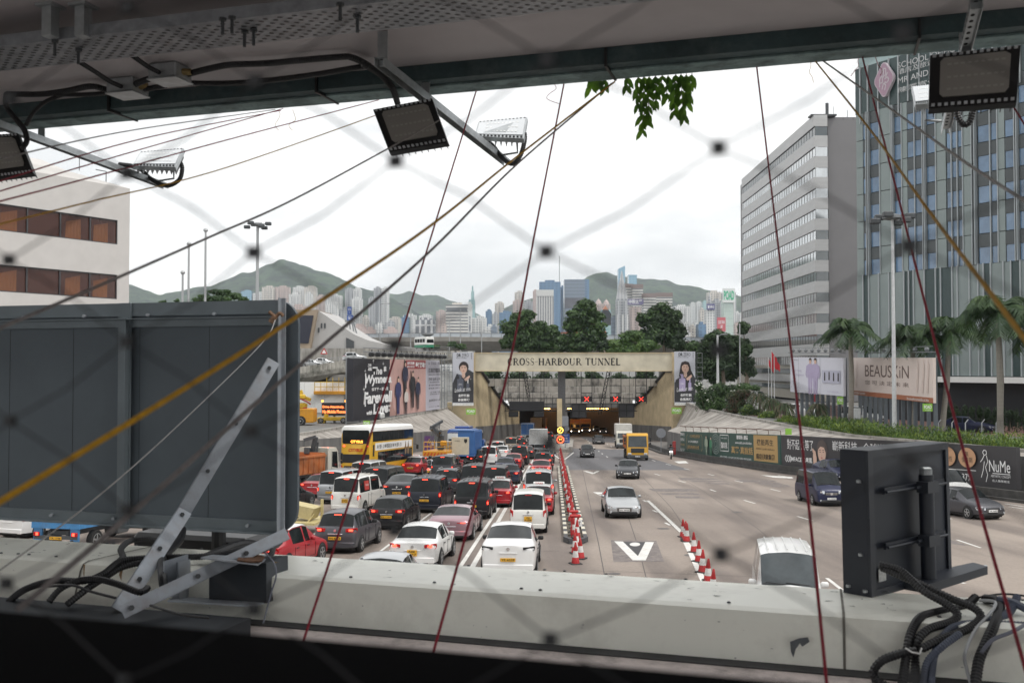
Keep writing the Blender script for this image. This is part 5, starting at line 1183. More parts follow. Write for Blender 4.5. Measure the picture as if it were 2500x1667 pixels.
f.text('NuMe',.952,.52,.066,.28,WINK,0);f.text('AESTHETIC CONCEPT',.955,.28,.062,.055,WINK);f.text('名人醫學概念',.955,.17,.055,.06,WINK);f.stroke([[(.93,.345),(.985,.345)],[(.905,.9),(.912,.88),(.913,.8),(.905,.77),(.9,.84),(.905,.9)],[(.905,.77),(.898,.66),(.892,.6)],[(.912,.77),(.916,.62),(.908,.48),(.914,.3),(.908,.12)],[(.905,.62),(.9,.4),(.893,.22)]],.05,WINK)
DKP=M('print_dark',(.035,.035,.04),.5,var=0);LAV=M('print_lavender',(.42,.36,.55),.5,var=.05);PGREY=M('board_pale_grey',(.50,.51,.56),.5,var=.03)
def drzero(f,woman):
 f.text('DR',.30,.945,.20,.06,INK,.04);f.text('ZERO',.60,.945,.34,.06,INK);f.text('Power of Science',.42,.895,.5,.022,INK);f.text('零\n創\n世',.90,.93,.06,.11,INK)
 f.poly([(.0,.06),(1,.06),(1,.50 if woman else .62),(.75,.68),(.5,.56),(.2,.60 if not woman else .5),(.0,.42)],DKP,'printed_coat')
 portrait(f,.52,.70,.20,HAIR,DKP,woman)
 bc=LAV if woman else M('print_slate',(.12,.13,.17),.4,var=0)
 f.rect(.22,.26,.52,.50,bc,'printed_bottle');f.rect(.31,.50,.43,.56,bc,'printed_bottle_neck');f.rect(.26,.56,.40,.58,bc,'printed_pump');f.rect(.66,.27,.80,.42,bc,'printed_spray');f.rect(.70,.42,.76,.50,bc if woman else WHITE,'printed_nozzle');f.text('ZERO',.37,.40,.18,.025,WINK)
 f.poly([(.55,.50),(.66,.53),(.80,.57),(.84,.54),(.70,.47),(.6,.46)],SKIN,'printed_hand')
 f.text('Look at me.',.48,.305,.78,.075,WINK,.0,rz=.12,shear=.35);f.text('全效防脫',.54,.19,.54,.055,WINK,.03);f.text('自信再現',.54,.11,.54,.055,WINK,.03)
 f.rect(0,0,1,.045,WHITE);f.text('QUALITY BOX 大昌行 屈臣氏 萬寧',.5,.022,.9,.018,INK);f.text('日本製',.86 if not woman else .06,.5,.06,.02,WINK)
f=billboard('billboard','tall billboard with short-haired figure and dark bottle left of the lintel',1105,860,990,168,1156,860,990,168,PGREY,group='tall billboards flanking the portal');drzero(f,False)
f=billboard('billboard','tall billboard with long-haired woman and lavender bottle right of the lintel',1647,858,989,168,1698,858,989,168,PGREY,group='tall billboards flanking the portal');drzero(f,True)
for px,s in ((1098,-1),(1708,1)):
 a=P(px,1000,169);r=thing('ladder_tower','thin steel ladder frame beside the tall billboard on the %s'%('left' if s<0 else 'right'),'scaffold',a,0,'ladder frames');mb=MB();b=P(px,862,169)
 for dx in (-.45,.45):mb.tube([a+Vector((dx,0,0)),b+Vector((dx,0,0))],.04,5)
 for k in range(13):q=a.lerp(b,k/12.);mb.tube([q+Vector((-.45,0,0)),q+Vector((.45,0,0))],.03,5)
 mb.obj('ladder',STEEL,r,a)
def small_sign(px0,px1,y0,y1,D,label,txt='POAD'):
 f=billboard('green_sign',label,px0,y0,y1,D,px1,y0,y1,D,POADG,.12,'lime green signs','sign')
 if txt:f.text(txt,.5,.56,.8,.45,WINK,.03);f.text('戶外廣告',.5,.16,.6,.14,WINK)
small_sign(1138,1161,997,1012,167.6,'lime green sign under the tall billboard left of the lintel');small_sign(1640,1664,995,1010,167.6,'lime green sign under the tall billboard right of the lintel')
small_sign(887,903,1027,1040,118,'lime green sign under the left end of the concert billboard');small_sign(2045,2059,968,987,102,'lime green sign hanging below the lilac billboard')
small_sign(2254,2277,985,1004,86,'lime green sign hanging below the pink BEAUSKIN billboard');small_sign(1918,1933,1046,1061,92,'plain lime panel sticking up between the two roadside billboards',None)
f=billboard('billboard','huge concert billboard reading The Wynners Farewell with Love',862,877,1029,121,1073,878,998,158,M('board_black',(.022,.022,.03),.5,var=0),.8)
PINK=M('print_pink_room',(.55,.34,.31),.5,var=.12,scale=.3);f.rect(.36,.0,.80,1,PINK);f.rect(.80,0,1,1,M('print_pale',(.50,.49,.56),.5,var=.02));f.rect(.545,.83,.795,.985,M('print_red',(.30,.02,.03),.5,var=0))
f.poly([(.36,.0),(.36,.42),(.385,.4),(.40,.15),(.44,.0)],M('print_sofa',(.42,.25,.22),.5,var=0));f.rect(.52,.45,.53,1,DKP);f.rect(.60,.30,.605,.80,DKP)
f.text('反應熱烈加開',.60,.935,.09,.06,WINK,.03);f.text('8月12六 8月13日',.60,.87,.09,.045,WINK,.03);f.text('最後兩場!!',.725,.905,.13,.11,WINK,.03)
f.text('The',.225,.80,.10,.13,WINK,.035,shear=.1);f.text('Wynners',.235,.64,.27,.19,WINK,.045,shear=.1);f.text('Farewell',.235,.35,.29,.20,WINK,.045,shear=.1);f.text('Love',.26,.16,.155,.18,WINK,.05,shear=.1);f.text('with',.145,.11,.055,.07,WINK,.05,shear=.2);f.text('Concert',.34,.19,.05,.045,WINK,.03);f.text('演唱會',.335,.11,.04,.045,WINK,.02)
f.text('溫',.145,.86,.04,.12,WINK,.03);f.text('拿',.30,.83,.035,.10,WINK,.03);f.text('情不變 + 說再見',.25,.49,.17,.06,WINK,.02)
def star(u,v,s):
 k=f.h/f.w;return [(u,v+s),(u+s*.12*k,v+s*.12),(u+s*k,v),(u+s*.12*k,v-s*.12),(u,v-s),(u-s*.12*k,v-s*.12),(u-s*k,v),(u-s*.12*k,v+s*.12)]
f.polys([star(*q) for q in ((.18,.97,.06),(.28,.92,.05),(.35,.84,.05),(.10,.80,.05),(.13,.72,.0),(.09,.50,.07),(.37,.60,.05))],WINK,'printed_stars')
f.rect(.10,.52,.11,.76,WINK);f.rect(.096,.22,.106,.46,WINK)
SUITS=[M('print_suit_%d'%i,c,.6,var=.1) for i,c in enumerate(((.03,.035,.12),(.02,.025,.06),(.015,.015,.02),(.6,.55,.52),(.02,.02,.03)))]
figure(f,.445,.02,.66,SUITS[0],SUITS[0]);figure(f,.525,.30,.66,SUITS[1],SUITS[2]);figure(f,.615,.10,.68,SUITS[2],SUITS[2]);figure(f,.68,.06,.60,SUITS[1],SUITS[4]);figure(f,.53,.0,.48,SUITS[3],SUITS[2])
for t_,v,h in (('6 - 10 AUG   8:15',.94,.06),('紅磡香港體育館',.80,.09),('HONG KONG COLISEUM',.71,.03),('$980 $680 $380',.62,.07),('票價適用於門票',.56,.025),('即日起公開發售',.50,.03),('購票通 URBTIX',.44,.03),('4.28 10AM-11PM',.36,.028),('SPONSORED BY',.32,.025),('溫拿樂隊 BIG LIVE',.2,.05),('○ ◇ ♡ △ ● ○',.07,.03)):f.text(t_,.90,v,.17 if h>.028 else .14,h,INK,.01)
r=thing('spotlight_rail','row of black spotlights on a pipe above the concert billboard','spotlight row',f.c+Vector((0,0,f.h/2)));o_=r.location.copy();mb=MB();top=f.c+Vector((0,0,f.h/2+.8));A,Bq=top-f.x*f.w*.5+f.n*1.3,top+f.x*f.w*.5+f.n*1.3
mb.tube([A,Bq],.07,6);mb.tube([A+Vector((0,0,.5)),Bq+f.x*2+Vector((0,0,.5))],.05,6);mb.obj('rail',STEEL,r,o_)
for k in range(15):q=A.lerp(Bq,(k+1.2)/16.);mb=MB();mb.bbox(q+Vector((0,0,-.3)),(.75,.5,.5),.12,rz=-.35);mb.box(q+Vector((0,.3,.0)),(.12,.12,.6));mb.obj('spotlight',BLACK,r,o_)
mb=MB();
for k in range(9):q=f.c-f.x*f.w*(.5-k/8.)-f.n*.9;mb.tube([q-Vector((0,0,f.h/2+.6)),q+Vector((0,0,f.h/2))],.1,6)
for x in (1.2,3.0):
 q=f.c+f.x*(f.w/2+x);mb.tube([q-Vector((0,0,f.h/2)),q+Vector((0,0,f.h/2+1))],.07,5)
 if x<2:
  for k in range(8):w_=q+Vector((0,0,-f.h/2+1.1*k));mb.tube([w_,w_+f.x*1.8],.05,5)
mb.obj('support_frame',STEEL,f.root,f.o)
TEAL=M('board_teal',(.08,.32,.33),.5,var=.05)
f=billboard('billboard','teal poster with a swirly pink number 3 behind the bus',758,1074,1131,104.8,842,1073,1129,111,TEAL,.15)
f.text('3',.82,.5,.26,.62,M('print_pink',(.55,.33,.30),.5,var=.3,scale=2),.05)
f=billboard('billboard','purple poster with a girl and swirl patterns right of the bus',1024,1064,1100,134,1060,1064,1098,139,M('board_purple',(.10,.035,.14),.5,var=.05),.15);portrait(f,.25,.5,.5,M('print_brown',(.2,.1,.06),.5,var=0));ring(f,.62,.62,.35,.22,M('print_swirl',(.45,.30,.12),.5,var=0));f.text('Nat',.85,.5,.2,.3,WINK)
f=billboard('billboard','lilac billboard with two women back to back, on grey posts',1930,872,956,114,2060,873,967,103,M('board_lilac',(.62,.62,.69),.5,var=.02),.25)
LD=M('print_lilac_dress',(.42,.36,.52),.6,var=.05)
for u,s in ((.40,1),(.50,1)):
 figure(f,u,-.02,.98,LD,LD);
f.text('Forever Young',.13,.62,.2,.07,LD);f.text('Elegance',.2,.5,.16,.07,LD);f.rect(.63,.32,.95,.66,M('print_lilac2',(.46,.46,.56),.5,var=0));figs=[(.68,.5),(.76,.52),(.84,.5),(.92,.5)]
f.polys([[(u-.012,v-.12),(u+.012,v-.12),(u+.01,v+.08),(u,v+.12),(u-.01,v+.08)] for u,v in figs],HAIR,'printed_figures');f.stroke([[(.18,0),(.18,1)],[(.595,0),(.595,1)]],.04,STEEL);f.text('www.medical.hk',.83,.1,.2,.03,LD);f.text('SKIN MEDICAL',.13,.92,.1,.03,INK)
g1=f
f=billboard('billboard','pale pink BEAUSKIN billboard with brown base stripe, on grey posts',2083,873,963,108,2279,873,984,87.6,M('board_pink',(.72,.61,.56),.5,var=.02),.25)
BRN=M('print_brown_ink',(.13,.075,.06),.5,var=0);f.rect(0,0,1,.115,M('print_terracotta',(.38,.13,.06),.5,var=0));f.text('BEAUSKiN',.46,.66,.56,.30,BRN,0);f.text('您 可 決 定 未 來',.46,.36,.56,.11,BRN);f.text('#美容醫學 煥膚專家',.10,.057,.17,.055,WINK);f.text('beauskinmedical.hk',.84,.05,.24,.06,WINK)
f.polys([[(u,.2),(u+.02,.2),(u+.035,.85),(u+.02,.95)] for u in (.04,.82,.88,.93)],M('print_pink2',(.66,.54,.49),.5,var=0),'printed_waves')
POST=M('post_slate',(.10,.115,.13),.6,var=.1)
for ff,n in ((g1,10),(f,14)):
 for k in range(n):
  q=ff.c-ff.x*ff.w*(.5-(k+.5)/n)-ff.n*.5;mb=MB();mb.box((q.x,q.y,(q.z+ff.h*.5+.9)/2),(.24,.3,q.z+ff.h*.5-.9),rz=math.atan2(ff.x.y,ff.x.x));mb.obj('post',POST,ff.root,ff.o)
 mb=MB();tq=ff.c+Vector((0,0,ff.h/2+.5));A,Bq=tq-ff.x*ff.w*.5,tq+ff.x*ff.w*.5;mb.beam(A,Bq,.5,.08);mb.beam(A+Vector((0,0,.5)),Bq+Vector((0,0,.5)),.06,.06)
 for k in range(8):q=A.lerp(Bq,(k+.5)/8);mb.tube([q,q+Vector((0,0,.5))],.03,5);mb.bbox(q+Vector((0,0,.25)),(.4,.35,.35),.1)
 mb.obj('catwalk',STEEL,ff.root,ff.o)
# ---------------- flyovers and left-hand works ----------------
FLY=stain_mat('flyover_concrete',(.30,.285,.26),(.10,.095,.085),sc=(.3,.3,.3),ns=1,lo=.5,hi=.8)
r=thing('background_flyover','smooth concrete flyover crossing behind the portal trees','flyover',P(1100,880,262));o=r.location.copy();mb=MB()
pts=[(640,845,300),(800,826,285),(900,824,272),(1100,822,262),(1300,824,258),(1500,828,256),(1750,834,258),(2300,848,262)]
sec=[(.0,0),(.0,-1.1),(1.2,-2.0),(3.5,-3.6),(7,-3.6),(9.5,-2.0),(10.5,-1.1),(10.5,0)]
rows=[]
for px,y,D in pts:
 q=P(px,y,D);rows.append([q+Vector((0,a,b)) for a,b in sec])
for i in range(len(rows)-1):
 for k in range(len(sec)):j=(k+1)%len(sec);mb.quad(rows[i][k],rows[i+1][k],rows[i+1][j],rows[i][j])
mb.obj('deck',FLY,r,o,smooth=50)
mb=MB();gl_=MB()
for i in range(len(pts)-1):
 a,b=P(*pts[i]),P(*pts[i+1]);n=8
 mb.beam(a+Vector((0,.3,1.05)),b+Vector((0,.3,1.05)),.12,.12)
 for k in range(n):q=a.lerp(b,k/n);mb.box(q+Vector((0,.3,.5)),(.12,.12,1.1))
 gl_.quad(a+Vector((0,.34,.05)),b+Vector((0,.34,.05)),b+Vector((0,.34,.95)),a+Vector((0,.34,.95)))
mb.obj('railing',STEEL,r,o);gl_.obj('barrier_panel',M('barrier_glass',(.50,.54,.58),.2,var=.05),r,o)
for px in (790,960,1180,1330,1620):q=P(px,850,268);mb=MB();mb.box((q.x,q.y+1,q.z/2-.6),(2.2,1.6,q.z+.2));mb.box((q.x,q.y+1,q.z-1.2),(4.5,2.0,1.2));mb.obj('pier',FLY,r,o)
RAMPC=stain_mat('ramp_concrete',(.42,.40,.36),(.04,.045,.03),sc=(.5,.5,.25),ns=.9,lo=.48,hi=.66)
r=thing('ramp_flyover','stained concrete ramp with ribbed parapet rising behind the concert billboard','flyover',P(760,930,188));o=r.location.copy();mb=MB();rb_=MB()
pts=[(540,918,180),(640,906,184),(721,897,188),(790,888,191),(862,878,195),(960,864,212),(1040,858,224),(1110,856,232)]
rows=[]
for i,(px,y,D) in enumerate(pts):
 q=P(px,y,D);rows.append([q+Vector((0,a,b)) for a,b in ((0,0),(-.1,-1.2),(.3,-2.1),(3.0,-3.0),(7.5,-3.0),(9,-1.5),(9,0))])
for i in range(len(rows)-1):
 for k in range(7):j=(k+1)%7;mb.quad(rows[i][k],rows[i+1][k],rows[i+1][j],rows[i][j])
 a,b=rows[i][0],rows[i+1][0]
 for k in range(7):q=a.lerp(b,k/7);rb_.box(q+Vector((0,-.12,-.75)),(.22,.2,1.5))
mb.obj('deck',RAMPC,r,o);rb_.obj('parapet_ribs',RAMPC,r,o);mb=MB()
for i in range(len(rows)-1):
 a,b=rows[i][0],rows[i+1][0];mb.tube([a+Vector((0,.2,.9)),b+Vector((0,.2,.9))],.04,5);mb.tube([a+Vector((0,.2,.5)),b+Vector((0,.2,.5))],.03,5)
 for k in range(4):q=a.lerp(b,k/4);mb.tube([q+Vector((0,.2,0)),q+Vector((0,.2,.95))],.04,5)
mb.obj('railing',STEEL,r,o)
for px,y in ((735,925),(812,930)):q=P(px,y,191);mb=MB();mb.box((q.x,q.y+4,q.z/2),(3.2,3,q.z));mb.prism([(q.x-6,q.y+2.5,q.z+1.2),(q.x+6,q.y+2.5,q.z+1.2),(q.x+3.4,q.y+2.5,q.z-1.6),(q.x-3.4,q.y+2.5,q.z-1.6)],(0,3,0));mb.obj('pier',FLY,r,o)
def oncar(ty,c,px,D,hdg,lb,see='rear'):
 i=max(k for k in range(len(pts)) if pts[k][0]<=px);p0,p1=pts[i],pts[min(i+1,len(pts)-1)];f_=(px-p0[0])/max(1,p1[0]-p0[0]);yv=p0[1]+(p1[1]-p0[1])*f_
 z=P(px,yv,p0[2]+(p1[2]-p0[2])*f_).z;q=Vector(((px-1250)/F*D,D,z+.02));return car(ty,c,lb,q,hdg,see,None,lit=False,group='cars up on the left ramp')
oncar('suv','silver',838,196,68,'silver estate car seen side-on up on the left ramp');oncar('sedan','lsilver',757,192.5,70,'pale saloon up on the left ramp beside a warning triangle');oncar('sedan','silver',728,191,70,'dark-windowed car at the left end of the ramp')
q=P(1030,852,228);minibus((q.x-1,q.y+1.5,q.z),150)
c=P(791,858,189.5);r=thing('warning_triangle','red and white triangular warning sign up on the ramp','sign',c);mb=MB();mb.prism([c+Vector((-.7,0,-.5)),c+Vector((.7,0,-.5)),c+Vector((0,0,.7))],(0,.06,0));mb.obj('plate',M('sign_red',(.5,.03,.03),.5),r,c);mb=MB();mb.prism([c+Vector((-.42,-.01,-.34)),c+Vector((.42,-.01,-.34)),c+Vector((0,-.01,.4))],(0,-.01,0));mb.obj('sign_face',WHITE,r,c);mb=MB();mb.box(c+Vector((0,.1,-1)),(.08,.06,2.2));mb.obj('post',STEEL,r,c)
YEL=M('machine_yellow',(.62,.40,.02),.45,var=.1,dirt=(.2,.14,.06),damt=.4)
c=P(755,1000,150);r=thing('hoarding','plain white hoarding behind the yellow tow truck','hoarding',c);mb=MB()
for k in range(6):a=P(700+k*24,0,150);mb.box((a.x+.75,150,2.6),(1.46,.12,4.6))
mb.obj('panel',WHITE,r,c)
c=P(815,1040,124);c.z=.2;r=thing('led_trailer','black LED board reading Drive Attentively, No Mobile Phones on a yellow trailer','message trailer',c)
bc=P(815.5,998.5,124);mb=MB();mb.bbox(bc+Vector((0,.2,0)),(3.1,.36,1.6),.04);mb.obj('board',FR,r,c)
f=Face(r,bc,(1,0,0),3.1,1.55,step=.005);LEDO=M('lit_orange_text',(1,.22,.06),emit=1.7);f.text('Drive Attentively,',.47,.66,.86,.26,LEDO,.02);f.text('No Mobile Phones',.5,.30,.92,.26,LEDO,.02)
for dx in (-1.45,1.45):mb=MB();mb.cyl(bc+Vector((dx,0,1.0)),.14,.12,'y',12);mb.obj('amber_beacon',AMBER,r,c)
mb=MB();mb.box(bc+Vector((0,.3,-1.4)),(.25,.25,2.0));mb.obj('mast',STEEL,r,c)
mb=MB();mb.bbox((c.x+.6,c.y,.75),(3.6,1.4,.45),.06);mb.bbox((c.x-1.5,c.y,.55),(.9,1.2,.7),.06);mb.bbox((c.x-.9,c.y-.3,1.15),(.5,.5,.35),.05);mb.obj('chassis',YEL,r,c)
tm,rm2=wheel_meshes(.35,.22)
for dx in (-1.5,1.3):
 wo=put('wheel',tm,r,(dx,-.75,.35),(0,0,R(-90)));put('rim',rm2,wo)
c=P(738,1041,119);c.z=.2;r=thing('tow_truck','heavy orange tow truck with three rear axles and folded boom','tow truck',c)
mb=MB();mb.bbox((c.x-2.5,c.y+1.2,1.35),(7.6,2.4,1.7),.1);mb.obj('body',ORY,r,c,smooth=30)
mb=MB();mb.beam((c.x-4,c.y+1,2.6),(c.x-.2,c.y+1,4.2),.5,.5);mb.beam((c.x-1,c.y+1,3.9),(c.x+.8,c.y+.9,3.2),.35,.4);mb.beam((c.x-3.8,c.y+.7,2.4),(c.x-.5,c.y+.7,3.0),.35,.3);mb.bbox((c.x-.3,c.y+.9,2.5),(1.3,1,.7),.15);mb.bbox((c.x-.2,c.y+.6,3.6),(.9,.6,.6),.15);mb.obj('boom',YEL,r,c)
mb=MB();mb.tube([(c.x-.4,c.y+.4,3.4),(c.x+.5,c.y+.4,3.0),(c.x+.9,c.y+.4,2.7)],.1,6);mb.bbox((c.x+.2,c.y+.5,2.1),(.5,.4,.5),.1);mb.obj('hook',M('hook_red',(.3,.03,.02),.5),r,c)
tm,rm2=wheel_meshes(.52,.32)
for dx in (-.2,-1.65,-3.1):
 mb=MB();mb.cyl((c.x+dx,c.y+.03,.72),.62,.14,'y',20);mb.obj('wheel_arch',TRIM,r,c);wo=put('wheel',tm,r,(dx,.0,.52),(0,0,R(-90)));put('rim',rm2,wo)
c=P(830,1000,150);c.z=.2;r=thing('access_platform','orange scissor platform with yellow railings behind the LED board','work platform',c);mb=MB();mb.bbox((c.x,c.y,3.3),(7.5,2.4,.5),.05);mb.bbox((c.x+2.3,c.y,1.6),(2.4,2.2,2.6),.1);mb.obj('deck',ORY,r,c)
mb=MB();
for k in range(9):mb.tube([(c.x-3.6+k*.9,c.y-1.1,3.5),(c.x-3.6+k*.9,c.y-1.1,5.6 if 1<k<6 else 4.9)],.05,5)
for z in (4.2,4.9):mb.tube([(c.x-3.6,c.y-1.1,z),(c.x+3.6,c.y-1.1,z)],.05,5)
mb.obj('railing',YEL,r,c)
p_=P(852,1030,132);p_.z=.2;car('van','white','small white lorry cab parked left of the concert billboard',p_,100,'rear',None,lit=False,group=None)
WB=M('wedge_cladding',(.42,.41,.40),.6,var=.06,scale=.5);c=P(820,850,240);r=thing('wedge_building','pale building with long sloping roofline and a big dark panel on the left','building',c);D=240
mb=MB();mb.prism([P(x,y,D) for x,y in ((757,895),(757,842),(774,756),(833,796),(866,817),(900,831),(950,842),(1010,848),(1010,895))],(0,30,0));mb.obj('sloped_wall',WB,r,c)
mb=MB();mb.prism([P(x,y,D-2) for x,y in ((690,756),(774,756),(757,850),(690,850))],(0,20,0));mb.obj('brick_block',M('tan_brick',(.34,.27,.20),.8,var=.1,scale=.6),r,c)
mb=MB();mb.prism([P(x,y,D-2.3) for x,y in ((690,770),(765,770),(753,838),(690,838))],(0,.25,0));mb.obj('dark_panel',M('dark_screen',(.012,.014,.03),.25,var=0),r,c)
mb=MB();mb.prism([P(x,y,D-.3) for x,y in ((845,824),(864,833),(864,858),(845,858))],(0,.25,0));mb.obj('doorway',DGREY,r,c);mb=MB();
for x,y in ((785,795),(793,795),(778,806)):mb.box(P(x,y,D-.1),(.4,.1,1.2))
mb.obj('slit_window',DGREY,r,c)
mb=MB();mb.prism([P(x,y,236) for x,y in ((690,850),(1010,850),(1010,895),(690,895))],(0,3,0));mb.obj('base_wall',CONC,r,c)
c=P(855,800,250);r=thing('blue_road_sign','pair of blue motorway signs on splayed legs above the wedge building','sign',c)
for x0,x1,y0,y1,tx in ((848,858,749,768,'香港\n←'),(847,862,769,782,'隧道 ↑')):
 f=billboard('x',None,x0,y0,y1,250,x1,y0,y1,250,BLUE,.2);bo=f.root;f.text(tx,.5,.5,.6,.7,WINK);
 for ch in list(bo.children):ch.parent=r;ch.location=ch.location+(bo.location-r.location);ch.name='sign_panel' if ch.name.startswith('panel') else ch.name
 bpy.data.objects.remove(bo)
mb=MB()
for a,b in (((849,784),(843,820)),((853,784),(857,822)),((859,784),(866,822)),((862,784),(873,822))):mb.beam(P(a[0],a[1],250),P(b[0],b[1],250),.3,.3)
mb.beam(P(842,784,250),P(868,784,250),.4,.4);mb.obj('legs',STEEL,r,c)
c=P(790,960,205);r=thing('undercroft_wall','grey wall with dark doorways under the left ramp','wall',c);mb=MB();mb.box((P(790,960,205).x,206,2.4),(26,1,4.6));mb.obj('wall',CONC,r,c)
mb=MB();[mb.box((P(x,960,205).x,205.4,1.7),(1.5,.2,3)) for x in (718,760,800)];mb.obj('doorway',DGREY,r,c)
# ---------------- poles, lamps, flags ----------------
PG=M('pole_grey',(.40,.41,.42),.5,.2,var=.05)
def pole(name,label,px,ytop,D,r0,r1,zb=.2,cat='pole',head=None,group=None,mat=None):
 t=P(px,ytop,D);b=Vector((t.x,t.y,zb));r=thing(name,label,cat,b,0,group);mb=MB();mb.tube([b,(b+t)/2,t],r0,10,radii=[r0,(r0+r1)/2,r1]);mb.obj('pole',mat or PG,r,b)
 if head:head(r,t,b)
 return r
def mast_head(r,t,b):
 mb=MB();mb.lathe(t,[(.5,-.25),(.9,-.15),(.9,.1),(.4,.25)],12);mb.obj('ring',STEEL,r,b)
 for k in range(6):a=k*1.05;mb=MB();mb.bbox(t+Vector((1.6*math.cos(a),1.1*math.sin(a),.1-.5*(k%2))),(.9,.6,.5),.08);mb.beam(t,t+Vector((1.6*math.cos(a),1.1*math.sin(a),.1)),.08,.08);mb.obj('floodlight',DGREY,r,b)
def arm_head(s=-1,L=2.0):
 def h(r,t,b):mb=MB();mb.tube([t+Vector((0,0,-.3)),t+Vector((s*.4,0,0)),t+Vector((s*L,0,.15))],.06,6);mb.bbox(t+Vector((s*(L+.4),0,.1)),(1.0,.3,.16),.06);mb.obj('lamp_arm',STEEL,r,b)
 return h
pole('high_mast_lamp','tall grey mast with a ring of floodlights on the left',629,548,150,.36,.2,head=mast_head,cat='mast light')
def ball(r,t,b):mb=MB();mb.lathe(t,[(.05,-.2),(.2,-.12),(.24,0),(.15,.15),(.03,.2)],10);mb.obj('finial',PG,r,b)
for px,y,lb in ((446,665,'shortest flagpole above the sign back, with round finial'),(461,595,'middle of the three bare flagpoles'),(502,562,'tallest of the three bare flagpoles')):pole('flagpole',lb,px,y,95,.16,.10,head=ball,group='bare flagpoles at the left',cat='flagpole')
for px,y,D,s,lb in ((1003,742,240,-1,'street lamp with short left arm above the flyover'),(1124,755,250,-1,'street lamp over the middle of the flyover'),(928,742,262,1,'slim street lamp near the twin towers'),(1176,808,245,1,'small street lamp right of the flyover middle'),(1554,846,230,1,'small street lamp between the portal trees'),(1097,781,248,1,'thin lamp post left of the banded white block')):pole('street_lamp',lb,px,y,D,.14,.09,head=arm_head(s),group='street lamps by the flyover',cat='street lamp')
def cone_head(r,t,b):mb=MB();mb.lathe(t,[(.2,-.5),(1.4,.1),(1.5,.25),(.6,.4)],14);mb.obj('lamp_bowl',STEEL,r,b)
pole('bowl_lamp','mushroom-headed lamp on a pole above the concert billboard',1044,818,225,.25,.2,zb=9,head=cone_head,cat='street lamp')
pole('street_lamp','white lamp post standing in the shrubs right of the tall billboard',1752,818,150,.22,.15,zb=.9,mat=M('white_pole',(.55,.56,.57),.5),cat='street lamp',head=arm_head(1,.6));pole('street_lamp','thin grey post in front of the dark trees',1806,790,165,.12,.1,zb=.9,cat='street lamp')
pole('high_mast_lamp','white tapering mast with floodlights in front of the striped tower',2179,530,91,.22,.11,zb=.9,head=mast_head,mat=M('white_pole',(.55,.56,.57),.5),cat='mast light')
REDF=M('flag_red',(.5,.02,.03),.7,var=.1)
for px,y,sz,lb in ((1876,872,.8,'small red flag, left of the three flags'),(1883,853,1.4,'largest red flag on the tallest flagpole'),(1890,868,.8,'dark red flag, right of the three flags')):
 def fl(r,t,b,sz=sz):mb=MB();mb.add([t+Vector((x*.55,.1*math.sin(x*2),-.2-x*.9+dz)) for x,dz in ((0,0),(.8,.1),(1.6,.2),(1.6,-1.1*sz),(.8,-1.3*sz),(0,-1.2*sz))],[(0,1,4,5),(1,2,3,4)]);mb.obj('flag',REDF,r,b)
 pole('flagpole',lb,px,y,152,.07,.05,zb=.9,head=fl,group='red flags by the banded building',mat=M('white_pole',(.55,.56,.57),.5),cat='flag')
def up(ty,c,px,D,hdg,lb,see='front',z=1.02):return car(ty,c,lb,Vector(((px-1250)/F*D,D,z)),hdg,see,None,lit=False,group='cars on the upper road at the right')
up('mpv','lsilver',2150,106,150,'silver people carrier behind the posts of the pink billboard');up('bigsedan','navy',2425,93,125,'navy saloon half hidden by the hedge on the upper road');up('suv','white',2000,119,140,'white off-roader sunk behind bright bushes on the upper road');up('sedan','white',1868,190,160,'white saloon far back beside the red flags')
mb=MB();mb.quad((30,126,1.03),(47,82,1.03),(80,82,1.03),(55,140,1.03));tag(mb.obj('red_paving',M('red_paving',(.20,.11,.09),.9,var=.15,scale=1)),kind='structure')
c=Vector((55,110,1));r=thing('parapet_wall','long reddish grey parapet wall behind the upper road','wall',c);mb=MB();mb.beam((34,133,1.6),(66,93,1.6),.3,1.5);mb.obj('wall',M('red_grey_wall',(.20,.15,.14),.85,var=.15),r,c);mb=MB();mb.beam((34,133,2.4),(66,93,2.4),.4,.14);mb.obj('coping',CONC,r,c)
for k,px in enumerate((2291,2324,2357,2397,2432)):
 D=90-k*1.7;pole('fence_post',['first','second','third','fourth','fifth'][k]+' cranked fence post from the left in front of the navy saloon',px,1032,D,.05,.05,zb=1.0,group='cranked fence posts',cat='fence post',head=lambda r,t,b:(lambda mb:(mb.tube([t,t+Vector((.25,0,.3))],.04,5),mb.obj('crank',PG,r,b)))(MB()))
c=P(2093,1010,97);r=thing('grey_cabinet','pale grey electric cabinet on the post nearest the first palm','cabinet',c);mb=MB();mb.bbox(c,(.6,.4,1.1),.04);mb.obj('box',SGREY if False else M('pale_cabinet',(.45,.46,.46),.5),r,c);mb=MB();mb.bbox(c+Vector((0,-.21,0)),(.46,.03,.9),.01);mb.obj('door',M('pale_cabinet_door',(.50,.51,.51),.5),r,c)
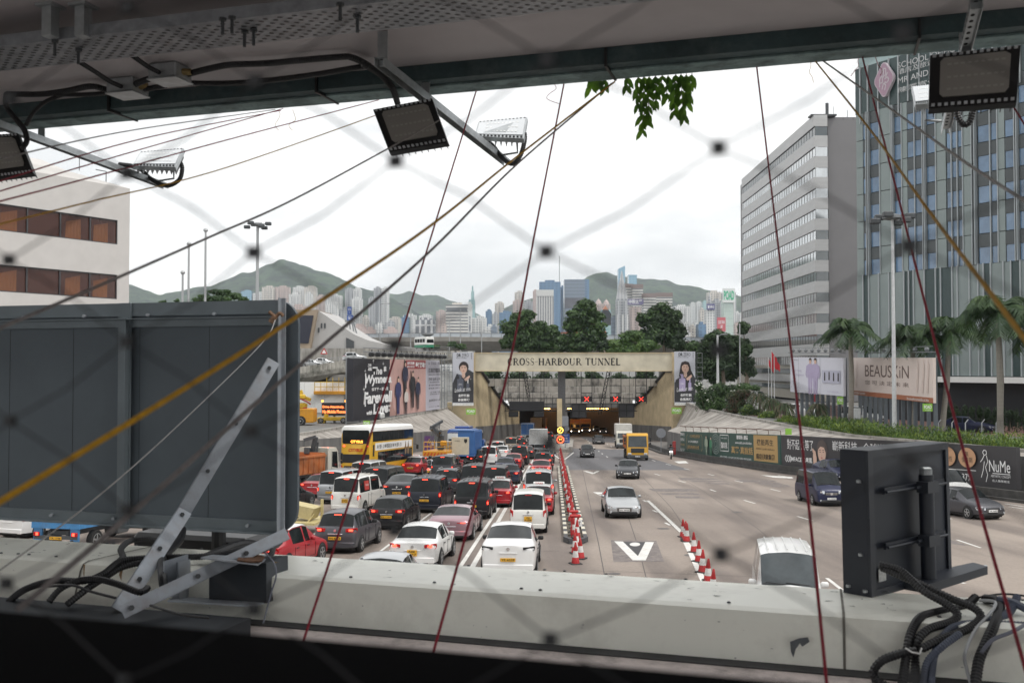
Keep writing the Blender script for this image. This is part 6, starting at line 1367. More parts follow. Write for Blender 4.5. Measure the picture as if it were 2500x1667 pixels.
# ---------------- near buildings ----------------
GLB=M('facade_glass',(.05,.07,.08),.04,var=.3,scale=.25,spec=.9);ALU=M('aluminium_band',(.43,.43,.43),.45,.25,var=.08,scale=.5,stretch=(.2,.6,3))
RGL=M('mirror_glass',(.50,.52,.53),.06,.85,var=.25,scale=.12)
DWALL=M('grey_panel',(.19,.185,.19),.6,var=.05,scale=.3)
r=thing('banded_building','grey office block with continuous ribbon windows and rounded left corner','building',(54,177,1));o=r.location.copy()
X0,Y0,X1,Y1=54.0,177.0,55.3,243.0
def fp(s,off=0):return Vector((X0+(X1-X0)*s+off*1.0,Y0+(Y1-Y0)*s,0))
top=52.2;per=3.72
mb=MB();mb.prism([(X0+.7,Y0+1.3,1),(X1+.7,Y1,1),(X1+22,Y1,1),(X0+22,Y0+1.3,1)],(0,0,top-1.6));mb.obj('core_wall',DWALL,r,o)
outl=[fp(0),fp(.93),fp(.97,1.2),fp(.99,3.2),fp(1.0,6)]
def ribbon(z0,z1,off,name,mat,thick=.5,front=True):
 mb=MB();pts=[p+Vector((off,0,0)) for p in outl]
 for i in range(len(pts)-1):mb.prism([pts[i]+Vector((0,0,z0)),pts[i+1]+Vector((0,0,z0)),pts[i+1]+Vector((0,0,z1)),pts[i]+Vector((0,0,z1))],(thick,0,0))
 if front:mb.box(((X0+off+thick+.003+56.4)/2,Y0+.35+off*.5,(z0+z1)/2),(56.4-X0-off-thick-.003,.7,z1-z0))
 return mb.obj(name,mat,r,o)
fr_dark=M('window_grid',(.05,.05,.05),.4,var=0)
for k in range(12):
 zt_=top-k*per;ribbon(zt_-2.05,zt_,0,'spandrel_band',ALU);w_=ribbon(zt_-per,zt_-2.06,.22,'ribbon_window',RGL if k else GLB)
 mb=MB();
 for q in range(34):p_=fp(q/36.,.2);mb.box((p_.x,p_.y,zt_-2.06-(per-2.06)/2),(.05,.07,per-2.1))
 for q in range(3):mb.box((X0+.5+q*1.0,Y0+.2,zt_-2.06-(per-2.06)/2),(.1,.1,per-2.1))
 mb.obj('mullion_row',fr_dark,w_,)
 for ch in (w_.children):ch.location=-o if False else Vector((0,0,0))
 w_.children[0].data.transform(Matrix.Translation(-o))
mb=MB();mb.box((60.2,Y0+3.4,27),(7.6,1,51));mb.box((57.4,Y0+2.0,27),(2,1,49.5));mb.obj('side_wall',DWALL,r,o)
mb=MB()
for k in range(14):mb.box((60.2,Y0+2.88,2+k*3.72),(7.6,.04,.08))
for x in (58.6,60.2,62.0):mb.box((x,Y0+2.88,27),(.07,.05,51))
mb.obj('panel_joint',fr_dark,r,o)
mb=MB();mb.box((56,178.6,top+.15),(4.6,2,.3));mb.tube([(57,179,top),(57,179,top+2.6)],.3,6);mb.tube([(58.2,179,top),(58.2,179,top+2)],.04,5);mb.tube([(61,180,top),(61,180,top+1.6)],.05,5);mb.obj('roof_antenna',DGREY,r,o)
mb=MB();z1=top-12*per;mb.box((55.6,210,(z1+1)/2),(1.4,66,z1-1));mb.obj('podium_wall',M('podium_beige',(.30,.28,.24),.7,var=.1),r,o)
for zz,hh in ((z1-1.2,1.0),(3.3,.8)):mb=MB();mb.box((54.85,205,zz),(.2,50,hh));mb.obj('podium_window',GLB,r,o)
mb=MB();mb.box((54.7,205,z1-2.6),(.5,50,1.4));mb.obj('podium_band',ALU,r,o)
mb=MB();mb.box((54.7,180,3.2),(.4,3.4,4.6));mb.obj('red_column',M('red_column',(.35,.02,.03),.5),r,o)
r=thing('striped_tower','tall green and grey tower with white fins, pink emblem and school lettering','building',(42,121,1));o=r.location.copy()
ud=Vector((.515,-.857,0));nn=Vector((-.857,-.515,0));base=Vector((42,121,0))
def sx(x):t=(2050+.3827*x-1250)/F;return (121*t-42)/(.515+.857*t)
def fpnt(s,z,off=0):return base+ud*s+nn*off+Vector((0,0,z))
def panel(mb,s0,s1,z0,z1,off=0,th=.3):mb.prism([fpnt(s0,z0,off),fpnt(s1,z0,off),fpnt(s1,z1,off),fpnt(s0,z1,off)],-nn*th)
S1=46.0
PALE=M('pale_green_panel',(.225,.265,.26),.35,.1,var=.1,scale=.2);DGR=M('dark_green_panel',(.035,.06,.06),.3,var=.1);FIN=M('white_fin',(.36,.39,.40),.4,.2,var=.03);BGL=M('sky_reflection_window',(.11,.19,.30),.04,var=.35,scale=.3,spec=1.0);SPD=M('grey_spandrel',(.065,.075,.078),.35,var=.1,scale=.3)  # BGL: bright blue base colour stands in for reflected sky
mb=MB();mb.prism([fpnt(.05,1,-.35),fpnt(S1,1,-.35),fpnt(S1,1,-25),fpnt(.05,1,-25)],(0,0,42.4));mb.obj('core_wall',SPD,r,o)
cols=[('p',118,160),('w',160,184),('f',184,206),('w',206,268),('p',268,345),('f',345,360),('w',360,410),('p',410,443),('w',443,492),('w',492,545),('f',545,566),('w',566,628),('p',632,690),('w',695,728),('w',730,765),('w',768,800),('p',803,856),('f',856,892),('w',895,976),('w',980,1024),('p',1027,1068),('w',1070,1134),('f',1134,1160),('w',1160,1240),('p',1240,1300),('w',1300,1400),('f',1400,1430),('w',1430,1530),('p',1530,1600)]
zb0,zt0=18.2,37.9;rows_z=[zb0+k*(zt0-zb0)/6 for k in range(7)]
pm_,sm_,wm_,fm_=MB(),MB(),[],MB()
for ty,a,b in cols:
 a,b=sx(a),sx(b)
 if ty=='p':
  for k in range(6):panel(pm_,a,b,rows_z[k]+.04,rows_z[k+1]-.04)
 elif ty=='f':
  n=2 if b-a<1 else 3
  for q in range(n):s=a+(b-a)*(q+.5)/n;panel(fm_,s-.045,s+.045,zb0,zt0,.35,.6)
 else :
  for k in range(6):
   h=rows_z[k+1]-rows_z[k];panel(sm_,a,b,rows_z[k]+h*.56,rows_z[k+1]-.05,-.02,.3)
   wmb=MB();panel(wmb,a+.04,b-.04,rows_z[k]+.05,rows_z[k]+h*.55,-.08,.2);wmb.obj('window',BGL,r,o)
  panel(fm_,b-.05,b+.05,zb0,zt0,.12,.3)
pm_.obj('pale_panel',PALE,r,o);sm_.obj('spandrel',SPD,r,o);
g2,f2,p2=MB(),MB(),MB();s=0;rr=random.Random(5);k=0
while s<S1:
 w_=rr.choice((.9,1.3,.7,1.1));panel(g2,s,s+w_,zt0,43.5,0,.3);panel(f2,s+w_,s+w_+.14,zt0-(rr.random()>.6)*1.2,43.6,.15,.4);s+=w_+.22
s=0
while s<S1:
 w_=rr.choice((.5,.9,1.3,.7));(p2 if rr.random()>.52 else g2).prism([fpnt(s,6.2,0),fpnt(s+w_,6.2,0),fpnt(s+w_,zb0,0),fpnt(s,zb0,0)],-nn*.3);panel(f2,s+w_,s+w_+.14,6.2,zb0+.1,.15,.4);s+=w_+.14
g2.obj('dark_stripe_panel',DGR,r,o);f2.obj('fin',FIN,r,o);p2.obj('pale_stripe_panel',PALE,r,o);fm_.obj('window_fin',FIN,r,o)
mb=MB();panel(mb,6,S1,5.5,6.1,1.4,2.0);mb.obj('canopy',WHITE,r,o)
mb=MB();panel(mb,4,S1,1.0,5.6,-.05,.3);mb.obj('dark_base',M('dark_base',(.02,.022,.026),.3,var=.1),r,o)  # dark sheet painted in for the shaded void under the canopy
mb=MB();panel(mb,0,10,43.6,44.9,-.6,.05);mb.obj('glass_parapet',M('parapet_glass',(.35,.45,.45),.1,var=0),r,o)
sc_,zc=(sx(253)+sx(385))/2,7.2+(895-200.5)/F*118.5;em=fpnt(sc_,zc,.55)
PKE=M('emblem_pink',(.36,.23,.30),.4,var=.04);EDG=M('emblem_edge',(.50,.44,.48),.4)
f=Face(r,em,ud,2.7,4.1,step=.03)
def rdiam(s,rc):
 ps=[]
 for i in range(4):
  a=90*i;cx,cy=(s-rc)*math.cos(R(a)),(s-rc)*math.sin(R(a))
  for q in (-40,-20,0,20,40):ps.append((.5+(cx+rc*math.cos(R(a+q)))/2,.5+(cy+rc*math.sin(R(a+q)))/2))
 return ps
mb=MB();mm=f.m;mb.prism([mm@Vector(((u-.5)*f.w,(v-.5)*f.h,0)) for u,v in rdiam(1.0,.35)],nn*-.4);mb.obj('emblem',EDG,r,o)
f.poly(rdiam(.93,.32),PKE);f.stroke([[(.3,.3),(.3,.55),(.45,.62),(.45,.42),(.3,.42)],[(.42,.22),(.5,.4),(.62,.32),(.55,.18)],[(.5,.55),(.5,.82),(.62,.8),(.62,.62),(.5,.6)],[(.55,.5),(.7,.55),(.78,.45),(.66,.38),(.56,.42)],[(.38,.68),(.42,.8),(.46,.74)],[(.6,.55),(.72,.68)]],.16,EDG)
def sign_txt(t,x0,x1,y0,y1):
 a,b=sx(x0),sx(x1);D_=(base+ud*a).y;zc=7.2+(895-(100+.3827*(y0+y1)/2))/F*D_;h=.3827*(y1-y0)/F*D_
 f=Face(r,fpnt((a+b)/2,zc,.5),ud,b-a,h,step=.02);f.text(t,.5,.5,1,.9,M('sign_off_white',(.5,.5,.5),.6,var=0),0)
sign_txt('SCHOOL OF HOTEL AND',408,1010,130,172);sign_txt('酒店及旅遊業管理學院',408,900,172,212);sign_txt('MR AND MRS CHAN',408,900,228,270);sign_txt('陳澤富伉儷樓',410,800,290,330)
r=thing('white_building','white tiled building with two bands of brown tinted windows at the left edge','building',(-26.2,68,.2));o=r.location.copy()
ud3=Vector((-.528,-.849,0));nn3=Vector((.849,-.528,0));b3=Vector((-26.2,68,0))
def lp(s,z,off=0):return b3+ud3*s+nn3*off+Vector((0,0,z))
WT=M('white_wall_tile',(.56,.54,.52),.6,var=.05,scale=1.2,bump=.3,bscale=60);BG=M('brown_glass',(.07,.022,.014),.05,var=.2,spec=.8)
def pan3(mb,s0,s1,z0,z1,off=0,th=.4):mb.prism([lp(s0,z0,off),lp(s1,z0,off),lp(s1,z1,off),lp(s0,z1,off)],-nn3*th)
mb=MB();L3=30;bands=[(15.45,17.1),(11.75,13.4),(8.05,9.7)];zs=[0.2,8.05,9.7,11.75,13.4,15.45,17.1,19.4]
for i in (0,2,4,6):pan3(mb,0 if i!=6 else 0,L3,zs[i],zs[i+1])
for z0,z1 in bands:pan3(mb,0,.95,z0,z1)
mb.prism([lp(0,19.4),lp(L3,19.4),lp(L3,20.5,-.8),lp(6,20.4,-.8),lp(4.6,19.9,-.3)],-nn3*.3)
mb.prism([lp(0,.2,-.4),lp(0,.2,-14),lp(0,19.4,-14),lp(0,19.4,-.4)],ud3*.3);mb.obj('wall',WT,r,o)
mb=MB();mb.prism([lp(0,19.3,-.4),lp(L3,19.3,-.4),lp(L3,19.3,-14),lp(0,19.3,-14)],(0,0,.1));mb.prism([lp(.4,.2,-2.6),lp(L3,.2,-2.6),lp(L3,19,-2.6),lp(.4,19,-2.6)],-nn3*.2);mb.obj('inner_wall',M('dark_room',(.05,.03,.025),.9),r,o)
CUR=M('orange_curtain',(.9,.36,.08),.9,var=.15,scale=5,stretch=(6,6,.2));
m_,t_,p_=nmat('brown_tinted_pane');p_.inputs['Base Color'].default_value=(.10,.03,.018,1);p_.inputs['Roughness'].default_value=.04;p_.inputs['Alpha'].default_value=.42;p_.inputs['Specular IOR Level'].default_value=.8
for bi,(z0,z1) in enumerate(bands):
 s=.95
 for k in range(10):
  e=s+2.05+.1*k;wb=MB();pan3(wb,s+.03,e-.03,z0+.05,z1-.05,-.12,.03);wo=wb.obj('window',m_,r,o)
  fb=MB();pan3(fb,s-.04,s+.04,z0,z1,-.04,.14);pan3(fb,s,e,z0-.02,z0+.06,-.03,.14);pan3(fb,s,e,z1-.06,z1+.02,-.03,.14);fb.obj('window_frame',DGREY,r,o)
  if k%2==(1 if bi==0 else 1) or k==0:
   cb=MB();c0_=s+.5
   for q in range(9):u=c0_+q*.12;cb.prism([lp(u-.02*q,z0+.1,-.35-.04*(q%2)),lp(u+.12,z0+.1,-.35-.04*((q+1)%2)),lp(u+.10,z1-.25-.03*q,-.35),lp(u,z1-.22-.03*q,-.35)],-nn3*.02)
   cb.obj('curtain',CUR,r,o)
  s=e
mb=MB();mb.tube([lp(3.2,20.2,-1),lp(3.2,21.6,-1)],.03,5);mb.tube([lp(.8,19.9,-1.5),lp(.8,20.6,-1.5),lp(1.6,20.6,-1.5)],.04,5);mb.obj('roof_pipe',STEEL,r,o)
# ---------------- vegetation ----------------
def leafmat(name,c1,c2,sc=.6,rough=.55,tl=.28):
 m,t,p=nmat(name);N=t.nodes;K=t.links;tc=N.new('ShaderNodeTexCoord');a=N.new('ShaderNodeTexNoise');a.inputs['Scale'].default_value=sc;a.inputs['Detail'].default_value=3
 K.new(tc.outputs['Object'],a.inputs['Vector']);r=N.new('ShaderNodeValToRGB');e=r.color_ramp.elements;e[0].position=.4;e[1].position=.62;e[0].color=c1+(1,);e[1].color=c2+(1,)
 K.new(a.outputs['Fac'],r.inputs[0]);K.new(r.outputs[0],p.inputs['Base Color']);p.inputs['Roughness'].default_value=rough
 tr_=N.new('ShaderNodeBsdfTranslucent');mxs=N.new('ShaderNodeMixShader');mxs.inputs[0].default_value=tl;K.new(r.outputs[0],tr_.inputs[0]);K.new(p.outputs[0],mxs.inputs[1]);K.new(tr_.outputs[0],mxs.inputs[2]);K.new(mxs.outputs[0],N['Material Output'].inputs[0]);MATS[name]=m;return m
LF1=leafmat('leaf_mid',(.035,.075,.022),(.085,.16,.04),.35);LF2=leafmat('leaf_dark',(.022,.048,.018),(.05,.095,.03),.3);LF3=leafmat('leaf_bright',(.10,.17,.02),(.20,.27,.04),.8);LF4=leafmat('leaf_dry',(.07,.065,.035),(.14,.12,.06),.8);LF5=leafmat('palm_green',(.035,.075,.03),(.09,.15,.04),.5)
LF5D=leafmat('palm_dark',(.022,.055,.022),(.06,.11,.03),.5)
BARK=M('bark',(.16,.13,.10),.9,var=.25,scale=3,stretch=(4,4,.6));PBARK=M('palm_trunk',(.24,.22,.19),.85,var=.12,scale=3,stretch=(.3,.3,3))
def leaves(mb,c,rad,n,s,rg,squash=1,up=.5,shell=.55,tip=None):
 c=Vector(c)
 for _ in range(n):
  while True:
   d=Vector((rg.uniform(-1,1),rg.uniform(-1,1),rg.uniform(-1,1)))
   if .05<d.length<1:break
  d.normalize();rr=shell+(1-shell)*rg.random()**.6
  rr*=1+.18*math.sin(d.x*5+c.x)*math.cos(d.z*6+c.z)
  p=c+Vector((d.x*rad[0],d.y*rad[1],d.z*rad[2]))*rr
  nrm=(d+Vector((rg.uniform(-.7,.7),rg.uniform(-.7,.7),rg.uniform(-.2,1)*up+.2))).normalized()
  x=nrm.cross(Vector((rg.uniform(-1,1),rg.uniform(-1,1),rg.uniform(-1,1)))).normalized();y=nrm.cross(x)
  a=s*rg.uniform(.6,1.3);b=a*rg.uniform(.35,.6)
  o=len(mb.v);mb.v+=[tuple(p-x*a),tuple(p-y*b),tuple(p+x*a),tuple(p+y*b)];mb.f.append((o,o+1,o+2,o+3));mb.mi.append(1 if rg.random()<.3 else 0)
def leafobj(mb,name,mats,par,o):
 me=bpy.data.meshes.new(name);q=Vector(o);me.from_pydata([tuple(Vector(v)-q) for v in mb.v],[],mb.f)
 for m in mats:me.materials.append(m)
 me.polygons.foreach_set('material_index',mb.mi);me.update();ob=bpy.data.objects.new(name,me);COL.objects.link(ob);ob.parent=par;return ob
def tree(label,blobs,base,D,s,seed,dens=1.0,mats=None,name='tree',group=None,tr=.35,depth=.8,core=True):
 """blobs: (px, py, rx_px, ry_px, doff) in the photograph at distance D"""
 rg=random.Random(seed);bp=P(base[0],base[1],D);r=thing(name,label,'tree',bp,0,group);mb=MB();tk=MB();cb=MB()
 k=D/F;top=None
 fork=Vector((bp.x,D,bp.z+(P(base[0],min(b[1] for b in blobs),D).z-bp.z)*.42))
 tk.tube([bp,bp.lerp(fork,.5)+Vector((.15,0,0)),fork],tr,8,radii=[tr*1.2,tr,tr*.8])
 for (px,py,rx,ry,dof) in blobs:
  c=P(px,py,D+dof);rx*=1.3;R_=(rx*k,rx*k*depth,ry*k*1.15);vol=R_[0]*R_[2]
  tk.tube([fork,fork.lerp(c,.55)+Vector((0,0,-.1*R_[2])),c],.1,6,radii=[tr*.55,tr*.35,tr*.12])
  for q in range(4):d=Vector((rg.uniform(-1,1),rg.uniform(-1,1),rg.uniform(-.2,1)));tk.tube([c,c+Vector((d.x*R_[0],d.y*R_[1],d.z*R_[2]))*.8],.05,4,radii=[tr*.16,tr*.05])
  n=int(dens*34*vol/(s*s)**.9)+40
  m=max(5,int(6+rx/6))
  for q in range(m):
   d=Vector((rg.gauss(0,1),rg.gauss(0,1),rg.gauss(.2,1))).normalized();cc=c+Vector((d.x*R_[0],d.y*R_[1],d.z*R_[2]))*.62;f_=rg.uniform(.34,.55)
   leaves(mb,cc,(R_[0]*f_,R_[1]*f_,R_[2]*f_),n//m,s,rg)
  leaves(mb,c,(R_[0]*.75,R_[1]*.75,R_[2]*.75),n//3,s,rg,shell=.2)
 tk.obj('trunk',BARK,r,bp,smooth=60);leafobj(mb,'crown',mats or [LF1,LF2],r,bp);return r
tree('tall round-headed tree nearest the left of the portal group',[(1268,778,26,20,0),(1250,800,24,22,-2),(1285,805,26,26,2),(1262,830,34,24,0),(1240,835,18,18,0),(1290,770,16,12,0)],(1268,880),205,.38,1,group='trees behind the portal')
tree('low bushy tree between the two tallest trees behind the portal',[(1318,800,22,16,0),(1335,820,26,24,0),(1310,830,24,22,0),(1350,808,16,14,0),(1330,848,30,14,0)],(1330,880),208,.38,2,group='trees behind the portal')
tree('tallest tree with a domed airy crown in the middle of the portal group',[(1430,752,24,18,0),(1408,770,22,16,-1),(1452,772,20,16,1),(1395,792,22,18,0),(1430,790,30,20,0),(1462,798,16,14,0),(1405,822,28,18,0),(1445,822,24,16,0),(1470,820,10,10,0),(1420,848,34,14,0)],(1430,880),204,.38,3,group='trees behind the portal',dens=.8)
tree('dark wide tree at the right of the portal group',[(1612,758,26,20,0),(1595,785,30,24,0),(1640,782,26,24,0),(1570,780,16,16,0),(1620,815,36,26,0),(1655,808,18,18,0),(1585,825,26,22,0),(1650,840,28,18,0)],(1620,880),206,.38,4,group='trees behind the portal',mats=[LF2,LF1])
tree('lighter green spreading tree in front of the dark wide tree',[(1545,822,28,14,-4),(1515,838,22,14,-4),(1570,845,30,14,-4),(1530,855,34,12,-4),(1500,858,14,10,-4)],(1540,885),200,.34,5,group='trees behind the portal',mats=[leafmat('leaf_fresh',(.05,.11,.02),(.11,.19,.04),.4),LF1])
tree('dark tree just right of the tall billboard, behind the white lamp post',[(1752,822,26,16,0),(1735,850,24,24,0),(1775,845,26,24,0),(1800,835,18,18,0),(1760,885,34,24,0),(1728,890,20,24,0),(1795,875,22,24,0),(1812,860,14,20,0)],(1765,960),180,.34,6,mats=[LF2,LF2])
tree('flat-topped tree rising over the grey sign back at the left',[(520,712,14,6,0),(545,716,18,9,0),(500,726,18,9,0),(575,722,18,8,0),(530,732,34,10,0),(594,731,12,7,0),(482,735,12,8,0)],(530,800),118,.17,7,tr=.2,dens=.9)
tree('wispy treetop left of the flat-topped tree',[(398,738,8,6,0),(412,744,10,5,0),(432,734,6,5,0),(385,746,10,4,0),(450,742,8,4,0)],(410,800),112,.13,8,tr=.12)
tree('small tree on the ramp behind the concert billboard',[(1108,842,14,8,0),(1125,846,12,7,0),(1060,846,12,5,0)],(1110,870),240,.3,9,tr=.1)
tree('dark tree beside the pink billboard under the striped tower',[(2330,900,28,18,0),(2310,930,26,26,0),(2355,925,26,24,0),(2330,950,30,22,0)],(2330,1000),112,.17,10,mats=[LF2,LF1],tr=.15)
tree('lower green tree filling the gap left of the tallest tree',[(1300,835,22,18,4),(1330,842,24,16,4),(1365,835,22,20,4),(1380,850,24,14,4),(1280,852,24,12,4)],(1340,885),214,.4,11,group='trees behind the portal')
tree('dark round tree right behind the end of the tallest tree',[(1470,842,18,14,3),(1495,846,16,12,3),(1482,858,20,10,3)],(1480,885),212,.36,12,group='trees behind the portal',mats=[LF2,LF1])
tree('dark tree at the far right end of the portal group, by the banded building',[(1700,850,22,18,0),(1690,880,22,22,0),(1715,905,26,22,0),(1750,915,30,20,0),(1790,905,26,22,0),(1818,890,16,24,0)],(1745,955),196,.36,13,mats=[LF2,LF1])
tree('dark tree beside the foot of the banded building',[(1822,850,14,22,0),(1815,800,14,16,0),(1828,900,16,26,0)],(1822,955),172,.3,14,mats=[LF2,LF2])
def shrub(label,blobs,D,s,seed,mats,zb=1.0,group=None,flowers=None,dens=1.0,name='shrub'):
 rg=random.Random(seed);c0_=PZ(blobs[0][0],1000,zb) if False else P(blobs[0][0],990,D);c0_.z=zb;r=thing(name,label,'shrub',c0_,0,group);mb=MB();k=D/F
 st=MB()
 for (px,py,rx,ry) in blobs:
  c=P(px,py,D+rg.uniform(-1,1));R_=(rx*k,rx*k*.8,ry*k);n=int(dens*26*R_[0]*R_[2]/(s*s)**.9)+30
  st.tube([c0_,(c.x,c.y,c.z-R_[2]*.3)],.05,4)
  for q in range(6):
   d=Vector((rg.gauss(0,1),rg.gauss(0,1),rg.gauss(.2,1))).normalized();leaves(mb,c+Vector((d.x*R_[0],d.y*R_[1],d.z*R_[2]))*.5,(R_[0]*.5,R_[1]*.5,R_[2]*.5),n//6,s,rg)
  leaves(mb,c,(R_[0]*.7,R_[1]*.7,R_[2]*.7),n//3,s,rg,shell=.1)
  leaves(mb,(c.x,c.y,(c.z+zb)/2),(R_[0]*.9,R_[1]*.9,(c.z-zb)/2+.2),n//2,s,rg,shell=.1)
 st.obj('stems',BARK,r,c0_);leafobj(mb,'foliage',mats,r,c0_)
 if flowers:
  fm=MB()
  for _ in range(45):
   px,py,rx,ry=rg.choice(blobs);a=rg.uniform(0,6.28);q=P(px+rx*.9*math.cos(a)*rg.random(),py-ry*rg.uniform(.0,.95),D-rx*k*.75);fm.lathe(q,[(.02,-.05),(.13,0),(.1,.06),(.02,.08)],6)
  fm.obj('blossom',flowers,r,c0_)['kind']='stuff'
 return r
WF=M('white_blossom',(.6,.62,.55),.7,var=0);LR=leafmat('leaf_reddish',(.10,.05,.03),(.07,.10,.03),.7)
shrub('big dark bush dotted with white blossom just right of the tall billboard',[(1722,965,26,26),(1750,955,30,26),(1705,945,14,18),(1785,958,26,24),(1740,985,34,22)],142,.16,20,[LF1,LF2],flowers=WF)
shrub('reddish brown bush between the blossom bush and the small palms',[(1795,975,24,26),(1815,962,20,18),(1785,1000,20,14)],132,.14,21,[LR,LF2]);shrub('round green bush below the small palms',[(1825,1000,26,14),(1850,1008,20,12)],126,.13,22,[LF1,LF3]);shrub('bright yellow-green bush left of the white off-roader',[(1880,1012,24,14),(1862,1018,16,10)],120,.12,23,[LF3,LF1])
shrub('brightest yellow-green bush in front of the white off-roader',[(1915,1024,28,14),(1945,1032,22,12)],112,.12,24,[LF3,LF3]);shrub('low green bush right of the white off-roader',[(1985,1040,34,12),(2020,1046,24,10)],106,.12,25,[LF3,LF1])
for k in range(7):shrub('dark bush seen through the portal above the concrete struts',[(1200+k*62,915+(k%3)*4,32,18),(1225+k*62,935,28,20)],222+k%2*3,.36,90+k,[LF2,LF1],zb=.2,group='bushes behind the portal',dens=.7)
shrub('hedge strip behind the second row of flagpoles',[(1812,942,26,10),(1845,946,20,8)],160,.18,26,[LF1,LF1])
def ponytail(label,px,py,D,rx,seed):
 rg=random.Random(seed);c=P(px,py,D);b=Vector((c.x,c.y,1.0));r=thing('small_palm',label,'palm',b,0,'drooping small palms on the verge');t=MB();t.tube([b,c],.14,7);t.obj('trunk',BARK,r,b);mb=MB();k=D/F*rx
 for _ in range(130):
  a=rg.uniform(0,6.28);e=rg.uniform(.1,1);L=k*rg.uniform(.8,1.15);p0=c;pts_=[]
  for q in range(5):u=q/4;pts_.append(c+Vector((math.cos(a)*L*u,math.sin(a)*L*u,L*(e*u-1.25*u*u))))
  for q in range(4):d=(pts_[q+1]-pts_[q]).cross(Vector((0,0,1))).normalized()*.035;o=len(mb.v);mb.v+=[tuple(pts_[q]-d),tuple(pts_[q]+d),tuple(pts_[q+1]+d),tuple(pts_[q+1]-d)];mb.f.append((o,o+1,o+2,o+3));mb.mi.append(rg.random()<.4)
 mb.mi=[int(x) for x in mb.mi];leafobj(mb,'fronds',[LF4,LF1],r,b)
ponytail('leftmost drooping small palm on the verge',1855,965,128,34,31);ponytail('second drooping small palm, browner, on the verge',1885,978,124,30,32);ponytail('third drooping small palm on the verge, by the white off-roader',1915,988,118,30,33);ponytail('drooping small palm standing in front of the post row',1997,990,104,30,34)
def palm(label,tx,ty,bx,by,D,span,seed,mats=None):
 rg=random.Random(seed);c=P(tx,ty,D);b=P(bx,by,D);b.z=1.0;r=thing('royal_palm',label,'palm',b,0,'royal palms along the upper road');t=MB();k=D/F*span/2*1.3
 mid=b.lerp(c,.5)+Vector((.12,0,0));t.tube([b,b.lerp(mid,.5),mid,mid.lerp(c,.6),c],.2,10,radii=[.30,.24,.27,.22,.14]);t.obj('trunk',PBARK,r,b,smooth=60)
 t=MB();t.tube([mid.lerp(c,.7),c+Vector((0,0,.3))],.17,8,radii=[.2,.13]);t.obj('crownshaft',M('crownshaft_green',(.12,.17,.05),.5,var=.1),r,b)
 for f_ in range(25):
  a=f_*2.399+rg.uniform(-.2,.2);e=[1.5,1.0,.55,.2][f_%4]+rg.uniform(-.15,.15);L=k*rg.uniform(.95,1.15)*(1.25 if e<.7 else 1);mb=MB();pts_=[]
  for q in range(9):u=q/8;pts_.append(c+Vector((math.cos(a)*L*u*(1-.2*(e>.9)),math.sin(a)*L*u*(1-.2*(e>.9)),L*(e*u-(.55+.55*e)*u*u)+.1)))
  mb.tube(pts_,.03,4);mb.mi=[0]*len(mb.f)
  for q in range(8):
   for w_ in range(5):
    u=w_/5;p0=pts_[q].lerp(pts_[q+1],u);d=(pts_[q+1]-pts_[q]).normalized();fu=(q+u)/8;ll=k*.42*(math.sin(max(.12,fu)*3.0)**.6 if fu<.98 else .3)
    for sd in (1,-1):
     sdv=d.cross(Vector((0,0,1))).normalized()*sd;tipp=p0+(sdv*.75+d*.55+Vector((0,0,-.55+rg.uniform(-.3,.35))))*ll;wv=d*.07
     o=len(mb.v);mb.v+=[tuple(p0-wv),tuple(p0+wv),tuple(tipp)];mb.f.append((o,o+1,o+2));mb.mi.append(int(rg.random()<.35))
  leafobj(mb,'frond',mats or [LF5D,LF2],r,b)
palm('leftmost royal palm, standing left of the pink billboard',2076,812,2077,1046,100,104,41);palm('royal palm in front of the KiN lettering of the pink billboard',2226,828,2233,1056,94,118,42);palm('leaning royal palm right of the pink billboard',2318,812,2299,1064,91,122,43);palm('big royal palm nearest the right edge',2436,772,2442,1086,80,150,44)
palm('royal palm with only its fronds reaching in at the right edge',2530,800,2530,1100,78,150,45)
rg=random.Random(50);mb=MB()
for i in range(4,len(Rt)-1):
 (x0,y0),(x1,y1)=Rt[i],Rt[i+1];n=int(700*(y0-y1))
 for _ in range(min(n,12000)):
  u=rg.random();v_=rg.uniform(.1,3.6 if y0>60 else 2);x,y=x0+(x1-x0)*u+v_,y0+(y1-y0)*u;z=max(1.0,zt(y,1.0))+rg.random()**1.3*(.9+.4*math.sin(x*1.3+y*.7))
  d=Vector((rg.uniform(-1,1),rg.uniform(-1,1),rg.uniform(0,1.2))).normalized();x_=d.cross(Vector((0,0,1))).normalized()*.05;p=Vector((x,y,z));o=len(mb.v);mb.v+=[tuple(p-x_),tuple(p+x_),tuple(p+d*.30)];mb.f.append((o,o+1,o+2));mb.mi.append(int(rg.random()<.4))
g_=bpy.data.objects.new('x',None);ob=leafobj(mb,'ground_cover',[LF3,LF1],None,(0,0,0));bpy.data.objects.remove(g_);tag(ob,'bright green ground cover spilling along the top of the right slope','ground cover',kind='stuff')
for k in range(11):
 px=2318+k*18.5;shrub('dark clipped hedge column standing in the row under the striped tower',[(px,1006+k*1.2,11,24)],99-k*.6,.09,60+k,[LF2,LF2],group='clipped hedge columns',name='hedge_column',dens=.6)
shrub('low hedge behind the posts of the pink billboard',[(2010+k*26,1036+k*2.6,16,9) for k in range(10)],101,.1,75,[LF2,LF1]);shrub('yellow-green hedge in front of the navy saloon',[(2290+k*24,1060+k*3,14,9) for k in range(9)],88,.1,76,[LF3,LF1])
rg=random.Random(80)
VL=leafmat('vine_leaf',(.05,.12,.012),(.13,.25,.025),12,.5,.4);
r=thing('hanging_vine','leafy green shoots hanging from the canopy edge above the skyline','vine',BP(1600,200,5.2));o_=r.location.copy();mb=MB();st=MB()
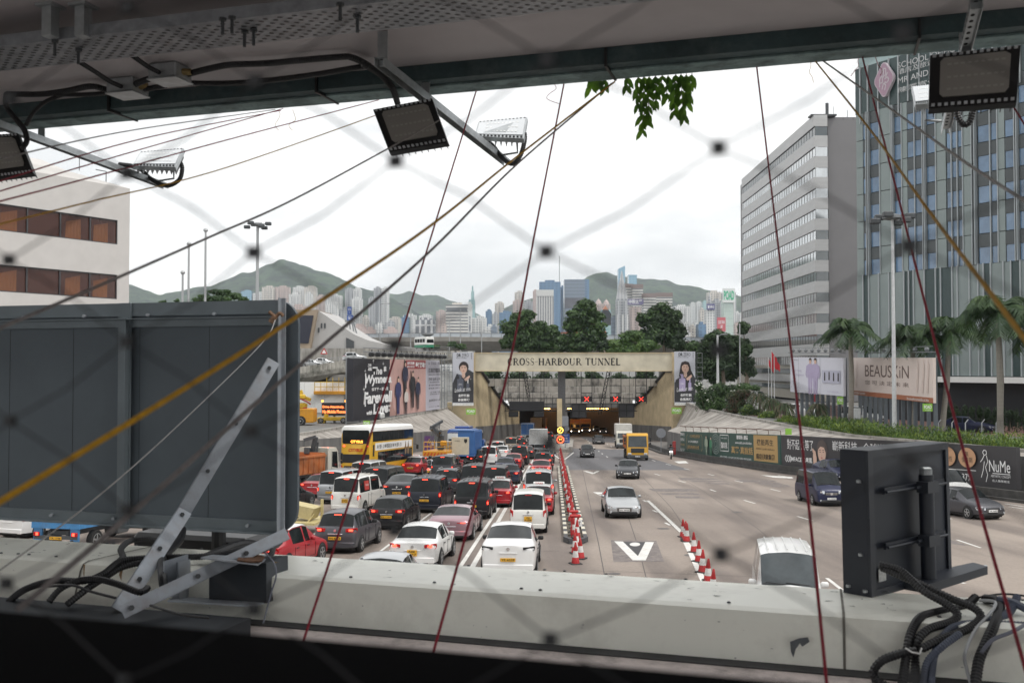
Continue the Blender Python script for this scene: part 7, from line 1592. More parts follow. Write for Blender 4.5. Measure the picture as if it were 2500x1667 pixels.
for (px,y0,y1) in ((1445,195,212),(1462,195,208),(1475,197,215),(1530,190,212),(1558,190,260),(1572,190,322),(1585,190,300),(1600,188,250),(1618,188,225),(1632,186,235),(1650,186,275),(1662,184,285),(1676,184,250),(1690,183,212)):
 y0-=14;a,b=BP(px,y0,5.1),BP(px+rg.uniform(-6,6),y1,5.15);st.tube([a,b],.002,4);n=max(2,int((y1-y0)/17))
 for q in range(n):
  for sd in (-1,1):
   p=a.lerp(b,(q+.6)/n);L=rg.uniform(.055,.085);dr=(BR*sd*rg.uniform(.15,.6)+BN*rg.uniform(-.4,.4)+Vector((0,0,-1))).normalized();wv=dr.cross(BN+Vector((rg.uniform(-.4,.4),0,0))).normalized()*L*.18
   o=len(mb.v);mb.v+=[tuple(p),tuple(p+dr*L*.35+wv),tuple(p+dr*L*.7+wv*.8),tuple(p+dr*L),tuple(p+dr*L*.7-wv*.8),tuple(p+dr*L*.35-wv)];mb.f.append(tuple(range(o,o+6)));mb.mi.append(0)
st.obj('stem',BARK,r,o_);leafobj(mb,'leaf_cluster',[VL],r,o_)
# ---------------- hills and far skyline ----------------
def hillmat(name,c1,c2):
 m,t,p=nmat(name);N=t.nodes;K=t.links;tc=N.new('ShaderNodeTexCoord');a=N.new('ShaderNodeTexNoise');a.inputs['Scale'].default_value=.009;a.inputs['Detail'].default_value=14;a.inputs['Roughness'].default_value=.82
 K.new(tc.outputs['Object'],a.inputs['Vector']);r=N.new('ShaderNodeValToRGB');e=r.color_ramp.elements;e[0].position=.42;e[1].position=.58;e[0].color=c1+(1,);e[1].color=c2+(1,)
 K.new(a.outputs['Fac'],r.inputs[0]);K.new(r.outputs[0],p.inputs['Base Color']);p.inputs['Roughness'].default_value=.9
 b=N.new('ShaderNodeBump');b.inputs['Strength'].default_value=1;b.inputs['Distance'].default_value=70;K.new(a.outputs['Fac'],b.inputs['Height']);K.new(b.outputs[0],p.inputs['Normal']);return m
HM=hillmat('forest_hillside',(.008,.030,.018),(.085,.165,.070))
def hill(name,prof,D,depth,seed,jag=1.0):
 prof=sorted(prof);n=150;m=34;vs=[];fs=[];x0,x1=prof[0][0],prof[-1][0]
 for i in range(n):
  px=x0+(x1-x0)*i/(n-1)
  k=max(q for q in range(len(prof)-1) if prof[q][0]<=px+1e-6);a,b=prof[k],prof[k+1];t=(px-a[0])/(b[0]-a[0]);t2=t*t*(3-2*t)*.5+t*.5;y=a[1]+(b[1]-a[1])*t2
  for j in range(m):
   v=j/(m-1);d=D-depth*(1-v) if v<.75 else D-depth*.25+(v-.75)*4*depth*.6
   Dr=D-depth*.25;ridge=P(px,y,Dr);base=ridge.z
   if v<=.75:s=v/.75;h=base*(.08+.92*s**1.15)
   else :s=(v-.75)/.25;h=base*(1-.75*s)
   x=(px-1250)/F*d if v<=.75 else ridge.x*(d/Dr)
   nz=noise.fractal(Vector((x*.0022,d*.0022,seed)),1.0,2.0,6)*60+noise.fractal(Vector((x*.02,d*.02,seed)),1,2,3)*16*jag
   amp=min(1,(1-abs(v-.38)/.38)) if v<.75 else .4
   h+=nz*max(0,amp)+(noise.noise(Vector((x*.03,0,seed)))*4*jag if abs(v-.75)<.03 else 0)
   vs.append((x,d,max(-5,h)))
 for i in range(n-1):
  for j in range(m-1):a=i*m+j;fs.append((a,a+m,a+m+1,a+1))
 me=bpy.data.meshes.new(name);me.from_pydata(vs,[],fs);me.materials.append(HM);me.polygons.foreach_set('use_smooth',[True]*len(fs));me.update();o=bpy.data.objects.new(name,me);COL.objects.link(o);return tag(o,kind='structure')
hill('hill',[(120,700),(220,688),(311,692),(338,698),(387,715),(443,706),(478,696),(512,695),(550,679),(591,661),(611,664),(657,645),(693,638),(734,648),(800,662),(836,676),(874,696),(912,705),(946,718),(990,740),(1040,770),(1080,800)],4300,1500,1)
hill('hill',[(900,740),(925,718),(952,711),(975,712),(999,705),(1033,718),(1062,716),(1105,731),(1133,742),(1169,765),(1200,790)],6000,1500,2)
hill('hill',[(1150,800),(1190,772),(1211,759),(1230,748),(1254,737),(1298,724),(1380,705),(1420,679),(1441,666),(1463,659),(1483,659),(1507,668),(1531,671),(1565,676),(1628,678),(1662,690),(1701,694),(1747,710),(1795,717),(1831,722),(1900,735),(2000,750),(2300,800)],4800,1600,3)
def towermat(name,base,win,fx,fz,kx,kz,metal=0,var=.1):
 """facade with windows in a grid: fx/fz bay and floor size in metres, kx/kz share that is window"""
 if name in MATS:return MATS[name]
 m,t,p=nmat(name);N=t.nodes;K=t.links;tc=N.new('ShaderNodeTexCoord');sp=N.new('ShaderNodeSeparateXYZ');K.new(tc.outputs['Object'],sp.inputs[0])
 def mt(op,a,b=None):
  n=N.new('ShaderNodeMath');n.operation=op
  for i,q in enumerate((a,b)):
   if q is None:continue
   if isinstance(q,(int,float)):n.inputs[i].default_value=q
   else :K.new(q,n.inputs[i])
  return n.outputs[0]
 xx=mt('ADD',sp.outputs[0],sp.outputs[1]);ux=mt('LESS_THAN',mt('FRACT',mt('DIVIDE',mt('ADD',xx,5000.),fx)),kx);uz=mt('LESS_THAN',mt('FRACT',mt('DIVIDE',sp.outputs[2],fz)),kz);w_=mt('MULTIPLY',ux,uz)
 nz=N.new('ShaderNodeTexNoise');nz.inputs['Scale'].default_value=.15;K.new(tc.outputs['Object'],nz.inputs['Vector']);wv=mt('MULTIPLY',w_,mt('ADD',mt('MULTIPLY',nz.outputs['Fac'],.5),.65))
 mx=N.new('ShaderNodeMixRGB');K.new(wv,mx.inputs[0]);mx.inputs[1].default_value=base+(1,);mx.inputs[2].default_value=win+(1,);K.new(mx.outputs[0],p.inputs['Base Color']);p.inputs['Roughness'].default_value=.4 if not metal else .12;p.inputs['Metallic'].default_value=metal
 MATS[name]=m;return m
CR1=towermat('cream_flats',(.62,.58,.52),(.16,.16,.17),6,5.5,.5,.55);WH1=towermat('white_flats',(.68,.68,.66),(.20,.22,.24),5,5,.45,.6);PK1=towermat('pinkish_flats',(.52,.42,.38),(.18,.16,.16),6,5,.5,.5);GY1=towermat('grey_flats',(.40,.41,.42),(.13,.14,.16),7,5,.5,.6)
GF=towermat('striped_office',(.55,.54,.52),(.12,.13,.15),5,400,.45,1);BD=towermat('banded_office',(.66,.64,.60),(.07,.08,.09),400,6,1,.45);BLG=towermat('blue_glass_tower',(.10,.19,.30),(.05,.10,.18),9,6,.5,.5,.55);PBG=towermat('pale_blue_tower',(.22,.38,.48),(.14,.26,.36),8,7,.5,.5,.5);DBG=towermat('grey_glass_block',(.16,.20,.25),(.10,.13,.17),60,8,1,.4,.4);GRG=towermat('green_glass_tower',(.30,.46,.46),(.18,.32,.34),8,7,.5,.5,.3);PGN=towermat('pale_green_tower',(.50,.60,.54),(.42,.52,.48),300,14,1,.12);WG=towermat('white_grid_office',(.60,.60,.60),(.10,.11,.13),11,22,.62,.86);PNK=towermat('pale_pink_tower',(.50,.40,.37),(.4,.3,.28),5,5,.4,.5);CAP=M('brown_cap',(.20,.14,.12),.7,var=0)
hb=bpy.data.materials
nsky=0
def tower(px0,px1,ytop,mat,label,D=2300,th=26,extra=None,name='tower_block',yb=None,roof=True):
 """a tower standing across the harbour"""
 a,b=P(px0,ytop,D),P(px1,ytop,D);w_=b.x-a.x;H=a.z;c=Vector(((a.x+b.x)/2,D,0));rg=random.Random(int(px0*7))
 r=thing(name,label,'tower block',c,0,'towers across the harbour');mb=MB();H0=0
 mb.box((0,th/2,H/2),(w_,th,H))
 if mat in (CR1,WH1,PK1,GY1) and w_>18:
  for q in (-.30,.30):mb.box((w_*q,-1.6,H*.49),(w_*.22,4,H*.97))
 mb.obj('wall',mat,r)
 if roof:
  mb=MB();mb.box((0,th/2,H+2.2),(w_*.45,th*.5,4.6));
  if rg.random()>.5:mb.box((w_*.28,th/2,H+1.5),(w_*.18,th*.4,3.2))
  mb.obj('roof_house',mat if mat not in (GF,BD) else CR1,r)
 if extra:extra(r,w_,H,th)
 return r
def A_(x):return 300+.2551*x
def AY(y):return 600+.2551*y
def B_(x):return 850+.2126*x
def BY(y):return 640+.2126*y
def C_(x):return 1250+.2423*x
def CY(y):return 620+.2423*y
T=tower
L_='estate at the foot of the left hill'
for i,(x0,x1,y,m,D,tx) in enumerate([(1130,1232,435,PBG,3100,'pale bluish block leftmost in the skyline'),(1242,1380,452,WH1,3100,'pale block second from the left, behind the mast'),(1330,1454,394,CR1,2700,'cream tower, left of a joined pair'),(1457,1588,394,PK1,2700,'pinkish tower, right of a joined pair'),(1588,1680,462,WH1,2500,'white block in front of the second tower pair'),(1625,1732,397,WH1,2800,'white tower with flat roof left of a brownish tower'),(1735,1846,395,CR1,2760,'brownish tower right of the flat-roofed white one'),(1740,1800,455,WH1,2450,'slim white slab before the brownish tower'),(1848,1930,480,PK1,2600,'pale mid-height block behind the blue road signs'),(1936,2086,474,WH1,2550,'broad white block left of the tall grey pair'),(1936,2072,548,WH1,2300,'lower grey-white block in front of the broad white block'),(1590,1750,575,PK1,2200,'low pink block behind the grey sign corner'),(2080,2130,606,GY1,2300,'narrow grey block under the blue road signs'),(2125,2196,414,GY1,2650,'tall grey tower, left half of a pair'),(2200,2275,414,WH1,2655,'tall white tower, right half of a pair'),(2190,2282,503,WH1,2350,'white tower in front of the tall grey pair')]):T(A_(x0),A_(x1),AY(y),m,tx,D)
for i,(x0,x1,y,m,D,tx) in enumerate([(230,292,412,GY1,2500,'shorter grey tower left of the twin grey towers'),(292,372,298,GY1,2600,'tall grey tower, left of the twins behind the rope'),(378,460,300,WH1,2605,'tall pale tower, right of the twins behind the rope'),(160,226,630,CR1,2300,'low cream block right of the blue signs'),(40,190,735,PNK,1700,'low pink warehouse behind the flyover rail'),(190,300,770,PNK,1700,'low reddish warehouse behind the flyover rail'),(312,398,715,WH1,1900,'small white block with crossed bracing'),(405,550,770,PNK,1650,'low salmon building behind the flyover rail'),(425,520,690,GY1,1900,'grey banded block above the salmon building'),(460,600,640,CR1,2700,'cream hillside row of flats'),(612,700,630,BLG,2000,'dark blue office half behind the red rope'),(630,780,606,WH1,2900,'white hillside block above the dark office'),(812,962,612,WH1,2600,'white block behind the dark grid office'),(757,992,662,WG,1900,'dark office with white vertical grid over three tiers'),(1008,1120,562,PK1,2800,'brownish block on the hillside left of the banded white block'),(1072,1122,722,PK1,1900,'narrow pinkish block at the foot of the banded white block'),(1455,1500,620,GRG,2600,'green-grey strip of tower behind the spire tower'),(1420,1590,640,WH1,2000,'white apartment slab right of the vertical-lettered block'),(1590,1660,735,WH1,1950,'stepped low white block'),(1578,1650,560,BLG,2400,'blue-grey tower with a small rooftop crane'),(1640,1705,740,DBG,1900,'small dark glass block by the left portal tree'),(1655,1720,590,GY1,2300,'grey tower beside the blue-grey tower'),(1685,1790,470,CR1,2450,'cream tower with stepped top right of the grey tower'),(1735,1890,578,BLG,2300,'blue office low behind the trees'),(1912,2022,345,CR1,2600,'tall cream tower behind the second red rope'),(1890,2000,445,PK1,2400,'pale pink block below the tall cream tower'),(2025,2122,452,GY1,2500,'grey-pink block right of the tall cream tower'),(2122,2175,330,PNK,2600,'slim pink tower left of the striped office')]):T(B_(x0),B_(x1),BY(y),m,tx,D)
def spire(r,w_,H,th):
 mb=MB();mb.box((w_*.1,13,H+10),(w_*.5,14,20));mb.box((w_*.1,13,H+26),(w_*.25,8,14));mb.obj('spire',GRG,r)
T(B_(1385),B_(1455),BY(430),GRG,'greenish tower with stepped spire',2350,extra=spire,roof=False)
def vert(r,w_,H,th):put('sign_lettering',tmesh('又\n建\n大\n廈',M('sign_ink',(.08,.10,.14),.6,var=0),w_*.5,60,.02),r,(0,-.4,H-55),(R(90),0,0))
T(B_(1375),B_(1420),BY(478),WH1 and M('plain_white_wall',(.62,.62,.60),.7,var=.03),'narrow white slab with vertical Chinese lettering',1950,extra=vert)
def whead(r,w_,H,th):
 mb=MB();mb.box((0,-.3,H-9),(w_*.94,.6,7));mb.obj('top_windows',M('dark_strip',(.12,.13,.14),.3),r);mb=MB();mb.box((w_*.0,-14,30),(w_*.42,28,60));mb.obj('podium',M('beige_podium',(.50,.44,.38),.7,var=.05),r)
T(B_(1122),B_(1375),BY(487),BD,'big white block with dark horizontal bands and beige podium',1950,extra=whead)
def capf(h=9,mat=CAP):
 def f(r,w_,H,th):mb=MB();mb.box((0,th/2,H-h/2),(w_+1.5,th+1.5,h));mb.obj('roof_cap',mat,r)
 return f
def dark(r,w_,H,th):mb=MB();mb.box((0,-.3,H-56),(w_*.96,.8,24));mb.obj('dark_band',M('dark_glass_band',(.06,.055,.07),.3,var=0),r)
def whitetop(r,w_,H,th):mb=MB();mb.box((0,th/2,H+6),(w_*.98,th,14));mb.obj('plant_room',M('white_top',(.60,.60,.58),.6),r)
def slant(r,w_,H,th):mb=MB();mb.prism([(-w_/2,-.05,H),(w_/2,-.05,H),(w_/2,-.05,H+12),(-w_/2,-.05,H+4)],(0,th,0));mb.obj('slanted_top',PBG,r)
def mastf(r,w_,H,th):mb=MB();mb.tube([(w_*.45,5,H),(w_*.45,5,H+60)],.8,5);mb.obj('mast',STEEL,r)
T(C_(275),C_(490),CY(280),BLG,'blue glass office tower with thin mast',2300,30,extra=mastf);T(C_(490),C_(527),CY(332),BLG,'slim strip of blue glass behind the mast tower',2500)
T(C_(245),C_(422),CY(425),GF,'grey striped office with white plant room on top',2000,extra=whitetop,roof=False);T(C_(527),C_(737),CY(256),DBG,'massive grey glass block with dark band',2350,40,extra=dark,roof=False);T(C_(737),C_(778),CY(256),BLG,'blue end strip of the massive grey block',2380,40,roof=False)
def dome(r,w_,H,th):mb=MB();mb.lathe((0,th/2,H),[(w_*.42,0),(w_*.3,7),(w_*.1,11),(.5,14)],10);mb.obj('dome',PNK,r)
T(C_(835),C_(915),CY(500),PK1,'pink tower with domed roof, left of two',2500,extra=dome,roof=False);T(C_(918),C_(992),CY(505),PK1,'pink tower with domed roof, right of two',2500,extra=dome,roof=False)
def orng(r,w_,H,th):mb=MB();mb.prism([(-w_/2,0,H-30),(w_/2,0,H-30),(w_/2,0,H-8),(-w_*.1,0,H+8),(-w_/2,0,H-4)],(0,th,0));mb.obj('orange_roof',M('orange_copper',(.55,.20,.08),.4,.3,var=.1),r)
T(C_(905),C_(998),CY(560),GRG,'green glass tower with curved orange top',1900,extra=orng,roof=False);T(C_(860),C_(905),CY(660),PBG,'pale blue glass sliver behind the tallest tree',1900);T(C_(998),C_(1082),CY(640),DBG,'grey-blue glass block right of the orange-topped tower',1900)
def pyr(r,w_,H,th):
 mb=MB();mb.prism([(-w_/2,0,H),(w_/2,0,H),(w_*.0,0,H+52)],(0,th*.5,0));mb.obj('pyramid_top',towermat('pyr',(.50,.50,.50),(.35,.36,.38),6,400,.4,1),r)
 mb=MB();[mb.tube([(w_*q,-1,0),(w_*q,-1,H-30+10*(q==0))],w_*.11,8) for q in (-.38,0.05,.42)];mb.obj('round_column',M('pale_column',(.60,.60,.58),.35,.3,var=.05),r)
T(C_(1055),C_(1165),CY(450),GY1,'white columned tower with pyramid peak',1850,extra=pyr,roof=False)
T(C_(1072),C_(1140),CY(165),PBG,'tallest slender blue glass tower with slanted top',2600,extra=slant,roof=False);T(C_(1175),C_(1258),CY(210),PBG,'second slender blue glass tower, flat topped',2650,roof=False,extra=capf(3,PBG))
T(C_(1112),C_(1212),CY(300),BD,'cream banded tower with brown cap, left half',2250,extra=capf(),roof=False);T(C_(1214),C_(1320),CY(305),BD,'cream banded tower with brown cap, right half',2230,extra=capf(),roof=False)
def cpic(r,w_,H,th):
 mb=MB();mb.box((-w_*.05,-3,H+9),(w_*1.5,2,11));sg=mb.obj('roof_sign',M('sign_purple_grey',(.16,.14,.28),.5,var=0),r);put('sign_lettering',tmesh('中国太平',WINK,w_*1.25,8,.03),sg,(-w_*.05,-4.4,H+9),(R(90),0,0))
T(C_(1192),C_(1302),CY(530),PK1,'brown ribbed block carrying a rooftop sign in Chinese',1900,extra=cpic,roof=False)
T(C_(1325),C_(1450),CY(395),BD,'wide white banded office with brown cap, left wing',2150,extra=capf(),roof=False);T(C_(1452),C_(1616),CY(390),BD,'wide white banded office with brown cap, right wing',2170,extra=capf(),roof=False)
T(C_(1636),C_(1796),CY(525),WH1,'white grid-fronted slab right of the portal trees',2400)
def poad(r,w_,H,th):
 mb=MB();mb.box((0,-2,H+6),(w_*1.3,4,27));sg=mb.obj('roof_sign',M('white_sign',(.72,.74,.72),.5,var=0),r);put('sign_lettering',tmesh('POAD',M('green_letters',(.02,.45,.22),.5,var=0),w_*1.1,18,.04),sg,(0,-4.4,H+6),(R(90),0,0))
T(C_(2135),C_(2230),CY(450),PGN,'pale green slab tower topped by a white POAD sign',1900,extra=poad,roof=False)
T(C_(1978),C_(2110),CY(383),CR1,'cream tower with arched top left of the POAD tower',2500);T(C_(2030),C_(2112),CY(470),GY1,'grey block in front of the arch-topped cream tower',2200);T(C_(2238),C_(2258),CY(385),WH1,'slim white tower behind the POAD sign',2400)
T(C_(1902),C_(1945),CY(562),CR1,'small stepped cream tower left of the purple-signed tower',2100)
def purp(r,w_,H,th):
 mb=MB();mb.box((0,-2,H+5),(w_*1.0,4,11));sg=mb.obj('roof_sign',M('sign_purple',(.07,.06,.20),.5,var=0),r);put('sign_lettering',tmesh('富大中心',WINK,w_*.8,6,.03),sg,(0,-4.3,H+5),(R(90),0,0));mb=MB();mb.lathe((w_*.0,10,H+10),[(4,0),(2,12),(.5,22)],8);mb.obj('spire',GY1,r)
T(C_(1960),C_(2040),CY(560),WH1,'white tower with small purple rooftop sign',1850,extra=purp,roof=False);T(C_(1880),C_(1956),CY(706),BLG,'blue glass block low at the right',1700)
def reds(r,w_,H,th):mb=MB();mb.box((0,-2,H+6),(w_,4,24));sg=mb.obj('roof_sign',M('sign_coral',(.55,.08,.10),.5,var=0),r);put('sign_lettering',tmesh('QUICK TRANS\nLINE',WINK,w_*.8,13,.02),sg,(0,-4.3,H+6),(R(90),0,0))
T(C_(2065),C_(2148),CY(745),WH1,'low white block with coral red rooftop sign',1700,extra=reds,roof=False)
for x0,x1,y,D,m,tx in ((1800,1852,497,3400,WH1,'white hillside house, left of two'),(1856,1925,487,3400,WH1,'white hillside house, right of two'),(1925,1975,478,3300,GRG,'green-grey block on the hillside right of the two white houses'),(2232,2310,590,2500,WH1,'white flats by the edge of the banded building'),(2250,2305,705,2000,PK1,'small gabled block by the banded building'),(1738,1800,700,2000,WH1,'white block low right of the dark wide tree'),(1800,1850,730,1900,CR1,'cream block low right of the dark wide tree'),(1845,1880,690,2100,WH1,'narrow white block left of the blue glass block'),(1740,1800,790,1700,WH1,'lowest white block right of the dark wide tree'),(2110,2136,680,1900,PK1,'narrow block between the purple-signed and POAD towers')):T(C_(x0),C_(x1),CY(y),m,tx,D)
rg=random.Random(99);fill=MB()
for k in range(70):
 px=880+k*13;
 D=rg.uniform(2600,3200);h=rg.uniform(20,62);x=(px+rg.uniform(-6,6)-1250)/F*D;w_=rg.uniform(18,40);fill.box((x,D,h/2),(w_,20,h))
tag(fill.obj('distant_low_rise',WH1),'pale mass of low buildings filling the far shore between the towers','distant buildings',kind='stuff')
rg=random.Random(98);fill=MB()
for k in range(26):D=rg.uniform(1500,1700);px=900+k*15;h=rg.uniform(8,22);fill.box(((px-1250)/F*D,D,h/2),(rg.uniform(8,16),10,h))
tag(fill.obj('distant_low_rise',WH1),'pale low buildings glimpsed under the flyover','distant buildings',kind='stuff')
c=P(1440,820,300);r=thing('red_brown_building','red-brown flat building glimpsed between the portal trees','building',c);mb=MB();mb.prism([P(x,y,300) for x,y in ((1330,812),(1480,808),(1483,826),(1330,826))],(0,20,0));mb.obj('wall',M('red_brown_wall',(.30,.10,.06),.8,var=.1),r,c);mb=MB();mb.prism([P(x,y,299.5) for x,y in ((1330,826),(1483,826),(1483,870),(1330,870))],(0,18,0));mb.obj('base',FLY,r,c)
mb=MB();mb.box((0,3000,330),(7000,7600,680));hz=mb.obj('haze',M('x',(1,1,1)) if False else None);tag(hz,'pale sea haze over the harbour and hills','haze',kind='stuff')
m,t,p=nmat('haze_air');t.nodes.remove(p);pv=t.nodes.new('ShaderNodeVolumePrincipled');pv.inputs['Color'].default_value=(.84,.91,.99,1);pv.inputs['Density'].default_value=.000095;pv.inputs['Anisotropy'].default_value=.2
t.links.new(pv.outputs[0],t.nodes['Material Output'].inputs['Volume']);hz.data.materials.clear();hz.data.materials.append(m)
# ---------------- footbridge around the camera ----------------
def bm_(mb,a0,a1,b0,b1,z0,z1,mi=0):
 vs=[B(a,b,z) for z in (z0,z1) for a,b in ((a0,b0),(a1,b0),(a1,b1),(a0,b1))]
 return mb.add(vs,[(3,2,1,0),(4,5,6,7),(0,1,5,4),(1,2,6,5),(2,3,7,6),(3,0,4,7)],mi)
def crom(pts,n=6):
 out=[];p=[Vector(q) for q in pts]
 for i in range(len(p)-1):
  p0,p1,p2,p3=p[max(i-1,0)],p[i],p[i+1],p[min(i+2,len(p)-1)]
  for k in range(n):
   t=k/n;out.append(.5*((2*p1)+(-p0+p2)*t+(2*p0-5*p1+4*p2-p3)*t*t+(-p0+3*p1-3*p2+p3)*t**3))
 out.append(p[-1]);return out
CEIL=M('ceiling_paint',(.50,.46,.47),.7,var=.06,scale=1.5,dirt=(.22,.20,.21),dscale=.8,damt=.25)
BEAMG=M('edge_beam_green',(.045,.075,.08),.75,var=.3,scale=3,dirt=(.13,.16,.16),dscale=5,damt=.6,bump=.4,bscale=14)
LIPG=M('edge_lip_green',(.22,.30,.30),.85,var=.3,scale=6,dirt=(.07,.09,.09),dscale=9,damt=.8,bump=.6,bscale=25)
r=thing('canopy','painted flat ceiling of the footbridge canopy across the top','canopy',B(0,3,1.6));o=r.location.copy()
mb=MB();bm_(mb,-30,16,-2.2,4.83,1.586,1.9);mb.obj('ceiling',CEIL,r,o)
mb=MB();bm_(mb,-30,16,4.84,5.08,1.506,2.1);mb.obj('edge_beam',BEAMG,r,o)
mb=MB();bm_(mb,-30,16,4.93,5.085,1.495,1.504);mb.obj('edge_lip',LIPG,r,o)
mb=MB()
for a in (-6.9,-5.5,-3.95,-2.6,-1.0,.45,1.9,3.4):bm_(mb,a,a+.012,4.825,5.09,1.488,1.58)
mb.obj('beam_joint',BLACK,r,o)
r=thing('walkway_floor','concrete floor of the footbridge under the camera','walkway',B(0,0,-1.6));mb=MB();bm_(mb,-30,16,-2.6,2.6,-1.75,-1.6);mb.obj('slab',M('walkway_slab',(.36,.34,.33),.8,var=.1),r,r.location.copy())
mb=MB();bm_(mb,-20,12,.36,.80,-.52,-.242)
hr=mb.obj('handrail',M('black_rail',(.004,.004,.005),.95,var=.1,spec=.05),None,B(0,.6,-.4));tag(hr,'out-of-focus black handrail across the very bottom','handrail')
NET=M('mesh_black',(.010,.010,.012),.6,var=0)
obs={(0,0):(582,580),(1,0):(908,370),(1,1):(1254,578),(2,1):(1650,340),(2,2):(2086,565),(-1,0):(290,785),(-2,0):(22,967),(-1,1):(575,990),(-2,1):(290,1170),(-1,-1):(20,597)}
FB=.50
def ab(px,py):v=BP(px*1.063,py*1.063,FB)-Vector((0,0,CZ));return v.dot(BR),v.z
def lsq(rows,ys):
 n=len(rows[0]);A=[[sum(r_[i]*r_[j] for r_ in rows) for j in range(n)] for i in range(n)];y=[sum(r_[i]*q for r_,q in zip(rows,ys)) for i in range(n)]
 for i in range(n):
  for k in range(i+1,n):
   f=A[k][i]/A[i][i];A[k]=[u-f*v for u,v in zip(A[k],A[i])];y[k]-=f*y[i]
 x=[0]*n
 for i in range(n-1,-1,-1):x[i]=(y[i]-sum(A[i][k]*x[k] for k in range(i+1,n)))/A[i][i]
 return x
rows_=[(1,i,j) for (i,j) in obs];pa=[ab(*v) for v in obs.values()]
ca=lsq(rows_,[q[0] for q in pa]);cz=lsq(rows_,[q[1] for q in pa])
def node(i,j):
 v=obs.get((i,j))
 if v:a,z=ab(*v)
 else :a=ca[0]+ca[1]*i+ca[2]*j;z=cz[0]+cz[1]*i+cz[2]*j
 return B(a,FB,z)
mb=MB();kb=MB()
for i in range(-9,9):
 for j in range(-8,10):
  p=node(i,j);rel=p-Vector((0,0,CZ))
  if not (-.62<rel.x<.62 and -.36<rel.z<.33):continue
  for (u,v) in ((1,0),(0,1)):
   q=node(i+u,j+v);m_=(p+q)/2+Vector((0,0,-.004 if u else .004));mb.tube([p,p.lerp(m_,.6),m_,m_.lerp(q,.4),q],.00066,5,cap=False)
  kb.box(p,(.0070,.004,.0072),rz=-.3)
r=thing('mesh_screen','blurred black wire mesh of wide diamonds with square knots right in front of the lens','wire mesh',B(0,FB,0));o=r.location.copy();mb.obj('strand',NET,r,o)['kind']='stuff';kb.obj('knot',NET,r,o)['kind']='stuff'
# ---------------- white duct and ledge ----------------
DUCT=M('duct_paint',(.84,.84,.76),.38,var=.04,scale=1.2,dirt=(.52,.50,.44),dscale=2.2,damt=.5,bump=.15,bscale=3)
r=thing('service_duct','pale grey-green painted metal duct running across the bottom of the view','duct',B(0,4.9,-1.2));o=r.location.copy()
sec=[(5.21,-1.10),(4.66,-1.085),(4.615,-1.095),(4.59,-1.13),(4.53,-1.315),(4.60,-1.315),(5.19,-1.315)]
mb=MB();segs=[-16,9]
for s0,s1 in zip(segs,segs[1:]):
 s1-=.006;v=[B(a,b,z) for a in (s0,s1) for b,z in sec];n=len(sec);mb.add(v,[tuple(range(n-1,-1,-1)),tuple(range(n,2*n))]+[(i,(i+1)%n,n+(i+1)%n,n+i) for i in range(n)])
mb.obj('casing',DUCT,r,o)
def aB(px,b):v=BP(px,900,b)-Vector((0,0,CZ));return v.dot(BR)
for px in (204,2052):
 a_=aB(px,4.6);mb=MB();n=len(sec)
 for w0,k_ in ((0,.004),):v=[B(a,b-k_*(b<4.7),z+k_*(z>-1.2)) for a in (a_,a_+.011) for b,z in sec[:5]];mb.add(v,[(i,i+1,6+i,5+i) for i in range(4)])
 mb.obj('joint',M('joint_grime',(.16,.15,.13),.9,var=.4,scale=20),r,o)
rs=random.Random(4);mb=MB()
for _ in range(60):a=rs.uniform(-7,2.8);mb.lathe(B(a,rs.choice((4.70,5.15))+rs.uniform(-.01,.01),-1.084),[(.010,0),(.008,.005),(.002,.007)],7)
mb.obj('rivet',DGREY,r,o)['kind']='stuff'
mb=MB()
for _ in range(170):
 a=rs.uniform(-7,3);b=rs.uniform(4.68,5.17);ps=[B(a+rs.uniform(-.03,.03),b+rs.uniform(-.012,.012),-1.083-(b-4.66)*.025) for q in range(3)];mb.add(ps,[(0,1,2)])
mb.obj('paint_chip',M('chipped_paint',(.16,.16,.15),.8,var=.2),r,o)['kind']='stuff'
chip=M('torn_film',(.10,.11,.12),.7,var=.3)
def duct_mark(pts,mat,nm):
 mb=MB();q=[]
 for px,py in pts:
  v=BP(1900+px*.3934,1050+py*.3934,4.545);v=v-BN*.03;q.append(v)
 mb.add(q,[tuple(range(len(q)))]);mb.obj(nm,mat,r,o)
duct_mark([(75,1300),(130,1278),(185,1272),(195,1300),(150,1330),(135,1310),(110,1345),(95,1398),(80,1360)],chip,'torn_patch')
mb=MB()
for _ in range(34):
 a=rs.uniform(-7,3.2);u=rs.random();c_=B(a,4.59-.06*u-.004,-1.13-.185*u);w_=rs.uniform(.003,.009);h_=rs.uniform(.001,.004);ps=[c_+BR*(w_*math.cos(t_)*rs.uniform(.6,1.2))+Vector((0,0,h_*math.sin(t_)*rs.uniform(.5,1.2)))+BN*(.3*h_*math.sin(t_)) for t_ in (0,1,2.1,3.1,4.2,5.2)];mb.add(ps,[tuple(range(6))])
mb.obj('scuff_mark',M('scuff',(.34,.34,.32),.8,var=.3),r,o)['kind']='stuff'
RUSTS=M('rust_stain',(.30,.17,.07),.9,var=.3,dirt=(.5,.45,.36),dscale=20)
mb=MB()
for px,py,w_,h in ((600,520,10,110),(860,540,26,100),(1965,500,40,12)):
 q=[BP((px+dx)*.3401,1200+(py+dy)*.3401,4.528) for dx,dy in ((0,0),(w_,4),(w_*.6,h*.5),(w_*.4,h),(-w_*.2,h*.6))];mb.add(q,[(0,1,2,3,4)])
mb.obj('rust_streak',RUSTS,r,o)
LEDGE=M('pink_ledge',(.62,.54,.51),.8,var=.15,scale=4,dirt=(.16,.14,.13),dscale=5,damt=.8,bump=.5)
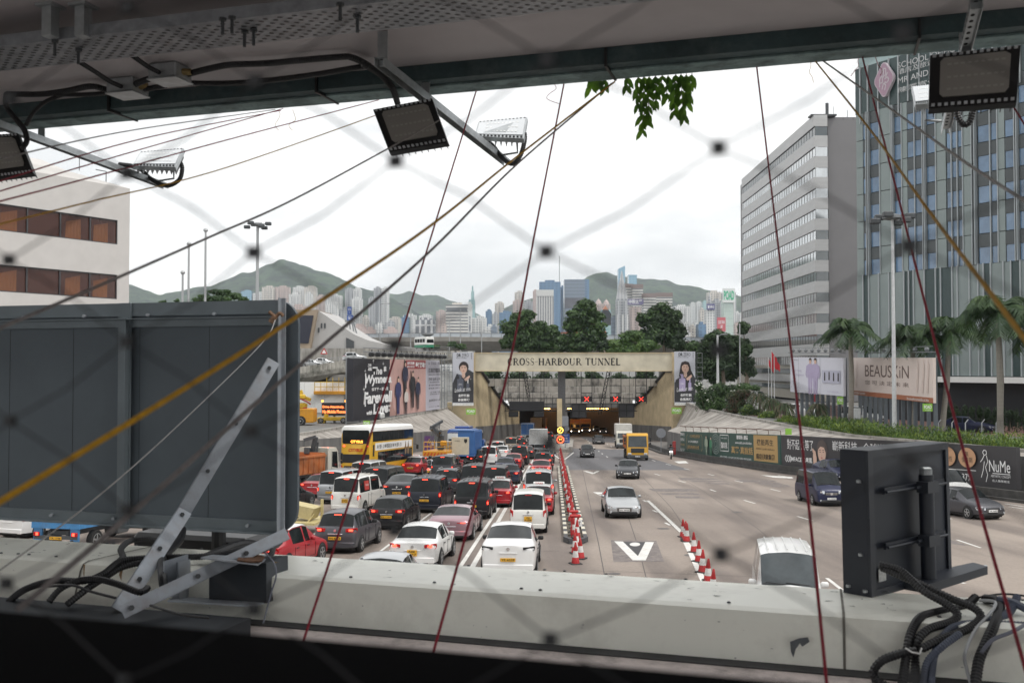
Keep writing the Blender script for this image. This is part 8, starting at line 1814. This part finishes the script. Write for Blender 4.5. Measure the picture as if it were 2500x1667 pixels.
mb=MB();bm_(mb,-16,9,3.2,4.50,-1.5,-1.30);tag(mb.obj('ledge',LEDGE,None,B(0,4,-1.4)),'weathered pinkish concrete ledge between the duct and the black rail','ledge')
mb=MB();bm_(mb,-16,9,4.44,4.53,-1.299,-1.294);tag(mb.obj('gutter_strip',M('dark_gutter',(.05,.05,.05),.9,var=.4),None,B(0,4.4,-1.28)),'dark strip along the foot of the duct','gutter')  # dark mottled strip below the duct face
mb=MB();bm_(mb,-30,16,3.2,5.6,-2.6,-1.52);bm_(mb,-30,16,-2.6,3.19,-2.6,-1.77);tag(mb.obj('bridge_deck_beam',CONC,None,B(0,4,-2)),'concrete edge of the footbridge deck below the ledge','bridge deck')
# ---------------- cable tray, conduits, boxes under the ceiling ----------------
TRAY=M('tray_galvanised',(.30,.31,.33),.5,.5,var=.25,scale=10)
r=thing('cable_tray','perforated galvanised cable tray hung under the ceiling at the top left','cable tray',B(-3,3.75,1.45));o=r.location.copy()
mb=MB();bm_(mb,-14,3,3.60,3.90,1.448,1.451);bm_(mb,-14,3,3.597,3.60,1.448,1.50);bm_(mb,-14,3,3.90,3.903,1.448,1.50);mb.obj('tray',TRAY,r,o)
mb=MB();a=-13;row=0
while a<1.5:
 for k in range(5):
  b=3.632+k*.055+(row%2)*.024;c_=[(a+.011*math.cos(t_)+.004*math.sin(t_),b+.0085*math.sin(t_)) for t_ in [i*.785 for i in range(8)]];mb.add([B(x,y,1.4465) for x,y in c_],[tuple(range(8))])
 a+=.034;row+=1
mb.obj('slot',BLACK,r,o)['kind']='stuff'
def trp(px,py,z):return BZ(px*.3827,py*.3827,z)
for px,py in ((1420,125),(1480,115),(1560,205),(1618,195),(2170,30),(2280,110),(500,320),(350,265)):mb=MB();q=trp(px,py,1.44);mb.cyl(q+Vector((0,0,-.03)),.007,.07,'z',8);mb.cyl(q+Vector((0,0,.0)),.016,.012,'z',6);mb.obj('bolt',DGREY,r,o)
for px in (320,530):q=trp(px,230,1.45);mb=MB();mb.box(q+Vector((0,0,.08)),(.05,.05,.17),rz=-.3);mb.box(q+Vector((0,0,.13)),(.09,.09,.012),rz=-.3);mb.obj('hanger',GREYM,r,o)
CDT=M('conduit_black',(.014,.014,.016),.45,var=.1);CDG=M('conduit_grey',(.14,.15,.19),.5,var=.1)
def conduit(label,pts,rad,par=None,mat=CDT,corr=True,group=None,name='cable_conduit',o=None):
 c=crom(pts,10);L=sum((c[i+1]-c[i]).length for i in range(len(c)-1));
 if corr:
  step=rad*.36;n=int(L/step);out=[];acc=0;k=0
  ds=[0]
  for i in range(len(c)-1):ds.append(ds[-1]+(c[i+1]-c[i]).length)
  j=0
  for q in range(n+1):
   s=L*q/n
   while j<len(ds)-2 and ds[j+1]<s:j+=1
   f=(s-ds[j])/max(1e-6,ds[j+1]-ds[j]);out.append(c[j].lerp(c[j+1],f))
  mb=MB();mb.tube(out,rad,8,radii=[rad*(1 if q%2 else .80) for q in range(len(out))])
 else :mb=MB();mb.tube(c,rad,8)
 if par:return mb.obj(name,mat,par,o,smooth=None)
 ob=mb.obj(name,mat,None,c[0]);return tag(ob,label,'cable',group)
gc='black conduits under the ceiling'
zc_=1.545
C1=lambda l,z=zc_:[trp(x,y,z) for x,y in l]
conduit('black conduit snaking from the left lamp arm to the upper junction box',C1([(40,600),(250,602),(420,582),(580,552),(690,575),(790,575),(880,530),(980,495)]),.018,group=gc)
conduit('upper black conduit from the junction box to the middle lamp arm',C1([(1180,478),(1440,418),(1700,405),(2150,366),(2250,370),(2352,420)])+[BZ(850+x*.3827,y*.3827,1.46) for x,y in ((100,410),(200,470),(280,560),(315,660))],.018,group=gc)
conduit('lower black conduit from the junction box towards the middle lamp arm',C1([(1200,530),(1450,532),(1700,515),(2000,478),(2300,428),(2352,425)],1.53),.016,group=gc)
conduit('short conduit between the two junction boxes',C1([(920,572),(980,560),(1060,548)],1.53),.016,group=gc);conduit('conduit under the first one, left of the lower junction box',C1([(360,603),(500,605),(620,600),(730,590)],1.53),.014,group=gc)
conduit('conduit dropping from the tray to the lower junction box',C1([(360,356),(480,385),(600,455),(700,520),(790,560)],1.53),.013,group=gc);conduit('conduit dropping from the tray to the upper junction box',C1([(790,318),(870,375),(950,430),(1040,475)],1.53),.013,group=gc)
conduit('conduit hanging down beside the leftmost lamp',[trp(40,600,1.54),trp(40,680,1.5),trp(100,760,1.42),trp(155,830,1.33),trp(170,900,1.25),trp(140,945,1.2)],.016,group=gc);conduit('second conduit hanging down beside the leftmost lamp',[trp(400,605,1.54),trp(290,650,1.5),trp(210,720,1.44),trp(165,800,1.36)],.013,group=gc)
for x,y,lb in ((1085,470,'upper grey junction box under the ceiling'),(815,560,'lower grey junction box under the ceiling')):
 q=trp(x,y,1.545);r=thing('junction_box',lb,'junction box',q,0,'junction boxes');mb=MB();mb.bbox(q,(.17,.15,.08),.008,rz=-.298);mb.obj('box',GREYM,r,q);mb=MB();mb.bbox(q+Vector((0,0,-.043)),(.18,.16,.008),.003,rz=-.298);mb.obj('lid',GREYM,r,q)
 mb=MB();mb.cyl(q+BR*.1,.018,.05,'x',8);mb.obj('cable_gland',M('brass',(.30,.22,.10),.4,.8),r,q)
# ---------------- lamp arms and floodlights ----------------
LENS=M('lamp_lens_dark',(.33,.31,.28),.35,var=.05,coat=.2);LENSL=M('lamp_lens_skylit',(.58,.60,.62),.25,var=.03);HOLE=M('hole_black',(.008,.008,.008),.8,var=0);LEDM=M('led_dots',(.42,.40,.36),.3,var=0)  # LENSL: pale colour stands in for sky light on the upturned panels
def slab(par,o,cs,th,mat,name,n=None):
 n=n or (cs[1]-cs[0]).cross(cs[3]-cs[0]).normalized();mb=MB();mb.prism(cs,n*th);return mb.obj(name,mat,par,o)
def flood(label,cs,lensm,teeth=True,back=False):
 """cs: four corners TL TR BR BL; the lens faces the camera"""
 c=sum(cs,Vector())/4;r=thing('floodlight',label,'floodlight',c,0,'floodlights on the canopy edge');o=c.copy();n=(cs[1]-cs[0]).cross(cs[3]-cs[0]).normalized()
 if n.dot(c-Vector((0,0,CZ)))<0:n=-n
 slab(r,o,cs,.03,BLACK if not back else GREYM,'housing',n)
 def at(u,v,d=0):return cs[0]*(1-u)*(1-v)+cs[1]*u*(1-v)+cs[2]*u*v+cs[3]*(1-u)*v-n*d
 pts=[(.12,.16),(.16,.10),(.84,.10),(.9,.16),(.9,.74),(.86,.82),(.16,.82),(.12,.76)] if not back else [(.03,.06),(.97,.04),(.97,.86),(.03,.88)]
 mb=MB();mb.prism([at(u,v,.002) for u,v in pts],-n*.004);mb.obj('lens',lensm,r,o)
 mb=MB()
 for row in (.22,.46,.68):
  for k in range(9):u=.2+k*.075;mb.add([at(u,row,.0075),at(u+.045,row,.0075),at(u+.045,row+.035,.0075),at(u,row+.035,.0075)],[(0,1,2,3)])
 mb.obj('led_row',LEDM if not back else WHITE,r,o)
 if teeth:
  mb=MB();e=(cs[1]-cs[0]).length
  for k in range(13):
   for v in (.93,.02):u=.05+k*.9/12;mb.prism([at(u-.02,v-.0,.003),at(u+.02,v,.003),at(u+.02,v+.045,.003),at(u-.02,v+.045,.003)],-n*.004)
  mb.obj('vent_slot',M('sky_slot',(.6,.62,.64),.4,var=0) if not back else HOLE,r,o)
 mb=MB()
 for k in range(9):u=.06+k*.11;mb.prism([at(u,.05,-.03),at(u+.012,.05,-.03),at(u+.012,.95,-.03),at(u,.95,-.03)],n*.035)
 mb.obj('heat_sink',BLACK,r,o);return r,o,at
def q2(l,z,bs):return [BP(z[0]+x*z[2],z[1]+y*z[2],b) for (x,y),b in zip(l,bs)]
Z51=(0,0,.3827);Z52=(850,0,.3827);Z53=(1700,0,.3401)
def arm(label,p0,p1,idx):
 a=BZ(*p0,1.43);b=BZ(*p1,1.40);r=thing('strut_arm',label,'strut arm',a,0,'strut arms holding the floodlights');d=(b-a).normalized();x=d.cross(Vector((0,0,1))).normalized();mb=MB();w_=.022
 mb.beam(a+Vector((0,0,.02)),b+Vector((0,0,.02)),.044,.003);mb.beam(a+x*w_,b+x*w_,.003,.042);mb.beam(a-x*w_,b-x*w_,.003,.042);mb.obj('channel',GREYM,r,a)
 hm=MB();L=(b-a).length;n=int(L/.075)
 for k in range(n):c_=a+d*(.04+k*.075)-x*(w_+.0018);hm.add([c_+d*(.016*math.cos(t_))+Vector((0,0,.008*math.sin(t_))) for t_ in [i*.785 for i in range(8)]],[tuple(range(8))]);c_=a+d*(.04+k*.075)+Vector((0,0,.0182));hm.add([c_+d*(.018*math.cos(t_))+x*(.009*math.sin(t_)) for t_ in [i*.785 for i in range(8)]],[tuple(range(8))])
 hm.obj('punched_hole',HOLE,r,a)
 for f in (.02,.28):c_=a+d*L*f;mb=MB();mb.box(c_+Vector((0,0,.09)),(.05,.006,.2),rz=-.3);mb.box(c_+Vector((0,0,.182)),(.09,.06,.008),rz=-.3);mb.obj('hanger_bracket',GREYM,r,a)
 return r,a,d
r1,a1,d1=arm('middle galvanised strut arm reaching out under the canopy edge',(925,150),(1238,398),0)
r2,a2,d2=arm('left galvanised strut arm reaching out under the canopy edge',(-60,283),(405,455),1)
r3,a3,d3=arm('right galvanised strut arm pointing down the frame',(2385,8),(2308,322),2)
flood('middle dark floodlight facing the camera, hanging from the centre arm',q2([(158,700),(535,628),(636,910),(262,972)],Z52,(4.75,4.75,4.6,4.6)),LENS)
flood('pale upturned floodlight at the outer end of the centre arm',q2([(830,780),(1143,750),(1120,885),(806,868)],Z52,(6.4,6.4,6.1,6.1)),LENSL,back=True)
flood('pale upturned floodlight at the end of the left arm',q2([(893,972),(1173,948),(1118,1066),(843,1058)],Z51,(6.4,6.4,6.1,6.1)),LENSL,back=True)
flood('dark floodlight cut off by the left edge of the view',q2([(-170,868),(112,850),(212,1105),(-80,1145)],Z51,(4.75,4.75,4.6,4.6)),LENS)
flood('big dark floodlight in front of the striped tower at the top right',q2([(1678,398),(2330,325),(2300,735),(1668,782)],Z53,(4.35,4.35,4.2,4.2)),LENS)
flood('pale floodlight half hidden behind the big dark one at the right',q2([(1545,622),(1760,600),(1750,735),(1572,752)],Z53,(6.2,6.2,5.9,5.9)),LENSL,back=True)
for lb,l,z,bs in (('looped lamp cable at the outer end of the centre arm',[(850,880),(920,930),(985,1010),(1050,1045),(1100,990),(1125,900),(1125,850)],Z52,6.2),('looped lamp cable at the outer end of the left arm',[(760,1048),(880,1070),(960,1140),(1060,1185),(1140,1150),(1162,1080),(1150,1035)],Z51,6.3),('looped lamp cable under the big floodlight',[(1875,770),(1880,840),(1920,895),(1965,870),(1990,770)],Z53,5.6)):
 conduit(lb,[BP(z[0]+x*z[2],z[1]+y*z[2],bs) for x,y in l],.018,group='looped lamp cables')
for lb,l,z,bs in (('thin bracket under the pale centre floodlight',[(1078,905),(1080,975),(985,990)],Z52,6.2),('thin bracket under the pale left floodlight',[(1108,1070),(1108,1140),(1010,1155)],Z51,6.3),('thin bracket under the pale right floodlight',[(1635,755),(1640,865),(1760,870)],Z53,6.1)):
 mb=MB();p=[BP(z[0]+x*z[2],z[1]+y*z[2],bs) for x,y in l];mb.tube(p,.008,5);tag(mb.obj('lamp_bracket',GREYM,None,p[0]),lb,'bracket','thin lamp brackets')
# ---------------- grey sign seen from behind ----------------
SG=M('sign_back_grey',(.10,.122,.142),.5,.2,var=.12,scale=1.2);SGF=M('sign_frame_grey',(.17,.20,.22),.45,.3,var=.12,scale=3);SGL=M('brace_grey',(.36,.39,.43),.45,.3,var=.12,scale=5,dirt=(.20,.12,.07),dscale=7,damt=.35)
b0=5.75;zt_s,zb_s=.435,-1.08
def aB(px,b):v=BP(px,900,b)-Vector((0,0,CZ));return v.dot(BR)
aR=aB(722,b0);aE=aB(683,b0);aM=aB(308,b0)
r=thing('road_sign_back','big dark grey road sign seen from behind at the left, with rounded right corners','sign',B(aE,b0,zb_s));o=r.location.copy()
rr_=.16;outl_=[(-11,zb_s),(aR-rr_,zb_s)]+[(aR-rr_+rr_*math.sin(R(q)),zb_s+rr_-rr_*math.cos(R(q))) for q in (15,30,45,60,75,90)]+[(aR-rr_+rr_*math.cos(R(q)),zt_s-rr_+rr_*math.sin(R(q))) for q in (0,15,30,45,60,75,90)]+[(-11,zt_s)]
mb=MB();mb.prism([B(a,b0+.03,z) for a,z in outl_],BN*.025);mb.obj('panel',SG,r,o)
mb=MB()
for zz,h in ((zt_s-.045,.09),(zb_s+.04,.07)):bm_(mb,-11,aE+.0,b0-.0,b0+.028,zz-h/2,zz+h/2)
bm_(mb,-11,aE,b0-.06,b0-.001,zt_s-.115,zt_s-.108);bm_(mb,-11,aE,b0-.06,b0-.001,zb_s+.0,zb_s+.007);bm_(mb,-11,aE,b0-.005,b0+.0,zt_s-.165,zt_s-.108);mb.obj('frame_rail',SGF,r,o)
mb=MB();bm_(mb,aE-.005,aE+.045,b0-.012,b0-.002,zb_s-.02,zt_s+.01);bm_(mb,aE+.012,aE+.018,b0-.05,b0-.012,zb_s-.02,zt_s+.01);mb.obj('edge_flange',SGL,r,o)
mb=MB();bm_(mb,aM-.03,aM+.045,b0-.02,b0-.004,zb_s-.02,zt_s+.0);bm_(mb,aM+.03,aM+.036,b0-.06,b0-.02,zb_s,zt_s-.1);bm_(mb,aM-.06,aM-.0305,b0-.01,b0-.002,zb_s,zt_s);mb.obj('mullion',SGF,r,o)
mb=MB()
for k in range(9):bm_(mb,aE-.55*(k+1),aE-.55*(k+1)+.002,b0+.0285,b0+.0300,zb_s,zt_s)
mb.obj('panel_seam',BLACK,r,o)
for k in range(14):mb=MB();mb.cyl(B(aE-.22-k*.26,b0-.02,(zt_s-.085 if k%2 else zb_s+.045)),.011,.03,'y',8);mb.obj('bolt',SGL,r,o)
q=BP(672,772,b0-.08);mb=MB();mb.tube(crom([q+Vector((-.04,0,.03)),q,q+Vector((.03,0,.02)),q+Vector((.05,0,.0))]),.012,6);mb.tube([q,q+Vector((-.03,0,-.04))],.02,6);mb.obj('shackle',M('rusty_shackle',(.22,.13,.08),.8,var=.5,scale=40),r,o)
def angle_bar(label,p,q,w_,mat=SGL,name='brace',tw=None):
 r_=thing(name,label,'brace',q,0,'pale steel angle braces');d=(q-p).normalized();n=(p-Vector((0,0,CZ))).normalized();x=d.cross(n).normalized();mb=MB();mb.prism([p+x*w_/2,q+x*w_/2,q-x*w_/2,p-x*w_/2],n*.006);mb.prism([p-x*w_/2,q-x*w_/2,q-x*(w_/2-.006),p-x*(w_/2-.006)],n*w_*.8);mb.obj('angle_bar',mat,r_,q);
 for f in (.05,.42,.72):mb=MB();c_=p.lerp(q,f);mb.tube([c_-n*.02,c_+n*.01],.013,6);mb.obj('bolt',DGREY,r_,q)
 return r_
angle_bar('long pale grey angle brace running from the sign edge down to the left',BP(668,880,5.6),BP(440,1262,5.05),.085);angle_bar('lower half of the long brace, overlapping it with a stepped end',BP(452,1245,5.02),BP(290,1490,4.15),.085)
angle_bar('pale rusty angle brace rising from lower left to the sign corner',BP(298,1494,3.95),BP(702,1302,4.85),.065)
BRK=M('bracket_slate',(.03,.035,.042),.5,.2,var=.2,scale=4)
def p5(x,y,b):return BP(x*.3401,1200+y*.3401,b)
c=p5(1700,780,4.7);r=thing('support_box','dark steel box bracket with rusty top plate between duct and sign','bracket',c);mb=MB();mb.prism([p5(1500,520,4.6),p5(1912,512,4.6),p5(1912,800,4.5),p5(1500,775,4.5)],BN*.22);mb.obj('box',BRK,r,c)
mb=MB();mb.prism([p5(1440,470,4.4),p5(1560,442,5.0),p5(1955,455,5.0),p5(1850,518,4.4)],(0,0,-.008));mb.obj('top_plate',SGL,r,c);mb=MB();mb.prism([p5(1700,496,4.39),p5(1720,462,4.7),p5(1800,448,4.8),p5(1900,470,4.7),p5(1880,505,4.45),p5(1780,510,4.39)],(0,0,.006));mb.obj('rust_flake',M('flaked_rust',(.20,.09,.04),.9,var=.6,scale=40,bump=1),r,c)
mb=MB();mb.prism([p5(1830,830,4.3),p5(1962,775,4.75),p5(1300,740,4.75),p5(1200,790,4.3)],(0,0,.008));mb.obj('base_plate',SGL,r,c)
c=p5(1250,780,4.5);r=thing('beam_stub','short grey I-beam stub standing among the black cables','bracket',c);mb=MB();mb.prism([p5(1170,500,4.4),p5(1182,496,4.4),p5(1182,735,4.4),p5(1170,730,4.4)],BN*.2);mb.prism([p5(1278,505,4.4),p5(1358,485,4.6),p5(1362,745,4.6),p5(1285,785,4.4)],BN*.01);mb.prism([p5(1182,500,4.5),p5(1278,505,4.5),p5(1282,780,4.5),p5(1182,735,4.5)],BN*.01);mb.obj('stub',SGL,r,c)
mb=MB();bm_(mb,-5.2,-2.62,3.92,4.25,-1.30,-1.21);tag(mb.obj('base_channel',BRK,None,p5(900,850,4.1)),'long dark steel channel lying on the ledge below the braces','steel channel')
mb=MB();q=p5(1570,340,6.0);mb.tube([q+Vector((0,0,.3)),q+Vector((0,0,-1.2))],.05,10);tag(mb.obj('sign_post',BLACK,None,q),'stubby black post under the grey sign back','post')
mb=MB();q0=p5(1500,345,6.3);mb.bbox(q0,(.95,.5,.14),.03,rz=-.3);tag(mb.obj('equipment_case',BLACK,None,q0),'low black case between the grey sign and the duct','case')
gl5='black conduits on the ledge at the left'
for lb,l,bs,rad,co in (('long ribbed conduit running left along the ledge under the braces',[(60,790),(180,700),(380,640),(600,640),(740,590),(860,500),(1000,480),(1160,470),(1500,460),(1800,395)],[4.2,4.2,4.2,4.25,4.35,4.5,4.6,4.7,4.8,5.1],.019,1),('ribbed conduit looping over the duct left of the long brace',[(830,520),(880,470),(868,410),(930,355),(1040,338),(1130,355)],[4.5,4.6,4.8,5.0,5.1,5.2],.018,1),('smooth black hose dropping from the sign to the I-beam stub',[(1312,270),(1290,350),(1200,440),(1160,500),(1165,600),(1180,720)],[5.4,5.2,4.9,4.6,4.4,4.35],.022,0),('ribbed conduit arching over the dark channel',[(350,790),(430,700),(560,640),(700,628),(850,665),(1000,720),(1060,690)],[4.1,4.15,4.2,4.2,4.2,4.2,4.3],.018,1),('thin black cable sagging over the ledge',[(330,680),(520,672),(650,715),(830,762)],[4.1]*4,.007,0),('second ribbed conduit beside the arching one',[(480,810),(620,700),(760,610),(880,540),(1050,505),(1200,500)],[4.15,4.25,4.4,4.5,4.6,4.7],.019,1),('ribbed conduit behind the rusty brace near the box bracket',[(1966,350),(1950,440),(1905,510)],[5.2,5.0,4.9],.018,1),('thin grey cable looping down beside the box bracket',[(1870,410),(1960,500),(1982,600),(1945,730),(1890,940)],[4.8,4.5,4.4,4.35,4.2],.004,0),('flat black hose lying from the duct to the case',[(1370,520),(1560,430),(1750,370),(1900,400)],[4.9,5.1,5.3,5.4],.024,0),('thin black cable falling along the ledge to the right',[(1080,815),(1300,880),(1500,905)],[4.0,3.9,3.9],.006,0)):
 conduit(lb,[p5(x,y,b) for (x,y),b in zip(l,bs)],rad,corr=bool(co),group=gl5,mat=CDT if 'grey' not in lb else CDG)
# ---------------- black signal box at the right ----------------
BBX=M('signal_box_black',(.016,.02,.03),.45,var=.1,scale=2);BB2=M('signal_box_rim',(.022,.026,.036),.4,var=.1)
near=Vector((1.71,4.76,CZ-1.10));e1=Vector((.766,.643,0));e2=Vector((-.643,.766,0));hb_=.70;Lb=.79;db=.15
r=thing('lane_signal_box','black metal signal box seen from behind, standing on the duct at the right','signal box',near);o=near.copy();mb=MB()
up_=Vector((-.018,0,1)).normalized()
def bx(u,v,w_):return near+e1*u+e2*v+up_*w_
mb.prism([bx(0,.012,0),bx(Lb,.012,0),bx(Lb,db,0),bx(0,db,0)],up_*hb_);mb.obj('housing',BBX,r,o)
mb=MB()
for u0,u1,w0,w1 in ((0,Lb,0,.035),(0,Lb,hb_-.035,hb_),(0,.045,.035,hb_-.035),(Lb-.03,Lb,.035,hb_-.035)):mb.prism([bx(u0,0,w0),bx(u1,0,w0),bx(u1,0,w1),bx(u0,0,w1)],e2*.011)
mb.obj('rim',BB2,r,o)
for w_ in (.235,.50):
 mb=MB();mb.prism([bx(.11,-.018,w_-.016),bx(.70,-.018,w_-.016),bx(.70,-.018,w_+.016),bx(.11,-.018,w_+.016)],e2*.014);mb.tube([bx(.11,-.028,w_-.004),bx(.70,-.028,w_-.004)],.007,6);mb.obj('mount_rail',BBX,r,o)
 mb=MB();mb.prism([bx(.395,-.088,w_-.028),bx(.505,-.088,w_-.028),bx(.505,-.088,w_+.028),bx(.395,-.088,w_+.028)],e2*.06);mb.tube([bx(.35,-.05,w_),bx(.55,-.05,w_)],.009,6);mb.obj('clamp',BB2,r,o)
mb=MB();mb.tube([bx(.45,-.05,-.0),bx(.45,-.05,.56)],.036,14);mb.obj('pole',BBX,r,o,smooth=50)
mb=MB();mb.cyl(bx(.45,-.05,.57),.030,.03,'z',14);mb.bbox(bx(.45,-.05,.59),(.05,.04,.015),.008);mb.obj('pole_cap',GREYM,r,o)
for u,v,w_ in ((-.005,.03,.03),(-.005,.12,.04),(-.005,.05,.55),(-.005,.05,.2)):mb=MB();mb.lathe(bx(u,v,w_),[(.012,-.006),(.012,.006),(.004,.009)],8);mb.obj('bolt',GREYM,r,o)
mb=MB();mb.prism([bx(.06,-.003,.07),bx(.125,-.003,.07),bx(.125,-.003,.13),bx(.06,-.003,.13)],-e2*.002);st_=mb.obj('sticker',M('sticker_white',(.45,.45,.44),.6,var=.3,scale=60),r,o)
mb=MB();mb.prism([bx(.3,-.12,-.0),bx(.98,-.10,-.0),bx(1.03,.0,-.0),bx(.3,.05,0)],(0,0,.042));mb.obj('base_beam',BBX,r,o);mb=MB();mb.tube([bx(1.01,-.05,.022),bx(1.07,-.05,.022)],.010,6);mb.obj('base_bolt',GREYM,r,o)
def p6(x,y,b):return BP(1900+x*.3934,1050+y*.3934,b)
g6='ribbed conduits heaped on the duct at the right'
CDB=M('conduit_blue_grey',(.075,.09,.13),.5,var=.1)
for lb,l,bs,rad,co,mt_ in (('upper ribbed conduit leaving the signal box and curling back down',[(630,832),(760,872),(900,995),(1040,1075),(1110,1135),(1080,1185),(930,1235),(860,1320),(850,1440),(865,1600)],[4.95,4.9,4.8,4.75,4.7,4.65,4.55,4.5,4.48,4.4],.019,1,CDT),('second ribbed conduit leaving the signal box and looping wide',[(640,850),(880,955),(1090,1050),(1220,1105),(1255,1165),(1170,1235),(1000,1300),(890,1355)],[4.95,4.85,4.8,4.75,4.7,4.6,4.5,4.45],.019,1,CDT),('thick ribbed conduit starting behind and dropping over the duct edge',[(1225,1035),(1150,1095),(1000,1125),(880,1165),(820,1270),(795,1400),(765,1600)],[5.1,4.95,4.8,4.65,4.52,4.46,4.35],.020,1,CDT),('blue-grey ribbed conduit entering from the right and bending down',[(1560,1210),(1320,1200),(1140,1205),(1040,1260),(970,1390),(945,1600)],[4.7,4.7,4.65,4.55,4.46,4.35],.017,1,CDB),('thickest black ribbed hose dropping at the right',[(1280,1045),(1360,1060),(1372,1120),(1335,1220),(1290,1320),(1245,1430),(1220,1600)],[5.1,5.0,4.85,4.62,4.52,4.45,4.35],.023,1,CDT),('ribbed conduit looping at the bottom left of the heap',[(860,1370),(780,1380),(650,1425),(590,1500),(620,1560),(700,1600)],[4.45,4.45,4.42,4.4,4.38,4.35],.020,1,CDT),('pale thin cable curving down through the heap',[(1250,1055),(1345,1065),(1320,1130),(1225,1235),(1160,1380),(1170,1480),(1205,1600)],[4.9,4.85,4.75,4.6,4.45,4.42,4.35],.007,0,M('pale_cable',(.36,.37,.38),.5)),('blue-grey conduit hooked at the far right',[(1485,1030),(1440,1120),(1370,1165),(1270,1185)],[4.95,4.85,4.75,4.7],.019,1,CDB),('second blue-grey conduit leaving at the right edge',[(1370,1050),(1460,1070),(1560,1120)],[4.95,4.9,4.85],.018,0,CDB),('thin grey cable slanting along the right end of the duct',[(1560,1190),(1450,1250),(1330,1300),(1260,1380)],[4.6,4.5,4.48,4.45],.008,0,CDG),('blue-grey conduit hanging beside the pale cable',[(1130,1260),(1020,1340),(925,1440),(900,1600)],[4.5,4.45,4.42,4.35],.016,1,CDB),('thin black wire along the duct behind the heap',[(1060,1075),(1250,1035),(1400,1015),(1560,1030)],[5.0,5.1,5.15,5.15],.005,0,CDT)):
 conduit(lb,[p6(x,y,b) for (x,y),b in zip(l,bs)],rad,corr=bool(co),group=g6,mat=mt_)
mb=MB();mb.tube([p6(790,1350,4.43),p6(830,1375,4.41),p6(880,1385,4.41),p6(890,1350,4.43)],.004,5);tag(mb.obj('cable_tie',WHITE,None,p6(830,1375,4.41)),'white cable tie binding two conduits of the heap','cable tie')
# ---------------- cords strung from the canopy ----------------
def cord(label,l,r0,mat,sag=0,group=None):
 """l: (px, py in 2352-wide view, b)"""
 p=[BP(x*1.063,y*1.063,b) for x,y,b in l];c=crom(p,10);mb=MB();mb.tube(c,r0,6);return tag(mb.obj('cord',mat,None,p[0]),label,'cord',group)
CRD=M('cord_red',(.28,.012,.028),.7,var=.15,scale=60);CYL=M('cord_yellow',(.48,.25,.008),.7,var=.25,scale=60);CGR=M('cord_grey',(.20,.18,.175),.8,var=.25,scale=60);CWH=M('cord_white',(.40,.39,.38),.8,var=.15,scale=60)
gr='cords strung down from the canopy edge'
cord('leftmost steep red cord, ending above the duct',[(1094,208,5.08),(985,560,4.2),(860,970,3.2),(703,1452,2.55),(640,1640,2.35)],.0042,CRD,group=gr)
cord('second steep red cord, crossing the tunnel lettering',[(1295,194,5.08),(1235,500,4.2),(1160,880,3.2),(1000,1480,2.55),(950,1640,2.35)],.0042,CRD,group=gr)
cord('steep red cord in front of the banded building',[(1738,153,5.08),(1782,520,4.2),(1840,1000,3.0),(1902,1600,2.3)],.0040,CRD,group=gr)
cord('steep red cord right of the banded building, falling past the signal box',[(1980,128,5.08),(2060,440,4.2),(2190,950,3.1),(2365,1570,2.3)],.0044,CRD,group=gr)
cord('short red cord leaving at the right edge',[(2300,200,4.6),(2380,330,4.2)],.0040,CRD,group=gr)
cord('long yellow cord from the canopy to the lower left',[(1412,188,5.08),(1200,350,4.0),(1000,510,2.9),(700,715,1.75),(350,938,1.25),(-60,1188,.98)],.0042,CYL,group=gr)
cord('grey cord running beside the yellow one to the bottom left',[(1405,192,5.08),(1190,375,4.0),(990,575,2.9),(640,880,1.7),(300,1180,1.2),(40,1400,.98)],.0040,CGR,group=gr)
cord('grey cord from behind the centre floodlight down to the left edge',[(1010,276,4.5),(700,445,3.2),(480,545,2.4),(200,668,1.6),(-40,770,1.15)],.0034,CGR,group=gr)
cord('thin pale wire tied to the sign corner and running to the bottom left',[(632,735,5.5),(600,790,5.2),(400,985,3.9),(200,1160,3.0),(-30,1330,2.5)],.0028,CWH,group=gr)
for lb,l,m_ in (('highest thin brown cord at the left',[(632,252,5.08),(300,300,3.6),(-30,372,2.2)],CGR),('second thin red cord from the top at the left',[(645,254,5.08),(330,318,3.6),(-30,425,2.3)],CRD),('third thin red cord from the top at the left',[(870,230,5.08),(520,322,3.6),(200,410,2.6),(-30,470,2.0)],CRD),('thin yellow cord lowest of the left-hand bundle',[(872,262,5.08),(520,385,3.6),(200,465,2.5),(-30,522,1.9)],CYL),('thin brown cord between the upper red ones at the left',[(650,250,5.08),(300,350,3.6),(-30,448,2.4)],CRD)):cord(lb,l,.0026,m_,group=gr)
cord('yellow cord slanting down to the right edge past the striped tower',[(1872,140,5.08),(2000,300,4.0),(2130,480,2.7),(2250,640,1.9),(2400,840,1.4)],.0042,CYL,group=gr)
cord('white cord slanting to the right edge above the yellow one',[(1890,140,5.08),(2080,275,4.0),(2220,375,3.0),(2400,490,2.3)],.0042,CWH,group=gr)
for k,(x,y,col_) in enumerate(((640,252,CYL),(672,252,CYL),(1272,192,CRD),(1862,142,CYL),(1975,128,CRD),(2010,126,CRD))):
 rs=random.Random(k);p=[BP((x+q*rs.uniform(-6,6))*1.063,(y+q*12)*1.063,5.08) for q in range(5)];mb=MB();mb.tube(crom(p,4),.0016,4);tag(mb.obj('frayed_end',col_,None,p[0]),['first frayed yellow end above the left cords','second frayed yellow end above the left cords','tiny frayed red end left of the leaves','frayed yellow end above the banded building','frayed red end left of the steep red cord','frayed red end right of the steep red cord'][k],'cord end','frayed cord ends')
